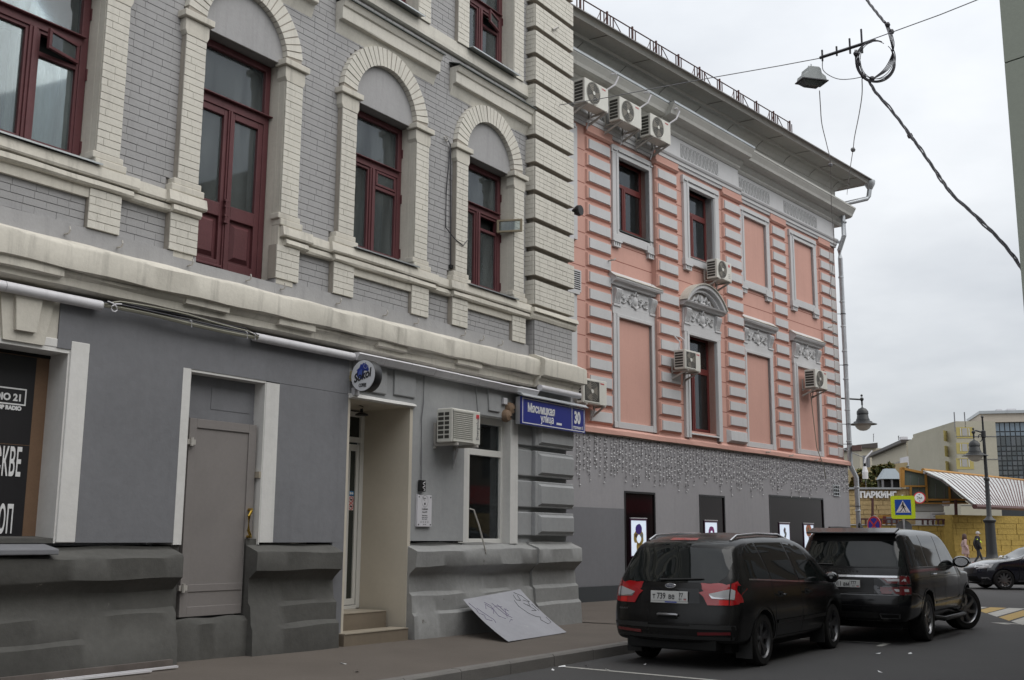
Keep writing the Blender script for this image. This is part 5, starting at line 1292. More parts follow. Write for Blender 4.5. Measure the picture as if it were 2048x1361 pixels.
# ------------------------------------------------------------------ buildings beyond the crossing
def front(D, az=0, px=1850):
    """a facade whose plane stands square to the view, at depth D; returns Facade and pixel converter"""
    o = at(px, 1079, D)
    f = Facade((o.x, o.y), R_(90) + az)
    base = f.o.copy()
    def uv(x, y, off=0):
        d = at(x, y, 1) - CPOS
        nrm = f.n
        t = ((f.o + f.n * off) - CPOS).dot(nrm) / d.dot(nrm)
        p = CPOS + d * t
        return (p - f.o).dot(f.d), p.z
    f.uv = uv
    return f
m_stone = M('yellow split stone', (.34, .235, .06), .9, .10, .25, .22, 5, .8, 9, bdist=.05)
m_stone2 = M('tan stone', (.42, .31, .155), .9, .08, .25, .18, 5, .6, 9, bdist=.04)
m_ochre = M('ochre timber frame', (.34, .17, .035), .6, .12, 1)
m_glroof = M('frosted glazing panel', (.47, .48, .47), .25, .12, .35, .05, 3, 0, 1)
m_sdark = plain('dull green glazing', (.10, .125, .105), .15)
# yellow stone podium with the parking entrance, about 70 m away
pk = front(70, R_(6), 1850)
pkb = thing('parking_building', 'tan stone parking entrance building with a sloping glass roof', 'building', pk.o, pk.rz)
def pbox(x0, y0, x1, y1, o0, o1, mat, name, par=None, bev=0):
    u0, v1 = pk.uv(x0, y0, o1); u1, v0 = pk.uv(x1, y1, o1)
    return MB().wall(u0, u1, o0, o1, v0, v1).obj(name, mat, par or pkb, bevel=bev)
# stone blocks of the tan wall and yellow wall, laid in courses
def stones(poly_px, h, w, off, mat, name, par, skip=(), seed=0):
    (x0, y0, x1, y1) = poly_px
    u0, v1 = pk.uv(x0, y0, off); u1, v0 = pk.uv(x1, y1, off)
    rn = random.Random(seed); n = max(1, round((v1 - v0) / h)); hh = (v1 - v0) / n; b = MB()
    for r in range(n):
        u = u0 - rn.uniform(0, w)
        while u < u1:
            ww = w * rn.uniform(.8, 1.25); a, e = max(u, u0), min(u + ww - .03, u1)
            if e - a > .05 and not any(p < (a + e) / 2 < q and s < v0 + (r + .5) * hh < t for p, s, q, t in skip):
                d = off + rn.uniform(-.015, .03)
                b.wall(a, e, off - .1, d, v0 + r * hh + .012, v0 + (r + 1) * hh - .012)
            u += ww
    return b.obj(name, mat, par, kind='stuff')
def px_rect(x0, y0, x1, y1, off): u0, v1 = pk.uv(x0, y0, off); u1, v0 = pk.uv(x1, y1, off); return (u0, v0, u1, v1)
pbox(1560, 978, 1833, 1050, -.9, -.52, m_stone2, 'entrance_wall')
sk = [px_rect(1757, 1031, 1800, 1050, -.45), px_rect(1830, 1024, 1884, 1050, -.45)]
stones((1600, 982, 1826, 1049), .30, .85, -.45, m_stone2, 'stone_block', pkb, sk, 2)
stones((1890, 1030, 1908, 1050), .30, .7, -.3, m_stone2, 'stone_block', pkb, (), 6)
pbox(1560, 975, 1802, 979, -1.2, -.2, m_zinc, 'wall_coping')
# lower yellow wall
u0, v1 = pk.uv(1560, 1050, 0); uR, vR = pk.uv(1912, 1118, 0)
MB().wall(u0, uR, -3, -.06, -.5, v1).obj('podium_wall', m_stone, pkb)
stones((1600, 1051, 1908, 1117), .34, 1.0, 0, m_stone, 'podium_stone', pkb, (), 4)
pbox(1700, 1049, 1908, 1051.5, -.7, .10, m_trim2, 'podium_coping')
# right hand yellow wall running away
w0, w1 = at(1908, 1079, 69.2), at(2330, 1079, 80)
yw = Facade((w0.x, w0.y), math.atan2(w1.x - w0.x, w1.y - w0.y))
yL = (Vector((w1.x, w1.y, 0)) - Vector((w0.x, w0.y, 0))).length
def ypx(x, y, off=0):
    d = at(x, y, 1) - CPOS; t = ((yw.o + yw.n * off) - CPOS).dot(yw.n) / d.dot(yw.n); p = CPOS + d * t
    return (p - yw.o).dot(yw.d), p.z
ywall = thing('side_wall', 'long dark yellow stone wall under the glass roof', 'wall', yw.o, yw.rz)
zt = ypx(1950, 1031)[1]; zp = ypx(1950, 1103)[1]
MB().wall(0, yL, -2, -.05, -.5, zt).obj('wall_core', m_stone, ywall)
b = MB(); rn = random.Random(9)
nr = round((zt - zp) / .36)
for r in range(nr):
    u = -rn.uniform(0, 1)
    while u < yL:
        w_ = rn.uniform(.7, 1.3); b.wall(max(u, 0), min(u + w_ - .03, yL), -.1, rn.uniform(0, .04), zp + r * .36 + .01, zp + (r + 1) * .36 - .01); u += w_
b.obj('wall_stone', m_stone, ywall, kind='stuff')
MB().prof([(-.1, zp), (.12, zp - .02), (.14, zp - .08), (.12, zp - .10), (.12, -.4), (-.1, -.4)], 0, yL).obj('wall_base', m_stone, ywall)
# glazed gable and sloping roof over the ramp
gp_ = lambda x, y, o=-.3: (pk.uv(x, y, o)[0], pk.uv(x, y, o)[1])
gab = [(1806, 940), (1846, 946), (1884, 962), (1935, 1006), (1938, 1008), (1822, 1006), (1822, 975), (1806, 974)]
MB().prism([gp_(x, y) for x, y in gab], .36, .42).obj('gable_glazing', m_sdark, pkb)
def bar(x0, y0, x1, y1, wd, mat, name='gable_bar', o=-.28, par=None):
    a, e = gp_(x0, y0, o), gp_(x1, y1, o)
    d = Vector((e[0] - a[0], e[1] - a[1])).normalized() * wd / 2
    return MB().prism([(a[0] - d.y, a[1] + d.x), (e[0] - d.y, e[1] + d.x), (e[0] + d.y, e[1] - d.x), (a[0] + d.y, a[1] - d.x)], -o - .1, -o + .08).obj(name, mat, par or pkb)
for t in ((1806, 935, 1806, 975, .16), (1802, 937, 1846, 946, .14), (1808, 973, 1853, 973, .10), (1851, 947, 1854, 1004, .11), (1821, 974, 1822, 1008, .12), (1898, 970, 1900, 1003, .09), (1821, 1000, 1935, 1000, .12), (1820, 1007, 1936, 1007, .08)): bar(*t, m_ochre)
bar(1846, 944, 1885, 960, .22, m_tube, 'roof_verge'); bar(1884, 959, 1947, 1008, .24, m_tube, 'roof_verge')
pbox(1800, 936, 1809, 975, -.5, -.2, m_ochre, 'gable_post')
for i in range(14):
    MB().prism([gp_(1812 + 8.5 * i, 947 + 3 * i), gp_(1812.8 + 8.5 * i, 947 + 3 * i), gp_(1812.8 + 8.5 * i, 999), gp_(1812 + 8.5 * i, 999)], .33, .36).obj('glazing_bar', m_gink, pkb) if i % 2 else None
# roof: strips running from the ridge down to the eave, receding to the right
rid0, kn0, ea0 = at(1846, 942, 70), at(1886, 960, 67.6), at(1949, 1010, 64.8)
rv = Vector((w1.x - w0.x, w1.y - w0.y, 0)).normalized()
rid1, kn1, ea1 = at(2060, 963.5, 100), at(2060, 978, 90), at(2060, 1015.5, 78)
rf = MB().add([rid0, kn0, ea0, rid1, kn1, ea1], [(0, 1, 4, 3), (1, 2, 5, 4)])
nst = 24
roofo = thing('glass_roof', 'sloping frosted glass roof of the parking ramp with dark ribs', 'roof')
def persp(a, e, t, D0, D1): return a.lerp(e, t)
for i in range(nst):
    t0, t1 = i / nst, (i + .93) / nst
    for j, (a, e, c, d) in enumerate(((rid0, rid1, kn0, kn1), (kn0, kn1, ea0, ea1))):
        k0, k1 = (0, .93) if j == 0 else (.01, 1)
        q = [a.lerp(e, t0), a.lerp(e, t1), c.lerp(d, t1), c.lerp(d, t0)]
        for seg in ((0, 1),) if j == 0 else ((.0, .735), (.75, 1)):
            qq = [q[0].lerp(q[3], seg[0]), q[1].lerp(q[2], seg[0]), q[1].lerp(q[2], seg[1]), q[0].lerp(q[3], seg[1])]
            up_ = Vector((0, 0, .03 + .02 * random.random()))
            MB().add([p + up_ for p in qq] + [p - Vector((0, 0, .02)) for p in qq], [(0, 1, 2, 3), (0, 4, 5, 1), (1, 5, 6, 2), (2, 6, 7, 3), (3, 7, 4, 0)]).obj('glass_panel', m_glroof, roofo)
    r0, r1, r2 = rid0.lerp(rid1, (i + .965) / nst), kn0.lerp(kn1, (i + .965) / nst), ea0.lerp(ea1, (i + .965) / nst)
    MB().tube([r0, r1, r2], .07, 5).obj('roof_rib', m_rail, roofo)
MB().add([p - Vector((0, 0, .05)) for p in (rid0, kn0, ea0, rid1, kn1, ea1)], [(0, 1, 4, 3), (1, 2, 5, 4)]).obj('roof_deck', m_ochre, roofo)
MB().tube([ea0 - Vector((0, 0, .1)), ea1 - Vector((0, 0, .1))], .16, 6).obj('roof_gutter', m_rail, roofo)
MB().tube([rid0 + Vector((0, 0, .05)), rid1 + Vector((0, 0, .05))], .12, 6).obj('roof_ridge', m_ochre, roofo)
# door, shutter, sign letters, railing, ventilation turret
dr = pbox(1757, 1031, 1800, 1050, -.52, -.40, m_ochre, 'entrance_door')
pbox(1766, 1034, 1798, 1047, -.40, -.38, m_gink, 'door_pane', dr); pbox(1765.5, 1033, 1773, 1047, -.41, -.375, m_maroon, 'door_post', dr)
for i in range(9):
    y0 = 1024.5 + 2.85 * i
    pbox(1831, y0, 1884, y0 + 2.7, -.6, -.5 + .01 * (i % 2), M('white roller slat', (.60, .60, .58), .5, .05, 1), 'shutter_slat')
pbox(1831, 1008, 1888, 1023.5, -.7, -.48, m_sdark if False else M('pale lintel panel', (.36, .36, .33), .6, .05), 'shutter_head')
pbox(1832, 1022.5, 1887, 1024, -.7, -.45, m_black, 'shutter_track')
nb = pbox(1860, 1025, 1891, 1043, -.47, -.45, m_trim, 'notice_board')
for i, (wd, y) in enumerate(((12, 1028), (9, 1033), (10, 1038))): pbox(1876 - wd, y, 1876 + wd, y + 1.6, -.45, -.44, m_gink, 'notice_print', nb)
pbox(1885, 1003, 1900, 1012.5, -.8, -.3, m_tube, 'camera_box')
um, vm = pk.uv(1720, 995.5, -.35)
s_ = (pk.uv(1720, 984, -.35)[1] - vm) / .70
text('ПАРКИНГ', s_, m_white, pkb, (um, .36, vm), 'lettering', bold=.03, sx=(pk.uv(1793, 990, -.35)[0] - um) / (s_ * 4.8), ext=.06)
for i in range(19):
    x = 1721 + 10.35 * i
    if 1797 < x < 1838: continue
    bar(x, 1039, x, 1050, .09, m_rail, 'railing_post', .05)
bar(1715, 1038.5, 1912, 1040, .10, m_rail, 'railing_bar', .06)
bar(1745, 997, 1745, 1050, .12, m_rail, 'railing_post', .02); bar(1911, 1000, 1913, 1050, .16, m_rail, 'railing_post', .04)
tu, tv = pk.uv(1759, 976, -3); tu2, tt = pk.uv(1803, 959, -3)
tur = thing('ventilation_turret', 'small grey hipped ventilation turret on the parking roof', 'turret', pk.pt((tu + tu2) / 2, -3.2, tv), pk.rz)
hw = (tu2 - tu) / 2
zt2 = pk.uv(1780, 938, -3)[1] - tv; zb_ = tt - tv
MB().add([(-hw, -hw, zb_), (hw, -hw, zb_), (hw, hw, zb_), (-hw, hw, zb_), (-hw * .45, -hw * .45, zt2), (hw * .45, -hw * .45, zt2), (hw * .45, hw * .45, zt2), (-hw * .45, hw * .45, zt2)], [(0, 1, 5, 4), (1, 2, 6, 5), (2, 3, 7, 6), (3, 0, 4, 7), (4, 5, 6, 7), (3, 2, 1, 0)]).obj('turret_roof', M('blue grey sheet', (.25, .29, .32), .45, .08), tur)
for x in (-.8, 0, .8):
    for y in (-.8, .8): MB().box(x * hw - .06, x * hw + .06, y * hw - .06, y * hw + .06, -.1, zb_).obj('turret_post', m_gink, tur)
MB().box(-hw * .7, hw * .7, -hw * .7, hw * .7, -.1, zb_ * .95).obj('turret_core', m_dark, tur)
MB().box(-hw, hw, -hw, hw, -.3, -.05).obj('turret_curb', m_zinc, tur)

# glass fronted office block, far right
gl_ = front(112, R_(14), 1965)
gbl = thing('office_building', 'pale stone office building with a large dark glass curtain wall', 'building', gl_.o, gl_.rz)
m_lime = M('pale limestone', (.47, .42, .355), .85, .05, .1, .04, 2, .05, 5)
gx = lambda x, y, o=0: gl_.uv(x, y, o)
uA, vT = gx(1960, 828.5); uB, _ = gx(1979, 840); uC = gx(2250, 800)[0]
vG = gx(1979, 845)[1]
MB().wall(uA, uB, -8, 0, 0, vT).obj('stone_pier', m_lime, gbl)
MB().wall(uB, uC, -8, 0, vG, vT).obj('stone_band', m_lime, gbl)
MB().wall(uA - .1, uC, -8.2, .25, vT, vT + .3).obj('roof_edge', m_zinc, gbl)
MB().wall(uA, uC, -20, -8, 0, vT - .5).obj('rear_wall', m_lime, gbl)
cw = MB().wall(uB, uC, -8, -.5, 0, vG).obj('curtain_wall', plain('dark mullion grey', (.04, .045, .05), .4), gbl)
pw = (gx(1989.2, 850)[0] - gx(1979, 850)[0])
ys = [845, 863.5, 873, 893, 903, 912, 922, 932, 941, 951, 962, 975]
vs_ = [gx(1985, y)[1] for y in ys]
gcols = [(.17, .22, .27), (.15, .19, .23), (.055, .065, .07), (.075, .085, .09), (.09, .10, .11), (.06, .075, .085)]
gm_ = [plain('office pane %d' % i, c, .04, 0, .8) for i, c in enumerate(gcols)]
pan = MB().wall(.05, pw - .05, -.42, -.40, 0, 1)
pms = [pan.mesh('window_pane', m) for m in gm_]
for i in range(12):
    for j in range(len(vs_) - 1):
        k_ = 0 if j == 0 else 1 if j == 1 else 2 + (i * 7 + j * 3) % 4
        link_copy(pms[k_], 'window_pane', gbl, (uB + i * pw, 0, vs_[j + 1] + .06), (1, 1, vs_[j] - vs_[j + 1] - .12))
for (x0, x1, y0, y1) in ((1993, 2005, 819, 826), (2015, 2033, 818, 826)):
    a, t_ = gx(x0, y0, -3); e, b0 = gx(x1, y1, -3)
    MB().wall(a, e, -5, -3, b0 - .5, t_).obj('roof_plant', m_tube, gbl)
# building wrapped in printed scaffold netting
wr_ = front(104, R_(4), 1925)
wx = lambda x, y, o=0: wr_.uv(x, y, o)
wb = thing('wrapped_building', 'building wrapped in yellowish scaffold netting printed like a facade', 'building', wr_.o, wr_.rz)
m_net = M('grey netting', (.40, .375, .30), .9, .08, .4, .05, 4, .1, 4)
m_nety = M('yellow printed netting', (.42, .35, .13), .9, .10, .5, .06, 3, .1, 4)
m_netw = M('printed window grey', (.36, .35, .33), .9, .06)
a, t_ = wx(1897, 843); e, _ = wx(1990, 840); c, _ = wx(1910, 843)
MB().wall(c, e, -14, 0, 0, t_).obj('netting', m_net, wb)
MB().add([(c, 0, 0), (c, 0, t_), (a, 3.5, t_ - .7), (a, 3.5, 0), (a, 14, 0), (a, 14, t_ - .7)], [(0, 1, 2, 3), (3, 2, 5, 4)]).obj('netting', m_net, wb)
for i in range(3):
    y0, y1 = 855 + 31 * i, 877 + 31 * i
    p, q = wx(1912, y0), wx(1948, y1)
    s = MB().wall(p[0], q[0], 0, .03, q[1], p[1]).obj('printed_panel', m_nety, wb)
    p, q = wx(1923.5, y0 + 2), wx(1935, y1 - 5)
    MB().wall(p[0], q[0], .03, .05, q[1], p[1]).obj('printed_window', m_netw, s)
    m0, mb = (p[0] + q[0]) / 2, (p[1] + q[1]) / 2
    for k_ in (-.05, .05): MB().wall(m0 - .04 + k_ * 8, m0 + .04 + k_ * 8, .05, .06, q[1], p[1]).obj('printed_bar', m_trim, s)
    p, q = wx(1900, y0 + 4), wx(1907, y1 + 4)
    MB().add([(a + .9, 2.6, q[1]), (c - .9, .85, q[1]), (c - .9, .85, p[1]), (a + .9, 2.6, p[1])], [(0, 1, 2, 3)]).obj('printed_window', m_nety, wb)
for i in range(8): MB().wall(c, e, 0, .05, t_ - 1.5 - i * 2.2, t_ - 1.45 - i * 2.2).obj('scaffold_tube', m_gink, wb)
for x in (1909.5, 1930): u = wx(x, 840)[0]; MB().wall(u - .04, u + .04, -.1, 0, t_ - 1, t_ + .9).obj('scaffold_pole', m_gink, wb)
# long cream building on the skyline
cr0, cr1 = at(1752, 1079, 178), at(1824, 1079, 150)
cf = Facade((cr0.x, cr0.y), math.atan2(cr1.x - cr0.x, cr1.y - cr0.y))
cL = (Vector((cr1.x, cr1.y, 0)) - cf.o).length
cbd = thing('cream_building', 'long cream building with a flat overhanging eave on the skyline', 'building', cf.o, cf.rz)
m_cr = M('cream stucco', (.47, .43, .34), .85, .05, .1, .03, 1, .05, 3)
zt3 = at(1824, 880, 150).z
MB().wall(0, cL, -12, 0, 0, zt3).obj('wall', m_cr, cbd)
MB().wall(-.3, cL, -12, .7, zt3 - .2, zt3 + .25).obj('roof_eave', m_roof, cbd)
for i in range(18):
    x0 = 1.2 + (cL - 2.4) * i / 18; ww = (cL - 2.4) / 18 * .5
    for (ya, yb) in ((zt3 - 4.4, zt3 - 2.4), (zt3 - 8.8, zt3 - 6.8)):
        MB().wall(x0, x0 + ww, -.05, .03, ya, yb).obj('window', m_gink, cbd)
    if i > 8: MB().wall(x0, x0 + ww * .8, .03, .5, zt3 - 10.2, zt3 - 9.6).obj('window_box', m_tube, cbd)
def cloc(px, py, D): p = at(px, py, D) - cf.o; return (p.dot(cf.d), -p.dot(cf.n), p.z)
gpx = [(1808, 1075), (1808, 884), (1824, 876), (1828, 876), (1866, 887), (1866, 881), (1876, 881), (1877, 889), (1900, 890), (1900, 1075)]
A = [cloc(x, y, 150) for x, y in gpx[2:]]; A = [cloc(1824, 1075, 150)] + A; Bk = [cloc(x, y, 162) for x, y in [(1824, 1075)] + gpx[2:]]
k_ = len(A)
MB().add(A + Bk, [tuple(range(k_)), tuple(range(2 * k_ - 1, k_ - 1, -1))] + [(i, (i + 1) % k_, (i + 1) % k_ + k_, i + k_) for i in range(k_)]).obj('gable_wall', m_cr, cbd)
# projecting block at its left end
lbk = thing('corner_block_house', 'cream block with a brown eave at the left end of the skyline', 'building', at(1740, 1079, 188), 0)
lo_ = Vector(lbk.location)
x0, x1, zz = at(1729, 890, 188).x - lo_.x, at(1752, 890, 188).x - lo_.x, at(1740, 894, 188).z - lo_.z
MB().box(x0, x1 + 8, 0, 25, -lo_.z, zz).obj('wall', m_cr, lbk)
MB().add([(x0 - .6, -.8, zz), (x1 + 1, -.8, zz), (x1 + 1, 25, zz), (x0 - .6, 25, zz), (x0 - .6, -.8, zz + .5), (x1 + 1, -.8, zz + .9), (x1 + 1, 25, zz + .9), (x0 - .6, 25, zz + .5)], [(0, 1, 5, 4), (3, 2, 1, 0), (4, 5, 6, 7), (0, 4, 7, 3), (1, 2, 6, 5)]).obj('roof_eave', m_roof, lbk)
for i in range(3): MB().box(x0 + .5 + i * (x1 - x0) * .2, x0 + .5 + i * (x1 - x0) * .2 + .45, -.05, .05, zz - 7.5, zz - 1.3).obj('window', m_gink, lbk)
for (px, D, y0, y1) in ((1747, 180, 884, 868), (1833, 155, 878, 869), (1891, 140, 893, 871), (1797, 158, 881, 872)):
    p, q = cloc(px, y0, D), cloc(px, y1, D); h_ = q[2] - p[2]
    MB().tube([p, q], .05, 4).tube([(q[0] - .5, q[1], q[2] - .05), (q[0] + .5, q[1], q[2] - .05)], .04, 4).tube([(q[0] - .4, q[1], q[2] - h_ * .4), (q[0] + .4, q[1], q[2] - h_ * .4)], .04, 4).obj('roof_aerial', m_gink, cbd)
p, q = cloc(1806, 884, 160), cloc(1811, 875, 160)
MB().box(min(p[0], q[0]), max(p[0], q[0]) + 1, p[1] - .5, p[1] + .5, p[2], q[2]).obj('chimney', m_tube, cbd)
# house with the blue grey mansard roof in between
bl_ = front(122, R_(-8), 1860)
bx_ = lambda x, y, o=0: bl_.uv(x, y, o)
bh = thing('mansard_house', 'ochre house with a blue grey mansard roof and roof lights', 'house', bl_.o, bl_.rz)
def bp(x, y, o): u, v = bx_(x, y, o); return (u, -o, v)
MB().add([bp(1812, 933, 0), bp(1866, 924, 0), bp(1905, 924, 0), bp(1905, 905, -4), bp(1868, 907, -4), bp(1824, 921, -4)], [(0, 1, 4, 5), (1, 2, 3, 4)]).obj('roof', M('blue grey roof sheet', (.27, .32, .34), .45, .08), bh)
a, t_ = bx_(1815, 934); e, _ = bx_(1906, 925)
MB().wall(a, e, -16, -.3, 0, bx_(1880, 926)[1]).obj('wall', M('ochre stucco', (.40, .31, .17), .85, .06), bh)
for (x0, x1, y0, y1) in ((1872, 1881, 912, 919), (1882.5, 1892, 912, 919)):
    p, q = bx_(x0, y0, -.8), bx_(x1, y1, -.4)
    w_ = MB().wall(p[0], q[0], -2.0, .1, q[1], p[1]).obj('roof_light', m_gink, bh)
    MB().wall(p[0] + .1, q[0] - .1, .1, .12, q[1] + .1, p[1] - .1).obj('pane', m_tube, w_)
for i in range(5):
    x = 1817 + 6 * i + (4 if i > 2 else 0); p = bx_(x, 924 - i * 1.2, -1)
    MB().wall(p[0] - .5, p[0] + .5, -2, -.2, p[1] - .8, p[1] + .5).obj('dormer', m_tube, bh)
for x in (1820, 1828, 1862, 1880): p = bx_(x, 934); MB().wall(p[0] - .5, p[0] + .5, -.3, -.2, p[1] - 3, p[1] - .7).obj('window', m_gink, bh)
MB().tube([bp(1863, 925, .1), bp(1865, 945, .1)], .25, 6).obj('downpipe', m_tube, bh)

# ------------------------------------------------------------------ trees behind the parking entrance
m_leaf = [M('autumn leaf %d' % i, c, .7, .35, .8, .2, 6) for i, c in enumerate(((.055, .065, .018), (.085, .085, .02), (.13, .09, .02), (.11, .06, .025)))]
def tree(label, px, D, top, base, half, mats, n, seed):
    rn = random.Random(seed); p0 = at(px, base, D); zt_ = at(px, top, D).z; r = half * D / F_PX
    t = thing('tree', label, 'tree', (p0.x, p0.y, 0), 0, 'trees behind the parking entrance')
    H_ = zt_
    b = MB().tube([(0, 0, 0), (.1, 0, H_ * .35), (-.1, .1, H_ * .75)], [.28, .2, .06], 6)
    for k_ in range(6):
        a_ = k_ * 1.05; b.tube([(.1, 0, H_ * (.35 + .05 * k_)), (cos(a_) * r * .5, sin(a_) * r * .5, H_ * (.55 + .05 * k_))], [.1, .03], 5)
    b.obj('trunk', M('bark', (.06, .045, .03), .9, .2), t)
    cl = []
    for k_ in range(26):
        a_ = rn.uniform(0, 2 * pi); q = rn.random() ** .5
        cl.append((cos(a_) * r * q * .9, sin(a_) * r * q * .9, H_ * rn.uniform(.45, .97), r * rn.uniform(.22, .4)))
    b = MB()
    for i in range(n):
        c_ = rn.choice(cl); d = Vector((rn.gauss(0, 1), rn.gauss(0, 1), rn.gauss(0, .8))); d = d.normalized() * (c_[3] * rn.uniform(.55, 1.05))
        p = Vector(c_[:3]) + d
        x = Vector((rn.uniform(-1, 1), rn.uniform(-1, 1), rn.uniform(-.6, .6))).normalized(); y = x.cross(Vector((rn.uniform(-1, 1), rn.uniform(-1, 1), 1))).normalized()
        s = rn.uniform(.12, .26)
        b.add([p - x * s, p - y * s * .6, p + x * s, p + y * s * .6], [(0, 1, 2, 3)], rn.choice(range(len(mats))))
    b.obj('crown', mats, t, kind='stuff')
tree('dense dark green tree behind the parking entrance roof', 1762, 92, 927, 1000, 30, [m_leaf[0], m_leaf[0], m_leaf[1], m_leaf[2]], 5200, 1)
tree('brownish autumn tree left of the thin pale lamp post', 1712, 84, 944, 1000, 17, [m_leaf[2], m_leaf[3], m_leaf[1]], 2600, 2)
tree('green tree on the far left behind the pink corner', 1728, 100, 938, 1000, 22, [m_leaf[0], m_leaf[1]], 2600, 3)
tree('low green bush in front of the ventilation turret', 1748, 80, 966, 985, 14, [m_leaf[0], m_leaf[0], m_leaf[1]], 1400, 4)

# ------------------------------------------------------------------ the building whose corner edges into the frame on the right
ob = thing('corner_building', 'plain pale grey green building edge at the right of the frame', 'building', G.pt(-8.93, 9.06, 0), G.rz)
m_og = M('grey green stucco', (.34, .365, .31), .85, .03, .5, .05, 40, .15, 60)
rzE = math.radians(34.256 - 38.0 + 0)
def edge_poly(z0, z1): return None
fd = Vector((sin(R_(141)), cos(R_(141)), 0)); loc = lambda w: ((w - G.pt(-8.93, 9.06, 0)).dot(G.d), -(w - G.pt(-8.93, 9.06, 0)).dot(G.n))
c0 = (0, 0); c1 = loc(G.pt(-8.93, 9.06, 0) + fd * 7)
c2 = (14, -11); c3 = (14, 0)
def slab(z0, z1, ins): return MB().prism([(c0[0] + ins, c0[1] - ins), (c1[0] + ins, c1[1]), (c2[0], c2[1]), (c3[0], c3[1] - ins)], z0, z1, 'z')
slab(1.2, 5.17, 0).obj('wall', m_og, ob); slab(5.18, 9.5, 0).obj('wall', m_og, ob); slab(5.17, 5.18, .01).obj('wall_joint', m_dark, ob); slab(0, 1.2, .0).obj('wall_base', m_slate, ob)
for i in range(4):
    for j in range(2): MB().box(1.5 + 3.2 * i, 2.9 + 3.2 * i, -.05, .04, 2.2 + 3.4 * j, 4.2 + 3.4 * j).obj('window', m_dglz, ob)
ob2 = thing('reflection_terrace', 'unseen dark terrace with a red fascia added for reflections on the opposite side', 'building', G.pt(5.2, 10.6, 0), G.rz)  # out of view; added dark so the car sides do not mirror bright sky
MB().box(0, 20, -10, 0, 0, 13).obj('wall', M('dark ochre stucco', (.16, .13, .10), .85, .08), ob2)
for i in range(6):
    for j in range(3): MB().box(1.2 + 3.1 * i, 2.7 + 3.1 * i, -.05, .05, 3.6 + 3.1 * j, 5.6 + 3.1 * j).obj('window', m_dglz, ob2)
    MB().box(.6 + 3.1 * i, 3.2 + 3.1 * i, -.05, .05, .4, 2.6).obj('shop_window', m_dglz, ob2)
MB().box(.2, 19.8, 0, .15, 2.7, 3.3).obj('reflection_fascia', plain('red fascia', (.45, .02, .02), .4), ob2); MB().box(6, 13, .15, .2, 1.2, 2.4).obj('reflection_poster', m_marky, ob2)  # invented red and yellow boards, there only to colour the reflections
# opposite side of the street, behind the camera: seen only in reflections
op = thing('opposite_building', 'plain cream building across the street behind the viewer', 'building', G.pt(-45, 13.5, 0), G.rz)
MB().box(0, 27, -10, 0, 0, 15).obj('wall', M('opposite cream stucco', (.36, .34, .30), .85, .05), op)
for i in range(8):
    for j in range(4): MB().box(1.5 + 3.2 * i, 2.9 + 3.2 * i, -.05, .05, 1.2 + 3.5 * j, 3.4 + 3.5 * j).obj('window', m_dglz, op)
# ------------------------------------------------------------------ cars
def lerp_t(tab, x):
    if x <= tab[0][0]: return tab[0][1]
    for (a, b), (c, d) in zip(tab, tab[1:]):
        if x <= c:
            t = (x - a) / (c - a); t = t * t * (3 - 2 * t) * .5 + t * .5
            return b + (d - b) * t
    return tab[-1][1]
m_paint = M('black car paint', (.008, .008, .009), .16, 0, 1, 0, 1, 0, 1, 0, 0, .25, .30)
m_paintd = M('dusty black car paint', (.010, .0095, .0095), .24, .25, 2, 0, 1, 0, 1, 0, 0, .1, .25)
m_cglas = plain('tinted car glass', (.010, .012, .012), .03, 0, .40)
m_trimb = plain('black plastic trim', (.018, .018, .018), .55)
m_tyre = M('tyre rubber', (.020, .019, .019), .85, .1, 5, .1, 30, .2, 80)
m_alloy = plain('grey alloy', (.30, .30, .31), .32, .85)
m_alloyd = plain('dark grey alloy', (.13, .13, .135), .35, .8)
m_chrome = plain('satin chrome', (.62, .62, .64), .22, 1)
m_redl = plain('red lamp lens', (.36, .008, .012), .12, 0, .7, .6)
m_redd = plain('dark red lamp lens', (.12, .006, .010), .12, 0, .7, .6)
m_clear = plain('clear lamp lens', (.42, .42, .43), .12, 0, .8, .6)
m_plate = plain('number plate white', (.56, .56, .55), .4)

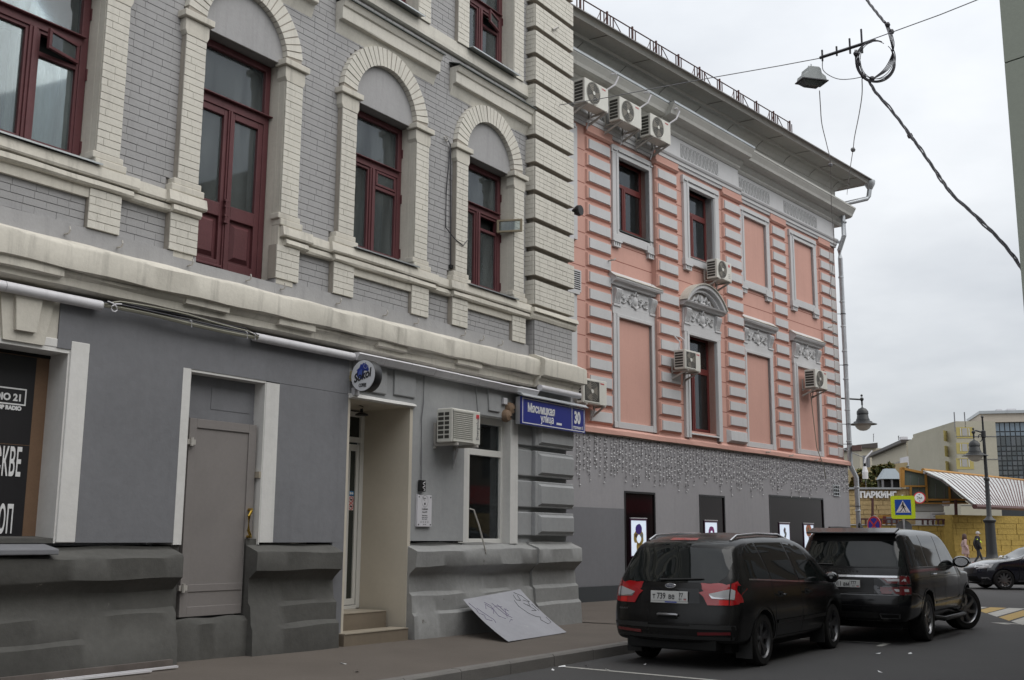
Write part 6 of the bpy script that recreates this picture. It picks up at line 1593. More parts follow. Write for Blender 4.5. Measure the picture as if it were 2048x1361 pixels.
def car_body(L, xr, xf, zt, hw, zb, mat, parent, arches, plan, crown=.05, bulge=.13, fbulge=.25, ns=24, nt=11, nk=8):
    def pos(s, t, k):
        zc = lerp_t(zt, s); Z = zb(s) + t * (zc - crown * k * k - zb(s))
        X = lerp_t(xr, Z) * (1 - s) + lerp_t(xf, Z) * s
        X += bulge * abs(k) ** 2.4 * max(0, 1 - s * 7) - fbulge * abs(k) ** 2.4 * max(0, 1 - (1 - s) * 6)
        Y = k * lerp_t(hw, Z) * lerp_t(plan, s)
        return (X, Y, Z)
    S = [i / ns for i in range(ns + 1)]; T = [i / nt for i in range(nt + 1)]; K = [-1 + 2 * i / nk for i in range(nk + 1)]
    idx, vs, fs = {}, [], []
    def v(i, j, k):
        if (i, j, k) not in idx: idx[(i, j, k)] = len(vs); vs.append(pos(S[i], T[j], K[k]))
        return idx[(i, j, k)]
    for i in range(ns):
        for j in range(nt):
            for k, fl in ((0, 0), (nk, 1)):
                q = (v(i, j, k), v(i + 1, j, k), v(i + 1, j + 1, k), v(i, j + 1, k)); fs.append(q if fl == 0 else q[::-1])
        for k in range(nk):
            fs.append((v(i, nt, k), v(i + 1, nt, k), v(i + 1, nt, k + 1), v(i, nt, k + 1))); fs.append((v(i, 0, k + 1), v(i + 1, 0, k + 1), v(i + 1, 0, k), v(i, 0, k)))
    for j in range(nt):
        for k in range(nk):
            fs.append((v(0, j, k + 1), v(0, j, k), v(0, j + 1, k), v(0, j + 1, k + 1))); fs.append((v(ns, j, k), v(ns, j, k + 1), v(ns, j + 1, k + 1), v(ns, j + 1, k)))
    me = bpy.data.meshes.new('body'); me.from_pydata(vs, [], fs)
    for m in (mat, m_trimb): me.materials.append(m)
    bm = bmesh.new(); bm.from_mesh(me); bmesh.ops.recalc_face_normals(bm, faces=bm.faces); bm.to_mesh(me); bm.free()
    o = bpy.data.objects.new('body', me); COL.objects.link(o)
    sb = o.modifiers.new('s', 'SUBSURF'); sb.levels = sb.render_levels = 2
    cut = MB()
    for (x, z, r) in arches:
        for sg in (-1, 1): cut.lathe([(r, .58 * sg), (r, 1.3 * sg)], 32, (x, 0, z), 'y', cap=True)
    cm = cut.mesh('cut', m_trimb); cm.materials.clear(); cm.materials.append(mat); cm.materials.append(m_trimb); cm.polygons.foreach_set('material_index', [1] * len(cm.polygons))
    co = bpy.data.objects.new('cut', cm); COL.objects.link(co)
    bo = o.modifiers.new('b', 'BOOLEAN'); bo.object = co; bo.operation = 'DIFFERENCE'; bo.solver = 'EXACT'
    bpy.context.view_layer.update()
    res = bpy.data.meshes.new_from_object(o.evaluated_get(bpy.context.evaluated_depsgraph_get()))
    bpy.data.objects.remove(o); bpy.data.objects.remove(co)
    res.polygons.foreach_set('use_smooth', [True] * len(res.polygons))
    try: res.set_sharp_from_angle(angle=R_(40))
    except Exception: pass
    bo_ = bpy.data.objects.new('body', res); COL.objects.link(bo_); bo_.parent = parent
    return bo_, BVHTree.FromPolygons([p.co for p in res.vertices], [tuple(p.vertices) for p in res.polygons])

class Car:
    def __init__(s, name, label, loc, rz, **kw):
        s.t = thing(name, label, 'car', loc, rz)
        s.body, s.bvh = car_body(parent=s.t, **kw)
    def hit(s, side, a, b, d):
        if side == 'r': o, dr = Vector((a, -3, b)), Vector((0, 1, 0))
        elif side == 'l': o, dr = Vector((a, 3, b)), Vector((0, -1, 0))
        elif side == 'b': o, dr = Vector((-4, a, b)), Vector((1, 0, 0))
        elif side == 'f': o, dr = Vector((9, a, b)), Vector((-1, 0, 0))
        elif side == 't': o, dr = Vector((a, b, 4)), Vector((0, 0, -1))
        h = s.bvh.ray_cast(o, dr)
        p = h[0]
        if p is None: p = s.bvh.find_nearest(o + dr * 3)[0]
        return p - dr * d
    def patch(s, name, side, poly, mat, d=.004, par=None, step=.07, deep=.012, smooth=True):
        bm = bmesh.new()
        f = bm.faces.new([bm.verts.new((p[0], p[1], 0)) for p in poly])
        xs, ys = [p[0] for p in poly], [p[1] for p in poly]
        for ax, (lo, hi) in ((0, (min(xs), max(xs))), (1, (min(ys), max(ys)))):
            q = lo + step
            while q < hi - 1e-3:
                co = Vector((q, 0, 0)) if ax == 0 else Vector((0, q, 0)); no = Vector((1, 0, 0)) if ax == 0 else Vector((0, 1, 0))
                bmesh.ops.bisect_plane(bm, geom=bm.verts[:] + bm.edges[:] + bm.faces[:], plane_co=co, plane_no=no); q += step
        base = {v: (v.co.x, v.co.y) for v in bm.verts}
        edge = [e for e in bm.edges if len(e.link_faces) == 1]
        for v, (a, b) in base.items(): v.co = s.hit(side, a, b, d)
        r = bmesh.ops.extrude_edge_only(bm, edges=edge)
        dr = {'r': Vector((0, 1, 0)), 'l': Vector((0, -1, 0)), 'b': Vector((1, 0, 0)), 'f': Vector((-1, 0, 0)), 't': Vector((0, 0, -1))}[side]
        for v in r['geom']:
            if isinstance(v, bmesh.types.BMVert): v.co += dr * deep
        bmesh.ops.recalc_face_normals(bm, faces=bm.faces)
        me = bpy.data.meshes.new(name); bm.to_mesh(me); bm.free()
        me.materials.append(mat)
        if smooth:
            me.polygons.foreach_set('use_smooth', [True] * len(me.polygons))
            try: me.set_sharp_from_angle(angle=R_(40))
            except Exception: pass
        o = bpy.data.objects.new(name, me); COL.objects.link(o); o.parent = par or s.t
        return o
    def line(s, name, side, pts, w, mat, d=.002, par=None, n=14, rad=None):
        """a thin strip lying on the body along a polyline"""
        fine = []
        for i in range(len(pts) - 1):
            for k in range(n): t = k / n; fine.append((pts[i][0] * (1 - t) + pts[i + 1][0] * t, pts[i][1] * (1 - t) + pts[i + 1][1] * t))
        fine.append(pts[-1])
        if rad: return MB().tube([s.hit(side, a, b, d) for a, b in fine], rad, 6).obj(name, mat, par or s.t, True)
        vs = []
        for i, p in enumerate(fine):
            q, r = fine[max(i - 1, 0)], fine[min(i + 1, len(fine) - 1)]
            t = Vector((r[0] - q[0], r[1] - q[1])).normalized()
            for sg in (-1, 1): vs.append(s.hit(side, p[0] - t.y * w / 2 * sg, p[1] + t.x * w / 2 * sg, d))
        b = MB().add(vs, [(2 * i, 2 * i + 1, 2 * i + 3, 2 * i + 2) for i in range(len(fine) - 1)])
        return b.obj(name, mat, par or s.t)
    def wheel(s, x, side, r, w, ypos, spokes, style, mat, steer=0):
        sg = -1 if side == 'r' else 1
        ri = r * .705
        wm = MB().lathe([(0, -.02), (ri * .62, -.02), (ri * .62, .0), (0, .0)], 20, (0, sg * (w * .12), 0), 'y').obj('wheel', plain('brake disc', (.16, .15, .15), .4, .8), s.t)
        wm.location = (x, sg * ypos, r); wm.rotation_euler = (0, 0, steer)
        ty = [(ri, .5), (r * .93, .5), (r * .985, .42), (r, .30), (r, -.30), (r * .985, -.42), (r * .93, -.5), (ri, -.5)]
        MB().lathe([(a, b * w) for a, b in ty], 40, (0, 0, 0), 'y').obj('tyre', m_tyre, wm, True)
        rim = MB()
        o = sg * w * .40
        rim.lathe([(ri * 1.0, o + sg * .012), (ri * .985, o + sg * .02), (ri * .93, o), (ri * .90, o - sg * .05), (ri * .90, -o), (ri * 1.0, -o)], 40, (0, 0, 0), 'y')
        rim.lathe([(0, o - sg * .02), (ri * .17, o - sg * .022), (ri * .2, o - sg * .05)], 16, (0, 0, 0), 'y')
        for k in range(spokes):
            a = 2 * pi * k / spokes + .3
            for off in ((-.5, .5) if style == 'twin' else (0,)):
                q = []
                wd0, wd1 = (.035, .055) if style == 'twin' else (.05, .075) if style == 'swirl' else (.05, .05)
                sp = .16 if style == 'twin' else 0
                for rr, wd, tw, dep in ((ri * .12, wd0, off * sp * 1.6, .03), (ri * .55, (wd0 + wd1) / 2.1, off * sp * 1.5 + (.16 if style == 'swirl' else 0), .012), (ri * .95, wd1, off * sp * 2.3 + (.36 if style == 'swirl' else 0), .004)):
                    aa = a + tw
                    c_, n_ = Vector((cos(aa) * rr, 0, sin(aa) * rr)), Vector((-sin(aa), 0, cos(aa)))
                    for e in (-1, 1): q.append(c_ + n_ * (wd * .5 * e) + Vector((0, o - sg * dep, 0)))
                    for e in (-1, 1): q.append(c_ + n_ * (wd * .62 * e) + Vector((0, o - sg * (dep + .04), 0)))
                f = []
                for i in (0, 4):
                    f += [(i, i + 1, i + 5, i + 4), (i, i + 4, i + 6, i + 2), (i + 1, i + 3, i + 7, i + 5)]
                rim.add(q, f)
        rim.obj('rim', mat, wm, True)
        return wm
    def mirror(s, pts, side): return pts
def plate(car, u, v, w, h, txt, reg, x, size=.095, tilt=.12):
    """number plate facing backwards (towards -x), centred on (y=u, z=v)"""
    p = MB().box(-.008, 0, -w / 2, w / 2, -h / 2, h / 2).obj('number_plate', m_plate, car.t, bevel=.003)
    p.location = (x, u, v); p.rotation_euler = (0, tilt, 0)
    rot = (pi / 2, 0, -pi / 2)
    xx = w / 2 - .03
    for s_, hgt, dz in txt:
        o = text(s_, hgt, m_ink, p, (-.010, xx, -.038 + dz), 'lettering', rot, bold=.002, sx=.80, ext=.0008)
        xx -= o.dimensions.x + .012 if o.dimensions.x < .3 else .3
    text(reg, .075, m_ink, p, (-.010, -w / 2 + (.125 if len(reg) < 3 else .15), -.012), 'lettering', rot, bold=.001, sx=.80, ext=.0008)
    text('RUS', .028, m_ink, p, (-.010, -w / 2 + .125, -.045), 'lettering', rot, ext=.0008, sx=.8)
    MB().box(-.010, -.008, -w / 2 + .115 + (.05 if len(reg) > 2 else 0), -w / 2 + .118 + (.05 if len(reg) > 2 else 0), -h / 2 + .006, h / 2 - .006).box(-.0095, -.008, -w / 2 + .02, -w / 2 + .06, -.035, -.028).obj('plate_line', m_ink, p)
    MB().box(-.0098, -.008, -w / 2 + .02, -w / 2 + .055, -.046, -.038).obj('plate_flag', m_red, p)
    return p

# ---- dark people carrier, nearest the camera
mv = Car('people_carrier', 'black people carrier with clear red tail lamps parked nearest the viewer', G.pt(-4.24, 3.86, 0), G.rz, L=4.82,
    xr=[(.2, .14), (.32, .03), (.5, 0), (.68, .02), (.75, .05), (1.0, .09), (1.10, .13), (1.35, .27), (1.6, .43), (1.72, .52)],
    xf=[(.2, 4.72), (.45, 4.82), (.7, 4.80), (1.2, 4.72), (1.8, 4.6)],
    zt=[(0, 1.60), (.03, 1.655), (.12, 1.70), (.30, 1.725), (.50, 1.715), (.60, 1.665), (.66, 1.58), (.80, 1.16), (.84, 1.06), (.92, .95), (.97, .84), (1, .72)],
    hw=[(.2, .80), (.32, .895), (.5, .93), (.75, .945), (.95, .93), (1.08, .90), (1.3, .83), (1.55, .735), (1.72, .65)],
    zb=lambda s: .26 + .06 * max(0, 1 - s * 6), mat=m_paintd, arches=[(1.0, .335, .385), (3.85, .335, .385)],
    plan=[(0, .955), (.12, .99), (.5, 1.0), (.8, .985), (.95, .93), (1, .88)], crown=.055, bulge=.17)
for sd in ('r', 'l'):
    gq = mv.patch('side_window', sd, [(.60, 1.15), (.68, 1.42), (.80, 1.52), (1.02, 1.575), (1.18, 1.585), (1.34, 1.135), (1.30, 1.105), (.66, 1.13)], m_cglas, .003)
    mv.patch('side_window', sd, [(1.25, 1.585), (1.40, 1.10), (2.33, 1.055), (2.22, 1.59)], m_cglas, .003)
    mv.patch('side_window', sd, [(2.29, 1.585), (2.42, 1.05), (3.32, 1.01), (3.30, 1.09), (2.90, 1.50), (2.74, 1.555)], m_cglas, .003)
    mv.patch('side_window', sd, [(3.04, 1.43), (3.37, 1.075), (3.38, 1.02), (3.64, 1.02), (3.40, 1.20)], m_cglas, .003)
    mv.line('window_trim', sd, [(.62, 1.118), (1.34, 1.09), (2.4, 1.043), (3.66, .995)], .018, m_chrome, .007)
    mv.line('door_seam', sd, [(1.33, 1.09), (1.38, .95), (1.42, .60), (1.50, .36)], .008, m_dark)
    mv.line('door_seam', sd, [(2.38, 1.05), (2.44, .80), (2.45, .33)], .008, m_dark)
    mv.line('door_seam', sd, [(3.50, .99), (3.53, .8), (3.45, .42), (3.38, .34)], .008, m_dark)
    mv.line('door_seam', sd, [(1.5, .34), (3.38, .34)], .008, m_dark)
    mv.line('rub_strip', sd, [(1.47, .535), (2.43, .535)], .045, m_trimb, .014); mv.line('rub_strip', sd, [(2.46, .535), (3.44, .535)], .045, m_trimb, .014)
    for x in (1.62, 2.66):
        h = mv.hit(sd, x, .88, .03); sg = -1 if sd == 'r' else 1
        mv.patch('handle_recess', sd, [(x - .10, .86), (x + .08, .86), (x + .1, .93), (x - .08, .94)], m_dark, .002)
        MB().tube([h + Vector((-.10, 0, .02)), h + Vector((-.06, sg * .01, .015)), h + Vector((.07, sg * .01, .012)), h + Vector((.10, 0, .01))], .016, 6).obj('door_handle', m_paint, mv.t, True)
    # wheel arch lips
    for x in (1.0, 3.85):
        pts = [(x + .40 * cos(a), .335 + .40 * sin(a)) for a in [pi * (-.04 + 1.08 * i / 20) for i in range(21)]]
        mv.line('wheel_arch_lip', sd, pts, .045, m_paintd, .008, n=2)
    ry = .60 if sd == 'l' else -.60
    rr = [(.70, 1.672), (.9, 1.70), (1.6, 1.735), (2.4, 1.73), (3.0, 1.655)]
    MB().tube([Vector((x, ry * (1 - .03 * (x > 2.5)), mv.hit('t', x, ry, 0).z + (.035 if 0 < i < 4 else .0))) for i, (x, z) in enumerate(rr)], .019, 8).obj('roof_rail', m_chrome, mv.t, True)
    mv.wheel(1.0, sd, .335, .215, .80, 5, 'twin', m_alloyd); mv.wheel(3.85, sd, .335, .215, .80, 5, 'twin', m_alloyd)
    s_ = -1 if sd == 'r' else 1
    for x in (.60, 3.42): MB().box(x - .015, x + .01, s_ * .68, s_ * .90, .12, .40).obj('mud_flap', m_trimb, mv.t)
    h = mv.hit(sd, 3.34, 1.05, 0)
    mr = MB().lathe([(.02, -.10), (.075, -.08), (.095, -.02), (.09, .06), (.05, .10), (0, .11)], 14, (0, 0, 0), 'x', sx=1.15, sy=.85).obj('wing_mirror', m_paint, mv.t, True)
    mr.location = h + Vector((.02, s_ * .17, .03)); mr.rotation_euler = (0, 0, s_ * -.25)
    MB().lathe([(0, .0), (.05, .0)], 10, (-.09, 0, .02), 'x').box(.0, .05, -.11, -.10, 0, .03).obj('indicator_lens', m_clear, mr)
    # tail lamp wrapping round the corner
    q = (-1 if sd == 'r' else 1)
    back = [(q * .40, .955), (q * .46, .905), (q * .52, .80), (q * .80, .80), (q * .885, .82), (q * .895, 1.0), (q * .84, 1.10), (q * .80, 1.075)]
    tl = mv.patch('tail_lamp', 'b', back, m_redl, .012, None, .05)
    mv.patch('tail_lamp', sd, [(.115, .825), (.34, .84), (.34, .88), (.22, 1.07), (.16, 1.10), (.13, 1.0)], m_redl, .010, None, .04)
    mv.patch('lamp_reflector', 'b', [(q * .53, .94), (q * .60, .89), (q * .79, .885), (q * .84, .89), (q * .84, .985), (q * .79, 1.005)], m_clear, .016, tl, .05)
    mv.patch('lamp_chrome', 'b', [(q * .53, .935), (q * .57, .885), (q * .84, .872), (q * .84, .888), (q * .60, .90)], m_chrome, .019, tl, .05)
    mv.patch('lamp_lower_lens', 'b', [(q * .66, .805), (q * .80, .805), (q * .80, .862), (q * .66, .868)], plain('bright red reflector', (.62, .012, .012), .15, 0, .7), .015, tl, .05)
    mv.line('lamp_split', 'b', [(q * .785, .80), (q * .785, 1.08)], .012, m_dark, .020, tl)
    mv.patch('bumper_reflector', 'b', [(q * .40, .425), (q * .80, .44), (q * .80, .475), (q * .40, .462)], m_redd, .010, None, .06)
mv.patch('rear_window', 'b', [(-.66, 1.57), (-.74, 1.33), (-.72, 1.16), (-.62, 1.075), (.62, 1.075), (.72, 1.16), (.74, 1.33), (.66, 1.57), (.4, 1.60), (-.4, 1.60)], m_cglas, .004)
mv.patch('brake_lamp', 'b', [(-.20, 1.617), (.20, 1.617), (.19, 1.648), (-.19, 1.648)], m_redl, .012, None, .05)
for pts in ([(-.845, 1.08), (-.80, 1.3), (-.71, 1.56), (-.69, 1.62)], [(.845, 1.08), (.80, 1.3), (.71, 1.56), (.69, 1.62)], [(-.80, .80), (-.795, .56), (.795, .56), (.80, .80)]): mv.line('tailgate_seam', 'b', pts, .008, m_dark)
mv.patch('plate_recess', 'b', [(-.42, .815), (.42, .815), (.40, 1.0), (-.40, 1.0)], m_paint, .003)
mv.patch('bumper_strip', 'b', [(-.86, .50), (-.3, .50), (-.3, .555), (-.86, .555)], m_trimb, .006); mv.patch('bumper_strip', 'b', [(.3, .50), (.86, .50), (.86, .555), (.3, .555)], m_trimb, .006); mv.patch('bumper_strip', 'b', [(-.3, .50), (.3, .50), (.3, .53), (-.3, .53)], m_trimb, .004)
mv.patch('bumper_lower', 'b', [(-.80, .30), (.80, .30), (.84, .41), (-.84, .41)], m_trimb, .005)
h = mv.hit('b', 0, 1.03, .004)
em = MB().lathe([(0, -.006), (.052, -.006), (.058, 0)], 24, (0, 0, 0), 'x', sx=1.35, sy=.62).obj('badge', m_chrome, mv.t); em.location = h; em.rotation_euler = (0, .3, 0)
MB().lathe([(0, -.008), (.046, -.008)], 24, (0, 0, 0), 'x', sx=1.4, sy=.58).obj('badge_field', plain('badge blue grey', (.05, .06, .09), .3), em)
text('Ford', .05, m_chrome, em, (-.010, .045, -.012), 'lettering', (pi / 2, 0, -pi / 2), ext=.0008, shear=.3)
h = mv.hit('b', .0, .905, .012)
plate(mv, 0, .90, .53, .125, [('т', .10, 0), ('739', .105, 0), ('ве', .10, 0)], '77', h.x, tilt=.08)
MB().box(h.x - .012, h.x + .01, -.265, .265, .812, .836).obj('plate_frame', m_plate, mv.t); MB().box(h.x - .014, h.x - .011, -.11, .06, .817, .831).obj('plate_frame_print', plain('blue print', (.03, .06, .35), .5), mv.t)
h = mv.hit('b', 0, .66, .02)
MB().tube([Vector((h.x, -.14, .665)), Vector((h.x - .012, -.12, .672)), Vector((h.x - .014, .12, .672)), Vector((h.x, .14, .665))], .018, 8).obj('tailgate_handle', m_alloy, mv.t, True)
mv.patch('handle_shade', 'b', [(-.13, .615), (.13, .615), (.14, .65), (-.14, .65)], m_dark, .003)
h = mv.hit('b', .45, .765, .004)
text('GALAXY', .032, m_alloy, mv.t, (h.x, .74, .715), 'lettering', (pi / 2, 0, -pi / 2 - .12), ext=.001, sx=1.1)
wp = mv.hit('b', .12, 1.10, .03)
MB().tube([mv.hit('b', .15 - .05 * i, 1.105 + .002 * i, .022) for i in range(13)], [.018, .016] + [.011] * 10 + [.006], 6).obj('rear_wiper', m_trimb, mv.t, True)
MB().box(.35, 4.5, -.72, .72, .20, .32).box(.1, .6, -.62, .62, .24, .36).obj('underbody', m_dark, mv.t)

# ---- black off-roader ahead of it
rr_ = Car('off_roader', 'glossy black large off roader with front wheels turned out', G.pt(.54, 4.69, 0), G.rz, L=5.0,
    xr=[(.3, .16), (.45, .04), (.62, 0), (.72, .02), (.80, .06), (.95, .07), (1.12, .11), (1.2, .15), (1.7, .40), (1.84, .46)],
    xf=[(.3, 4.9), (.5, 5.0), (.8, 4.99), (1.05, 4.93), (1.3, 4.9), (1.9, 4.8)],
    zt=[(0, 1.775), (.025, 1.80), (.10, 1.825), (.3, 1.84), (.50, 1.825), (.58, 1.78), (.62, 1.70), (.715, 1.20), (.74, 1.155), (.85, 1.12), (.95, 1.08), (1, .98)],
    hw=[(.3, .88), (.42, .95), (.6, .985), (.9, .99), (1.08, .985), (1.16, .965), (1.22, .935), (1.5, .86), (1.75, .78), (1.84, .70)],
    zb=lambda s: .33, mat=m_paint, arches=[(1.23, .395, .43), (4.155, .395, .43)],
    plan=[(0, .95), (.10, .99), (.5, 1.0), (.85, .985), (1, .90)], crown=.045, bulge=.13, ns=28)
for sd in ('r', 'l'):
    s_ = -1 if sd == 'r' else 1
    rr_.patch('side_window', sd, [(.50, 1.215), (.66, 1.62), (.76, 1.69), (1.42, 1.71), (1.42, 1.20)], m_cglas, .003)
    rr_.patch('side_window', sd, [(1.47, 1.20), (1.47, 1.712), (2.34, 1.71), (2.34, 1.195)], m_cglas, .003)
    rr_.patch('side_window', sd, [(2.42, 1.195), (2.42, 1.708), (2.80, 1.68), (3.05, 1.60), (3.36, 1.215)], m_cglas, .003)
    rr_.line('waist_seam', sd, [(.40, 1.185), (3.5, 1.18)], .012, m_trimb, .004)
    rr_.line('waist_crease', sd, [(.25, 1.02), (2.0, 1.03), (4.4, 1.02)], .006, m_dark)
    rr_.line('door_seam', sd, [(1.46, 1.19), (1.47, 1.02), (1.62, .82), (1.72, .50)], .008, m_dark); rr_.line('door_seam', sd, [(2.38, 1.19), (2.40, .46)], .008, m_dark); rr_.line('door_seam', sd, [(3.42, 1.19), (3.44, .46)], .008, m_dark); rr_.line('door_seam', sd, [(1.72, .46), (3.44, .46)], .008, m_dark)
    for x in (1.66, 2.62):
        h = rr_.hit(sd, x, 1.07, .02)
        MB().tube([h + Vector((-.11, 0, 0)), h + Vector((.11, 0, .0))], .014, 6).obj('door_handle', m_chrome, rr_.t, True)
    rr_.line('sill_trim', sd, [(1.74, .60), (3.3, .615), (3.52, .66)], .03, m_chrome if False else m_alloyd, .012)
    rr_.line('bumper_trim', sd, [(.30, .80), (.55, .77), (.80, .70)], .025, m_alloyd, .010)
    rr_.wheel(1.23, sd, .385, .275, .83, 7, 'swirl', m_alloy)
    rr_.wheel(4.155, sd, .385, .275, .84, 7, 'swirl', m_alloy, -R_(30))
    for x in (1.23, 4.155):
        pts = [(x + .445 * cos(a), .395 + .445 * sin(a)) for a in [pi * (-.02 + 1.04 * i / 20) for i in range(21)]]
        rr_.line('wheel_arch_lip', sd, pts, .03, m_paint, .008, n=2)
    h = rr_.hit(sd, 3.22, 1.20, 0)
    mr = MB().lathe([(.03, -.11), (.11, -.09), (.125, -.02), (.11, .07), (.05, .12), (0, .125)], 16, (0, 0, 0), 'x', sx=1.2, sy=.85).obj('wing_mirror', m_paint, rr_.t, True)
    mr.location = h + Vector((.02, s_ * .15, .05)); mr.rotation_euler = (0, 0, -s_ * .2)
    MB().tube([Vector((.02, 0, -.05)), Vector((.02, -s_ * .17, -.05))], .035, 6).obj('mirror_arm', m_trimb, mr); MB().lathe([(0, -.112), (.09, -.112)], 14, (0, 0, 0), 'x', sx=1.2, sy=.8).obj('mirror_glass', m_chrome, mr)
    q = s_
    for i, z in enumerate((.845, 1.005)):
        tl = rr_.patch('tail_lamp', sd, [(.07, z - .075), (.27, z - .075), (.285, z - .06), (.285, z + .06), (.27, z + .07), (.09, z + .07)], m_alloyd, .010, None, .05)
        rr_.patch('lamp_lens', sd, [(.08, z - .055), (.255, z - .055), (.262, z + .05), (.10, z + .05)], m_redd, .016, tl, .05)
        rr_.patch('lamp_core', sd, [(.13, z - .02), (.21, z - .02), (.21, z + .02), (.13, z + .02)], m_clear, .020, tl, .05)
        tb = rr_.patch('tail_lamp', 'b', [(q * .80, z - .07), (q * .915, z - .07), (q * .915, z + .065), (q * .80, z + .065)], m_redd, .008, None, .05)
    MB().tube([Vector((1.7, s_ * .93, .36)), Vector((1.85, s_ * 1.06, .33)), Vector((3.35, s_ * 1.06, .33)), Vector((3.5, s_ * .93, .36))], .04, 8).obj('side_step', m_trimb, rr_.t, True)
rr_.patch('rear_window', 'b', [(-.74, 1.60), (-.86, 1.21), (.86, 1.21), (.74, 1.60)], m_cglas, .004)
rr_.patch('spoiler_underside', 'b', [(-.73, 1.61), (-.73, 1.70), (.73, 1.70), (.73, 1.61)], m_dark, .003)
MB().add([(.31, -.73, 1.725), (.31, .73, 1.725), (.62, .73, 1.79), (.62, -.73, 1.79), (.31, -.73, 1.752), (.31, .73, 1.752), (.62, .72, 1.828), (.62, -.72, 1.828)], [(0, 1, 2, 3), (4, 7, 6, 5), (0, 4, 5, 1), (1, 5, 6, 2), (3, 2, 6, 7), (0, 3, 7, 4)]).obj('roof_spoiler', m_paint, rr_.t, bevel=.012)
rr_.line('chrome_strip', 'b', [(-.90, 1.055), (.90, 1.055)], .030, m_chrome, .008)
rr_.patch('plate_recess', 'b', [(-.42, .80), (.42, .80), (.42, 1.035), (-.42, 1.035)], m_paintd, .004)
for pts in ([(-.90, 1.19), (.90, 1.19)], [(-.80, .785), (.80, .785)], [(-.79, 1.2), (-.79, .60)], [(.79, 1.2), (.79, .60)], [(-.9, .60), (.9, .60)]): rr_.line('tailgate_seam', 'b', pts, .009, m_dark)
rr_.line('tailgate_trim', 'b', [(-.80, .77), (.80, .77)], .012, m_alloyd, .006)
h = rr_.hit('b', 0, .94, .010)
plate(rr_, .05, .935, .52, .115, [('м', .095, 0), ('011', .10, 0), ('ам', .095, 0)], '777', h.x, tilt=.05)
h = rr_.hit('b', .2, 1.12, .006)
text('RANGE  ROVER', .055, m_alloyd, rr_.t, (h.x, .62, 1.105), 'lettering', (pi / 2, 0, -pi / 2), ext=.002, sx=1.5, sp=1.5)
for q in (-1, 1):
    rr_.patch('exhaust_trim', 'b', [(q * .50, .40), (q * .78, .40), (q * .80, .48), (q * .49, .48)], m_alloyd, .008); rr_.patch('exhaust_mouth', 'b', [(q * .52, .415), (q * .765, .415), (q * .775, .467), (q * .51, .467)], m_dark, .012)
rr_.patch('bumper_lower', 'b', [(-.47, .36), (.47, .36), (.47, .50), (-.47, .50)], m_trimb, .006)
z_ = rr_.hit('t', 1.0, 0, 0).z
MB().add([(.86, -.02, z_), (1.06, -.02, z_), (1.06, .02, z_), (.86, .02, z_), (.84, 0, z_ + .085), (.92, 0, z_ + .095)], [(0, 1, 5, 4), (3, 4, 5, 2), (0, 4, 3), (1, 2, 5)]).obj('roof_aerial', m_paint, rr_.t)
MB().tube([Vector((1.2 + .2 * i, .62, rr_.hit('t', 1.2 + .2 * i, .62, 0).z + .035)) for i in range(9)], .025, 6).obj('roof_rail', m_trimb, rr_.t, True)
h = rr_.hit('b', .5, 1.24, .01)
MB().tube([rr_.hit('b', .55 - .06 * i, 1.235, .02) for i in range(6)], .014, 5).obj('rear_wiper', m_trimb, rr_.t, True)
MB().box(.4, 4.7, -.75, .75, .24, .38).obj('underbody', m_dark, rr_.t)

# ---- dark saloon crossing on the far street
saz = R_(-88)
sl = on_z(2008, 1180)
sal = Car('saloon_car', 'dark blue black saloon car driving in from the right edge', Vector((sl.x, sl.y, 0)) - Vector((sin(saz), cos(saz), 0)) * 3.86 - Vector((cos(saz), -sin(saz), 0)) * -.78, pi / 2 - saz, L=4.82,
    xr=[(.2, .1), (.5, 0), (.8, .03), (1.1, .12), (1.5, .3)], xf=[(.2, 4.66), (.35, 4.78), (.5, 4.82), (.7, 4.80), (.9, 4.68), (1.5, 4.5)],
    zt=[(0, 1.05), (.10, 1.10), (.16, 1.13), (.30, 1.42), (.45, 1.47), (.55, 1.43), (.70, 1.08), (.76, 1.02), (.88, .95), (.95, .86), (1, .74)],
    hw=[(.2, .80), (.35, .88), (.6, .91), (.85, .905), (1.0, .86), (1.2, .76), (1.47, .60)], zb=lambda s: .19 + .03 * s, mat=M('blue black car paint', (.010, .011, .020), .2, 0, 1, 0, 1, 0, 1, 0, 0, 1.0, .5),
    arches=[(1.08, .325, .365), (3.86, .325, .365)], plan=[(0, .93), (.15, .99), (.6, 1), (.85, .97), (1, .82)], crown=.03, fbulge=.42)
for sd in ('r', 'l'):
    s_ = -1 if sd == 'r' else 1
    sal.wheel(1.08, sd, .325, .215, .80, 10, 'plain', m_alloy); sal.wheel(3.86, sd, .325, .215, .80, 10, 'plain', m_alloy)
    sal.patch('side_window', sd, [(2.3, 1.0), (2.3, 1.38), (2.75, 1.36), (3.25, 1.02)], m_cglas, .003); sal.patch('side_window', sd, [(1.3, 1.04), (1.5, 1.34), (2.24, 1.38), (2.24, 1.0)], m_cglas, .003)
    sal.patch('headlamp', 'f', [(s_ * .50, .66), (s_ * .80, .72), (s_ * .80, .84), (s_ * .55, .76)], m_clear, .01); sal.patch('headlamp', sd, [(4.25, .80), (4.60, .68), (4.66, .72), (4.55, .82), (4.32, .865)], m_clear, .012)
    sal.line('sill_trim', sd, [(1.5, .30), (3.4, .29)], .03, m_alloy, .008); sal.line('door_seam', sd, [(3.35, .95), (3.36, .32)], .01, m_dark)
    h = sal.hit(sd, 3.16, 1.0, 0)
    mr = MB().lathe([(.02, -.08), (.08, -.05), (.08, .03), (0, .09)], 12, (0, 0, 0), 'x', sx=1.2, sy=.8).obj('wing_mirror', m_chrome, sal.t, True); mr.location = h + Vector((0, s_ * .16, .03))
sal.patch('windscreen', 't', [(2.65, -.55), (3.36, -.66), (3.36, .66), (2.65, .55)], m_cglas, .003)
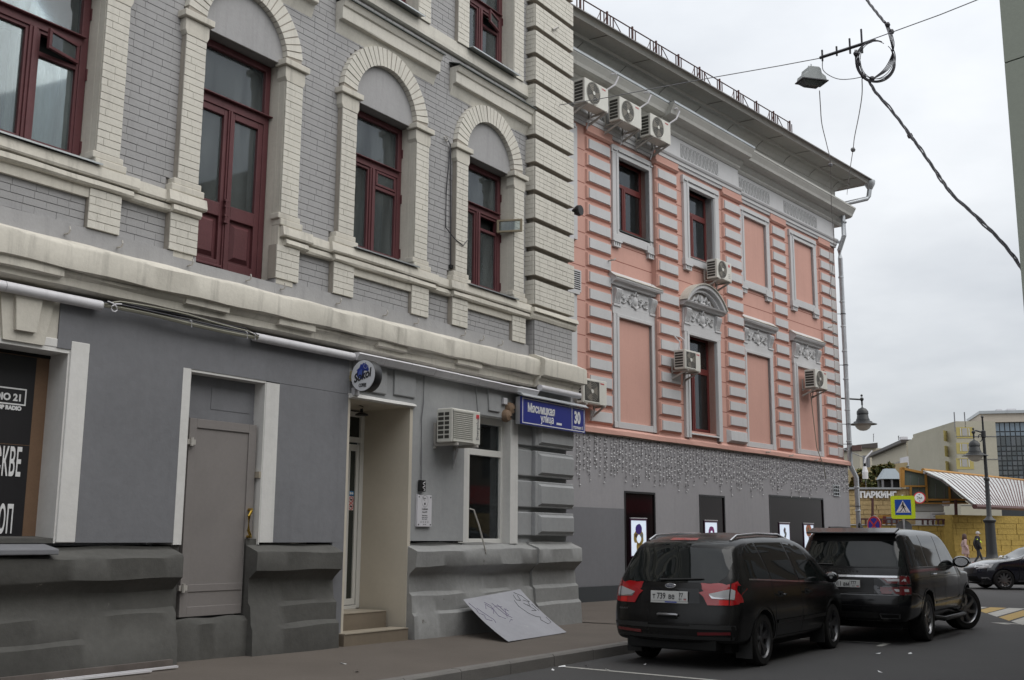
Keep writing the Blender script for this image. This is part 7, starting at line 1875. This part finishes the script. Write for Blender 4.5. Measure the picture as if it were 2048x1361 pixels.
sal.patch('grille', 'f', [(-.4, .50), (.4, .50), (.45, .68), (-.45, .68)], m_trimb, .006); sal.patch('bumper_intake', 'f', [(-.55, .26), (.55, .26), (.5, .42), (-.5, .42)], m_dark, .006)
sal.patch('fog_lamp_trim', 'f', [(.6, .30), (.74, .32), (.74, .40), (.6, .40)], m_chrome, .008)
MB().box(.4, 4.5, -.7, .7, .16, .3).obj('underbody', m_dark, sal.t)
# ------------------------------------------------------------------ signs and lamps at the crossing
def pole_thing(name, label, cat, px, pybase, D, group=None):
    p = at(px, pybase, D); return thing(name, label, cat, p, 0, group), p
yaw = math.atan2(15.4, 43)
zs = at(1806, 1015, 43)
cx_ = thing('crossing_sign', 'lime bordered blue pedestrian crossing sign on a grey pole', 'traffic sign', (zs.x, zs.y, .15), -.30)
hz = zs.z - .15
MB().tube([(0, .06, 0), (0, .06, hz + .5)], .038, 10).obj('sign_pole', m_galv, cx_, True)
MB().prism([(-.45, -.40), (-.40, -.45), (.40, -.45), (.45, -.40), (.45, .40), (.40, .45), (-.40, .45), (-.45, .40)], -.02, .02).obj('sign_board', m_signal, cx_, loc=(0, 0, hz))
MB().prism([(-.30, -.30), (.30, -.30), (.30, .30), (-.30, .30)], -.026, -.021).obj('sign_field', m_blue2, cx_, loc=(0, 0, hz))
MB().prism([(-.27, -.21), (.27, -.21), (0, .27)], -.031, -.027).obj('sign_triangle', m_white, cx_, loc=(0, 0, hz))
mn = MB().lathe([(0, 0), (.033, 0)], 12, (.0, -.033, .165), 'y')
for q in ([(-.03, .13), (.03, .13), (.045, .0), (-.02, -.01)], [(-.03, .12), (-.075, .05), (-.085, -.02), (-.065, -.02), (-.05, .04), (-.01, .08)], [(.02, .11), (.06, .04), (.10, .0), (.09, -.02), (.045, .015), (.01, .06)], [(-.02, .0), (.02, -.0), (-.03, -.09), (-.10, -.19), (-.125, -.17), (-.06, -.08)], [(.0, .0), (.045, .0), (.075, -.08), (.10, -.18), (.075, -.19), (.045, -.09)], [(-.19, -.19), (-.15, -.19), (-.12, -.165), (-.16, -.165)], [(-.02, -.19), (.02, -.19), (.02, -.165), (-.02, -.165)], [(.14, -.19), (.18, -.19), (.15, -.165), (.11, -.165)]):
    mn.add([(x, -.033, z) for x, z in q], [tuple(range(len(q)))])
mn.obj('walking_figure', m_ink, cx_, loc=(0, 0, hz))
MB().lathe([(0, 0), (.30, 0), (.30, .02), (0, .02)], 28, (0, .10, hz - .80), 'y').obj('round_sign_back', M('dull sign back', (.13, .14, .15), .6), cx_)
MB().box(-.03, .03, .02, .12, hz - 1.05, hz - .55).obj('sign_clamp', m_galv, cx_)
zs = at(1748, 1051, 38)
ns = thing('no_stopping_sign', 'round blue and red no stopping sign seen at an angle', 'traffic sign', (zs.x, zs.y, .0), -1.10)
MB().tube([(0, .05, 0), (0, .05, zs.z + .35)], .03, 8).obj('sign_pole', m_galv, ns, True)
MB().lathe([(0, 0), (.32, 0), (.32, .02), (0, .02)], 32, (0, 0, zs.z), 'y').obj('sign_disc', m_red, ns)
MB().lathe([(0, 0), (.255, 0)], 32, (0, -.004, zs.z), 'y').obj('sign_field', plain('no stopping blue', (.015, .03, .42), .4), ns)
MB().lathe([(.315, 0), (.325, 0)], 32, (0, -.003, zs.z), 'y').obj('sign_rim', m_white, ns)
for a in (pi / 4, -pi / 4):
    d, e = Vector((cos(a), 0, sin(a))), Vector((-sin(a), 0, cos(a)))
    MB().add([Vector((0, -.007, zs.z)) + d * (.26 * i) + e * (.03 * j) for i, j in ((-1, -1), (1, -1), (1, 1), (-1, 1))], [(0, 1, 2, 3)]).obj('sign_bar', m_red, ns)
zs = at(1839, 996, 68)
hs = thing('height_limit_sign', 'small round height limit sign on the parking gable', 'traffic sign', zs, -.35)
MB().lathe([(0, 0), (.36, 0), (.36, .05), (0, .05)], 28, (0, 0, 0), 'y').obj('sign_disc', m_red, hs); MB().lathe([(0, 0), (.29, 0)], 28, (0, -.004, 0), 'y').obj('sign_field', m_white, hs)
text('2м', .26, m_ink, hs, (0, -.008, -.09), 'lettering', align='CENTER'); MB().add([(-.06, -.008, .22), (.06, -.008, .22), (0, -.008, .16), (-.06, -.008, -.22), (.06, -.008, -.22), (0, -.008, -.16)], [(0, 1, 2), (3, 4, 5)]).obj('sign_arrow', m_ink, hs)
MB().box(-.04, .04, .05, .4, -.04, .04).obj('sign_bracket', m_galv, hs)

m_lampb = plain('black cast iron', (.012, .013, .014), .45)
m_opal = plain('opal glass', (.42, .39, .33), .35)
def lamp_head(par, x, z, s=1.0):
    MB().lathe([(.0, .62), (.03, .62), (.03, .50), (.07, .46), (.20, .40), (.30, .26), (.31, .12), (.28, .08), (.29, .06), (.31, -.10), (.36, -.20), (.36, -.25), (.48, -.30), (.50, -.36), (.71, -.42), (.73, -.45), (.60, -.42), (.4, -.36), (0, -.36)], 24, (x, 0, z)).obj('lamp_hood', m_lampb, par, True)
    MB().lathe([(.44, -.40), (.42, -.52), (.33, -.66), (.18, -.76), (0, -.79)], 20, (x, 0, z)).obj('lamp_globe', m_opal, par, True)
    MB().tube([(x, 0, z + .6), (x, 0, z + 1.0)], .05, 8).ball((x, 0, z + .92), .11).ball((x, 0, z + 1.12), .07).obj('lamp_stem', m_lampb, par, True)
base = at(1985, 1125, 62); topz = at(1953, 824, 62).z
ll = thing('street_lamp', 'tall black street lamp standing beside the walking couple', 'street lamp', base, math.radians(180 + 8), 'black street lamps')
H = topz - base.z
MB().lathe([(.42, 0), (.42, .15), (.34, .25), (.30, .5), (.27, 2.2), (.34, 2.28), (.36, 2.36), (.20, 2.5), (.14, 2.6), (.12, 4.6), (.17, 4.66), (.17, 4.74), (.10, 4.82), (.085, H - 1.35), (.13, H - 1.3), (.13, H - .95), (.06, H - .9), (.05, H - .2), (.08, H - .12), (.0, H)], 16).obj('lamp_post', m_lampb, ll, True)
MB().tube([(0, 0, H - 1.05), (.45, 0, H - .93), (.62, 0, H - .95)], .05, 6).tube([(.1 + .2 * (1 + cos(a)) * .6, 0, H - 1.35 + .2 * sin(a)) for a in [i * .5 for i in range(11)]], .03, 5).obj('lamp_arm', m_lampb, ll, True)
lamp_head(ll, .62, H - 1.95)
lb = at(1690, 1125, 57); zl = at(1701, 830, 57)
l2 = thing('street_lamp', 'black street lamp peeping out behind the downpipe', 'street lamp', (lb.x, lb.y, .2), math.radians(8), 'black street lamps')
dxl = (Vector((zl.x, zl.y, 0)) - Vector((lb.x, lb.y, 0))).length
MB().lathe([(.4, 0), (.3, .4), (.27, 2.2), (.2, 2.5), (.12, 4.6), (.085, zl.z + 1.1), (.05, zl.z + 1.6), (0, zl.z + 1.7)], 12).obj('lamp_post', m_lampb, l2, True)
lamp_head(l2, dxl, zl.z - .1)
MB().tube([(0, 0, zl.z + .85), (dxl, 0, zl.z + .8)], .05, 6).obj('lamp_arm', m_lampb, l2, True)
tp = at(1732, 980, 78); tpt = at(1731, 915, 78)
tl_ = thing('lamp_post', 'thin pale lamp post in front of the trees', 'lamp post', (tp.x, tp.y, 0), 0)
MB().tube([(0, 0, 0), (0, 0, tpt.z - .4), (.1, 0, tpt.z), (.6, 0, tpt.z + .5)], [.09, .06, .06, .05], 8).obj('post', m_tube, tl_, True)
MB().lathe([(.2, 0), (.22, .5), (.12, .9)], 10, (0, 0, at(1732, 947, 78).z - .4)).obj('post_box', m_tube, tl_)
MB().tube([(0, 0, tpt.z), (-2.0, 0, tpt.z + .8), (-5, 0, tpt.z + 1.6)], .03, 4).obj('wire', m_gink, tl_)

# ------------------------------------------------------------------ overhead lamp and cables
w0 = G.pt(-.42, -.03, 9.52); w0 = at(1108, 212, ((w0 - CPOS).dot(CF)))
def D3(lst): return [at(*t) for t in lst]
dq = (w0 - CPOS).dot(CF)
wire = thing('span_wire', 'thin span wire stretched from the pale corner over the street', 'wire')
wp_ = D3([(1108, 212, dq), (1190, 200, dq - .6), (1400, 160, dq - 1.9), (1560, 132, dq - 2.9), (1640, 117, dq - 3.4), (1792, 62, dq - 4.4), (1880, 30, dq - 5.0), (1965, -4, dq - 5.6), (2100, -60, dq - 6.4)])
MB().tube(wp_, .008, 5).obj('wire', m_gink, wire, True)
MB().tube(D3([(1101, 214, dq + .1), (1112, 211, dq - .06)]), .03, 6).obj('wire_anchor', m_brk, wire)
MB().tube(D3([(1116, 54, dq + .1), (1105, 60, dq - .05)]), .03, 6).obj('wire_anchor', m_brk, wire)
bars = D3([(1640, 116, dq - 3.4), (1738, 84, dq - 4.05)])
bb = MB(); d_ = (bars[1] - bars[0]).normalized(); n_ = Vector((0, 0, 1))
bb.tube(bars, .028, 4)
for t, h in ((.05, .12), (.35, .10), (.62, .16), (.86, .25)): p = bars[0].lerp(bars[1], t); bb.tube([p - n_ * h * .6, p + n_ * h], .016, 4)
bb.obj('support_bar', m_cable, wire)
hp = at(1623, 153, dq - 3.3)
hl = thing('hanging_lamp', 'grey box shaped street lantern hanging from the span wire', 'lamp', hp, .25)
s = .262 * (dq - 3.3) / 17
MB().prism([(-.80 * s, -.36 * s), (.80 * s, -.36 * s), (.72 * s, -.05 * s), (.48 * s, .10 * s), (.42 * s, .38 * s), (.30 * s, .48 * s), (-.30 * s, .48 * s), (-.42 * s, .38 * s), (-.48 * s, .10 * s), (-.72 * s, -.05 * s)], -.42 * s, .42 * s).obj('lamp_housing', M('grey enamelled housing', (.36, .38, .38), .5, .08), hl, bevel=.05 * s)
MB().box(-.84 * s, .84 * s, -.5 * s, .5 * s, -.40 * s, -.34 * s).obj('housing_flange', m_cable, hl)
MB().add([(-.74 * s, -.42 * s, -.40 * s), (.74 * s, -.42 * s, -.40 * s), (.74 * s, .42 * s, -.40 * s), (-.74 * s, .42 * s, -.40 * s), (-.4 * s, -.24 * s, -.66 * s), (.4 * s, -.24 * s, -.66 * s), (.4 * s, .24 * s, -.66 * s), (-.4 * s, .24 * s, -.66 * s)], [(0, 1, 5, 4), (1, 2, 6, 5), (2, 3, 7, 6), (3, 0, 4, 7), (4, 5, 6, 7)]).obj('lamp_lens', glass_mat('yellowed lamp lens', (.62, .58, .42), .6, .25), hl)
MB().box(-.7 * s, .7 * s, -.4 * s, .4 * s, -.37 * s, -.36 * s).obj('lamp_reflector', m_alloy, hl)
MB().tube([(0, 0, .45 * s), (0, 0, .66 * s)], .05 * s, 6).tube([(-.18 * s, 0, .60 * s), (.18 * s, 0, .62 * s)], .06 * s, 6).tube([(-.1 * s, 0, .62 * s), (0, 0, .78 * s), (.1 * s, 0, .62 * s)], .025 * s, 5).obj('lamp_hanger', m_galv, hl)
tc_ = thing('twisted_cable', 'thick twisted black cable with a hanging coil crossing the sky', 'cable')
def curve3(lst, k=5):
    P_ = D3(lst); out = []
    for i in range(len(P_) - 1):
        p0, p1, p2, p3 = P_[max(i - 1, 0)], P_[i], P_[i + 1], P_[min(i + 2, len(P_) - 1)]
        for j in range(k):
            t = j / k
            out.append(.5 * ((2 * p1) + (p2 - p0) * t + (2 * p0 - 5 * p1 + 4 * p2 - p3) * t * t + (3 * p1 - p0 - 3 * p2 + p3) * t ** 3))
    out.append(P_[-1]); return out
Dc = dq - 4.2
ctr = curve3([(1722, -20, Dc + 1.2), (1735, 2, Dc + 1), (1752, 24, Dc + .6), (1770, 46, Dc + .2)])
for ph in (0, 2.1, 4.2): MB().tube([p + CR * (.013 * cos(i * .9 + ph)) + CU * (.013 * sin(i * .9 + ph)) for i, p in enumerate(ctr)], .012, 5).obj('strand', m_cable, tc_, True)
ctr = curve3([(1738, 162, Dc), (1752, 185, Dc - .2), (1790, 230, Dc - .6), (1820, 270, Dc - 1), (1850, 312, Dc - 1.4), (1880, 355, Dc - 1.8), (1905, 390, Dc - 2.2), (1960, 440, Dc - 2.9), (2010, 492, Dc - 3.5), (2048, 543, Dc - 4), (2120, 640, Dc - 4.8)])
for ph in (0, 2.1, 4.2): MB().tube([p + CR * ((.015 + .02 * max(0, sin(i * .22 + ph)) ** 6) * cos(i * .8 + ph)) + CU * (.012 * sin(i * .8 + ph)) for i, p in enumerate(ctr)], .011, 5).obj('strand', m_cable, tc_, True)
for i in range(6):
    r = 1 + .06 * sin(i * 2.3); rr = random.uniform(.005, .009)
    cxx, cyy = 1752 + 2 * sin(i), 122 + 2 * cos(i * 2)
    pts = [(cxx + 37 * r * cos(a) * (1 - .05 * sin(2 * a + i)), cyy + 40 * r * sin(a), Dc + .12 * sin(a + i)) for a in [-.9 + i * .15 + 5.4 * k / 22 for k in range(23)]]
    MB().tube(curve3(pts, 2), rr, 5).obj('cable_coil', m_cable, tc_, True)
for i in range(4): MB().tube(curve3([(1770 + i * 2, 48, Dc), (1779 + i * 3, 75 + 3 * i, Dc - .05), (1786 - i, 112, Dc), (1776 - 3 * i, 140, Dc + .05), (1738, 163, Dc)], 4), .007, 5).obj('cable_strand', m_cable, tc_, True)
for i in range(3): MB().tube(curve3([(1710 + 3 * i, 100, Dc), (1713 + 4 * i, 135, Dc), (1726 + 3 * i, 156, Dc), (1740, 165, Dc)], 4), .009, 5).obj('cable_strand', m_cable, tc_, True)
for (x, y) in ((1712, 108), (1716, 128), (1775, 50), (1783, 64), (1744, 158), (1727, 153), (1820, 272)): MB().ball(at(x, y, Dc - (.9 if x == 1820 else 0)), .045, 6, 4).obj('clamp', m_cable, tc_)
MB().tube(curve3([(1645, 122, dq - 3.4), (1646, 140, dq - 3.4), (1660, 152, dq - 3.5), (1680, 159, dq - 3.6), (1705, 158, dq - 3.8), (1725, 154, dq - 4)], 4), .007, 4).obj('feed_wire', m_gink, tc_, True)
pe = P.pt(13.2, .12, 9.0); De = (pe - CPOS).dot(CF)
pe2 = P.pt(13.9, .5, 12.4); De2 = (pe2 - CPOS).dot(CF)
for lab, lst in (('thin drooping wire from the hanging lamp to the pink corner pilaster', [(1639, 182, dq - 3.3), (1641, 215, dq - 2.8), (1644, 250, dq - 2), (1654, 292, dq), (1661, 330, dq + 3), (1663, 420, dq + 7), (1668, 500, dq + 12), (1658, 596, De)]), ('thin drooping wire from the cable coil to the pink building downpipe', [(1724, 158, Dc), (1724, 190, Dc + .5), (1718, 230, Dc + 1.5), (1709, 275, Dc + 3), (1706, 300, Dc + 4.5), (1697, 360, Dc + 9), (1694, 390, De2)])):
    o = MB().tube(curve3(lst, 4), .0075, 4).ball(at(*lst[4]), .05, 6, 4).obj('drop_wire', m_gink, None, True)
    tag(o, lab, 'wire', 'drop wires')

# ------------------------------------------------------------------ the walking couple
def person(label, pos, rz, H, joints, edges, radii, cloth, extra):
    t = thing('person', label, 'person', pos, rz)
    vs = [Vector(joints[k]) * (H / 1.75) for k in joints]; ks = list(joints)
    me = bpy.data.meshes.new('figure'); me.from_pydata(vs, [(ks.index(a), ks.index(b)) for a, b in edges], [])
    o = bpy.data.objects.new('figure', me); COL.objects.link(o)
    sk = o.modifiers.new('sk', 'SKIN')
    for i, k in enumerate(ks):
        me.skin_vertices[0].data[i].radius = (radii[k] if isinstance(radii[k], tuple) else (radii[k],) * 2)
    me.skin_vertices[0].data[ks.index('pelvis')].use_root = True
    sb = o.modifiers.new('sb', 'SUBSURF'); sb.levels = sb.render_levels = 1
    bpy.context.view_layer.update()
    res = bpy.data.meshes.new_from_object(o.evaluated_get(bpy.context.evaluated_depsgraph_get()))
    bpy.data.objects.remove(o)
    mats = [m for _, m in cloth]
    res.materials.clear()
    for m in mats: res.materials.append(m)
    mi = []
    for p in res.polygons:
        c = p.center * (1.75 / H); k = 0
        for i, (fn, m) in enumerate(cloth):
            if fn(c): k = i; break
        mi.append(k)
    res.polygons.foreach_set('material_index', mi); res.polygons.foreach_set('use_smooth', [True] * len(res.polygons))
    b = bpy.data.objects.new('body', res); COL.objects.link(b); b.parent = t
    extra(t, H / 1.75)
    return t
J = {'pelvis': (0, 0, .93), 'waist': (0, 0, 1.08), 'chest': (.01, 0, 1.30), 'neck': (.02, 0, 1.46), 'head': (.04, 0, 1.56), 'crown': (.045, 0, 1.70),
     'lsh': (0, .18, 1.40), 'lel': (-.10, .24, 1.13), 'lwr': (-.02, .24, .90), 'lha': (.0, .24, .82), 'rsh': (0, -.18, 1.40), 'rel': (-.05, -.24, 1.12), 'rwr': (.10, -.22, .92), 'rha': (.13, -.22, .84),
     'lhip': (0, .09, .88), 'lkn': (.16, .09, .50), 'lan': (.27, .09, .10), 'lto': (.42, .09, .05), 'rhip': (0, -.09, .88), 'rkn': (-.03, -.09, .48), 'ran': (-.28, -.09, .14), 'rto': (-.18, -.09, .03)}
ED = [('pelvis', 'waist'), ('waist', 'chest'), ('chest', 'neck'), ('neck', 'head'), ('head', 'crown'), ('chest', 'lsh'), ('lsh', 'lel'), ('lel', 'lwr'), ('lwr', 'lha'), ('chest', 'rsh'), ('rsh', 'rel'), ('rel', 'rwr'), ('rwr', 'rha'), ('pelvis', 'lhip'), ('lhip', 'lkn'), ('lkn', 'lan'), ('lan', 'lto'), ('pelvis', 'rhip'), ('rhip', 'rkn'), ('rkn', 'ran'), ('ran', 'rto')]
RD = {'pelvis': (.14, .12), 'waist': (.13, .11), 'chest': (.16, .13), 'neck': .055, 'head': (.085, .075), 'crown': (.075, .07), 'lsh': .075, 'lel': .055, 'lwr': .04, 'lha': .04, 'rsh': .075, 'rel': .055, 'rwr': .04, 'rha': .04, 'lhip': .10, 'lkn': .065, 'lan': .045, 'lto': .035, 'rhip': .10, 'rkn': .065, 'ran': .045, 'rto': .035}
skin, hair = plain('skin', (.42, .26, .19), .6), plain('dark brown hair', (.05, .02, .015), .6)
pinkc, blk_, jeans = plain('dusty pink coat', (.42, .29, .27), .8), plain('black cloth', (.012, .012, .014), .8), plain('dark trousers', (.022, .024, .028), .8)
mp0 = at(1958, 1132.5, 58.5); wp0 = at(1932, 1131.5, 58.5)
RDm = dict(RD); RDm.update({'chest': (.24, .19), 'waist': (.21, .17), 'pelvis': (.17, .14), 'lsh': .11, 'rsh': .11, 'lel': .085, 'rel': .085, 'lwr': .06, 'rwr': .06})
def man_extra(t, s):
    MB().lathe([(0, .09), (.07, .08), (.10, .03), (.105, -.02), (.10, -.04)], 14, (.045 * s, 0, 1.70 * s)).box(.1 * s, .19 * s, -.07, .07, 1.665 * s, 1.685 * s).obj('cap', plain('pale cap', (.45, .43, .42), .8), t, True)
    MB().tube([(.16 * s, -.20 * s, 1.20 * s), (.05, -.235 * s, 1.28 * s), (-.08 * s, -.22 * s, 1.38 * s)], [.02, .05, .035], 6).obj('lime_stripe', m_signal, t, True)
    MB().lathe([(.11, 0), (.13, .05), (.10, .12)], 12, (0, 0, 1.43 * s)).obj('hood_collar', blk_, t, True)
    for k in ('lan', 'ran'):
        j = Vector(J[k]) * s; MB().add([j + Vector(v) for v in ((-.09, -.05, -.09), (.19, -.05, -.09), (.19, .05, -.09), (-.09, .05, -.09), (-.08, -.04, .0), (.10, -.045, -.02), (.10, .045, -.02), (-.08, .04, .0))], [(0, 1, 2, 3), (4, 5, 6, 7), (0, 1, 5, 4), (1, 2, 6, 5), (2, 3, 7, 6), (3, 0, 4, 7)]).obj('shoe', plain('white shoe', (.65, .65, .66), .5), t, bevel=.02)
        MB().lathe([(.055, 0), (.055, .06)], 8, j + Vector((-.01, 0, .0))).obj('sock', m_red, t)
person('man in a black jacket and pale cap walking with white shoes', mp0, -.12, 1.80, J, ED, RDm, [(lambda c: c.z > 1.49, skin), (lambda c: c.z > .80 and not (c.z < .88 and abs(c.y) > .2), blk_), (lambda c: c.z < .86 and abs(c.y) > .19, skin), (lambda c: True, jeans)], man_extra)
RDw = dict(RD); RDw.update({'pelvis': (.15, .13), 'chest': (.14, .12), 'waist': (.125, .105)})
def woman_extra(t, s):
    MB().lathe([(0, .11), (.08, .09), (.115, .02), (.125, -.08), (.13, -.2), (.11, -.24), (.0, -.2)], 14, (.015 * s, 0, 1.66 * s)).obj('hair', hair, t, True)
    MB().lathe([(.19, 0), (.205, .02), (.19, .18), (.165, .42), (.15, .5)], 16, (0.02, 0, .62 * s), sy=.85).obj('coat_skirt', pinkc, t, True)
    MB().lathe([(.158, -.02), (.162, .02)], 14, (0.01, 0, 1.06 * s)).obj('coat_belt', plain('rose belt', (.33, .20, .19), .7), t)
person('woman with brown hair in a pink coat and black boots', wp0, -.10, 1.66, J, ED, RDw, [(lambda c: c.z > 1.49, skin), (lambda c: c.z > .80 and not (c.z < .88 and abs(c.y) > .2), pinkc), (lambda c: c.z < .86 and abs(c.y) > .19, skin), (lambda c: c.z > .46, skin), (lambda c: True, blk_)], woman_extra)
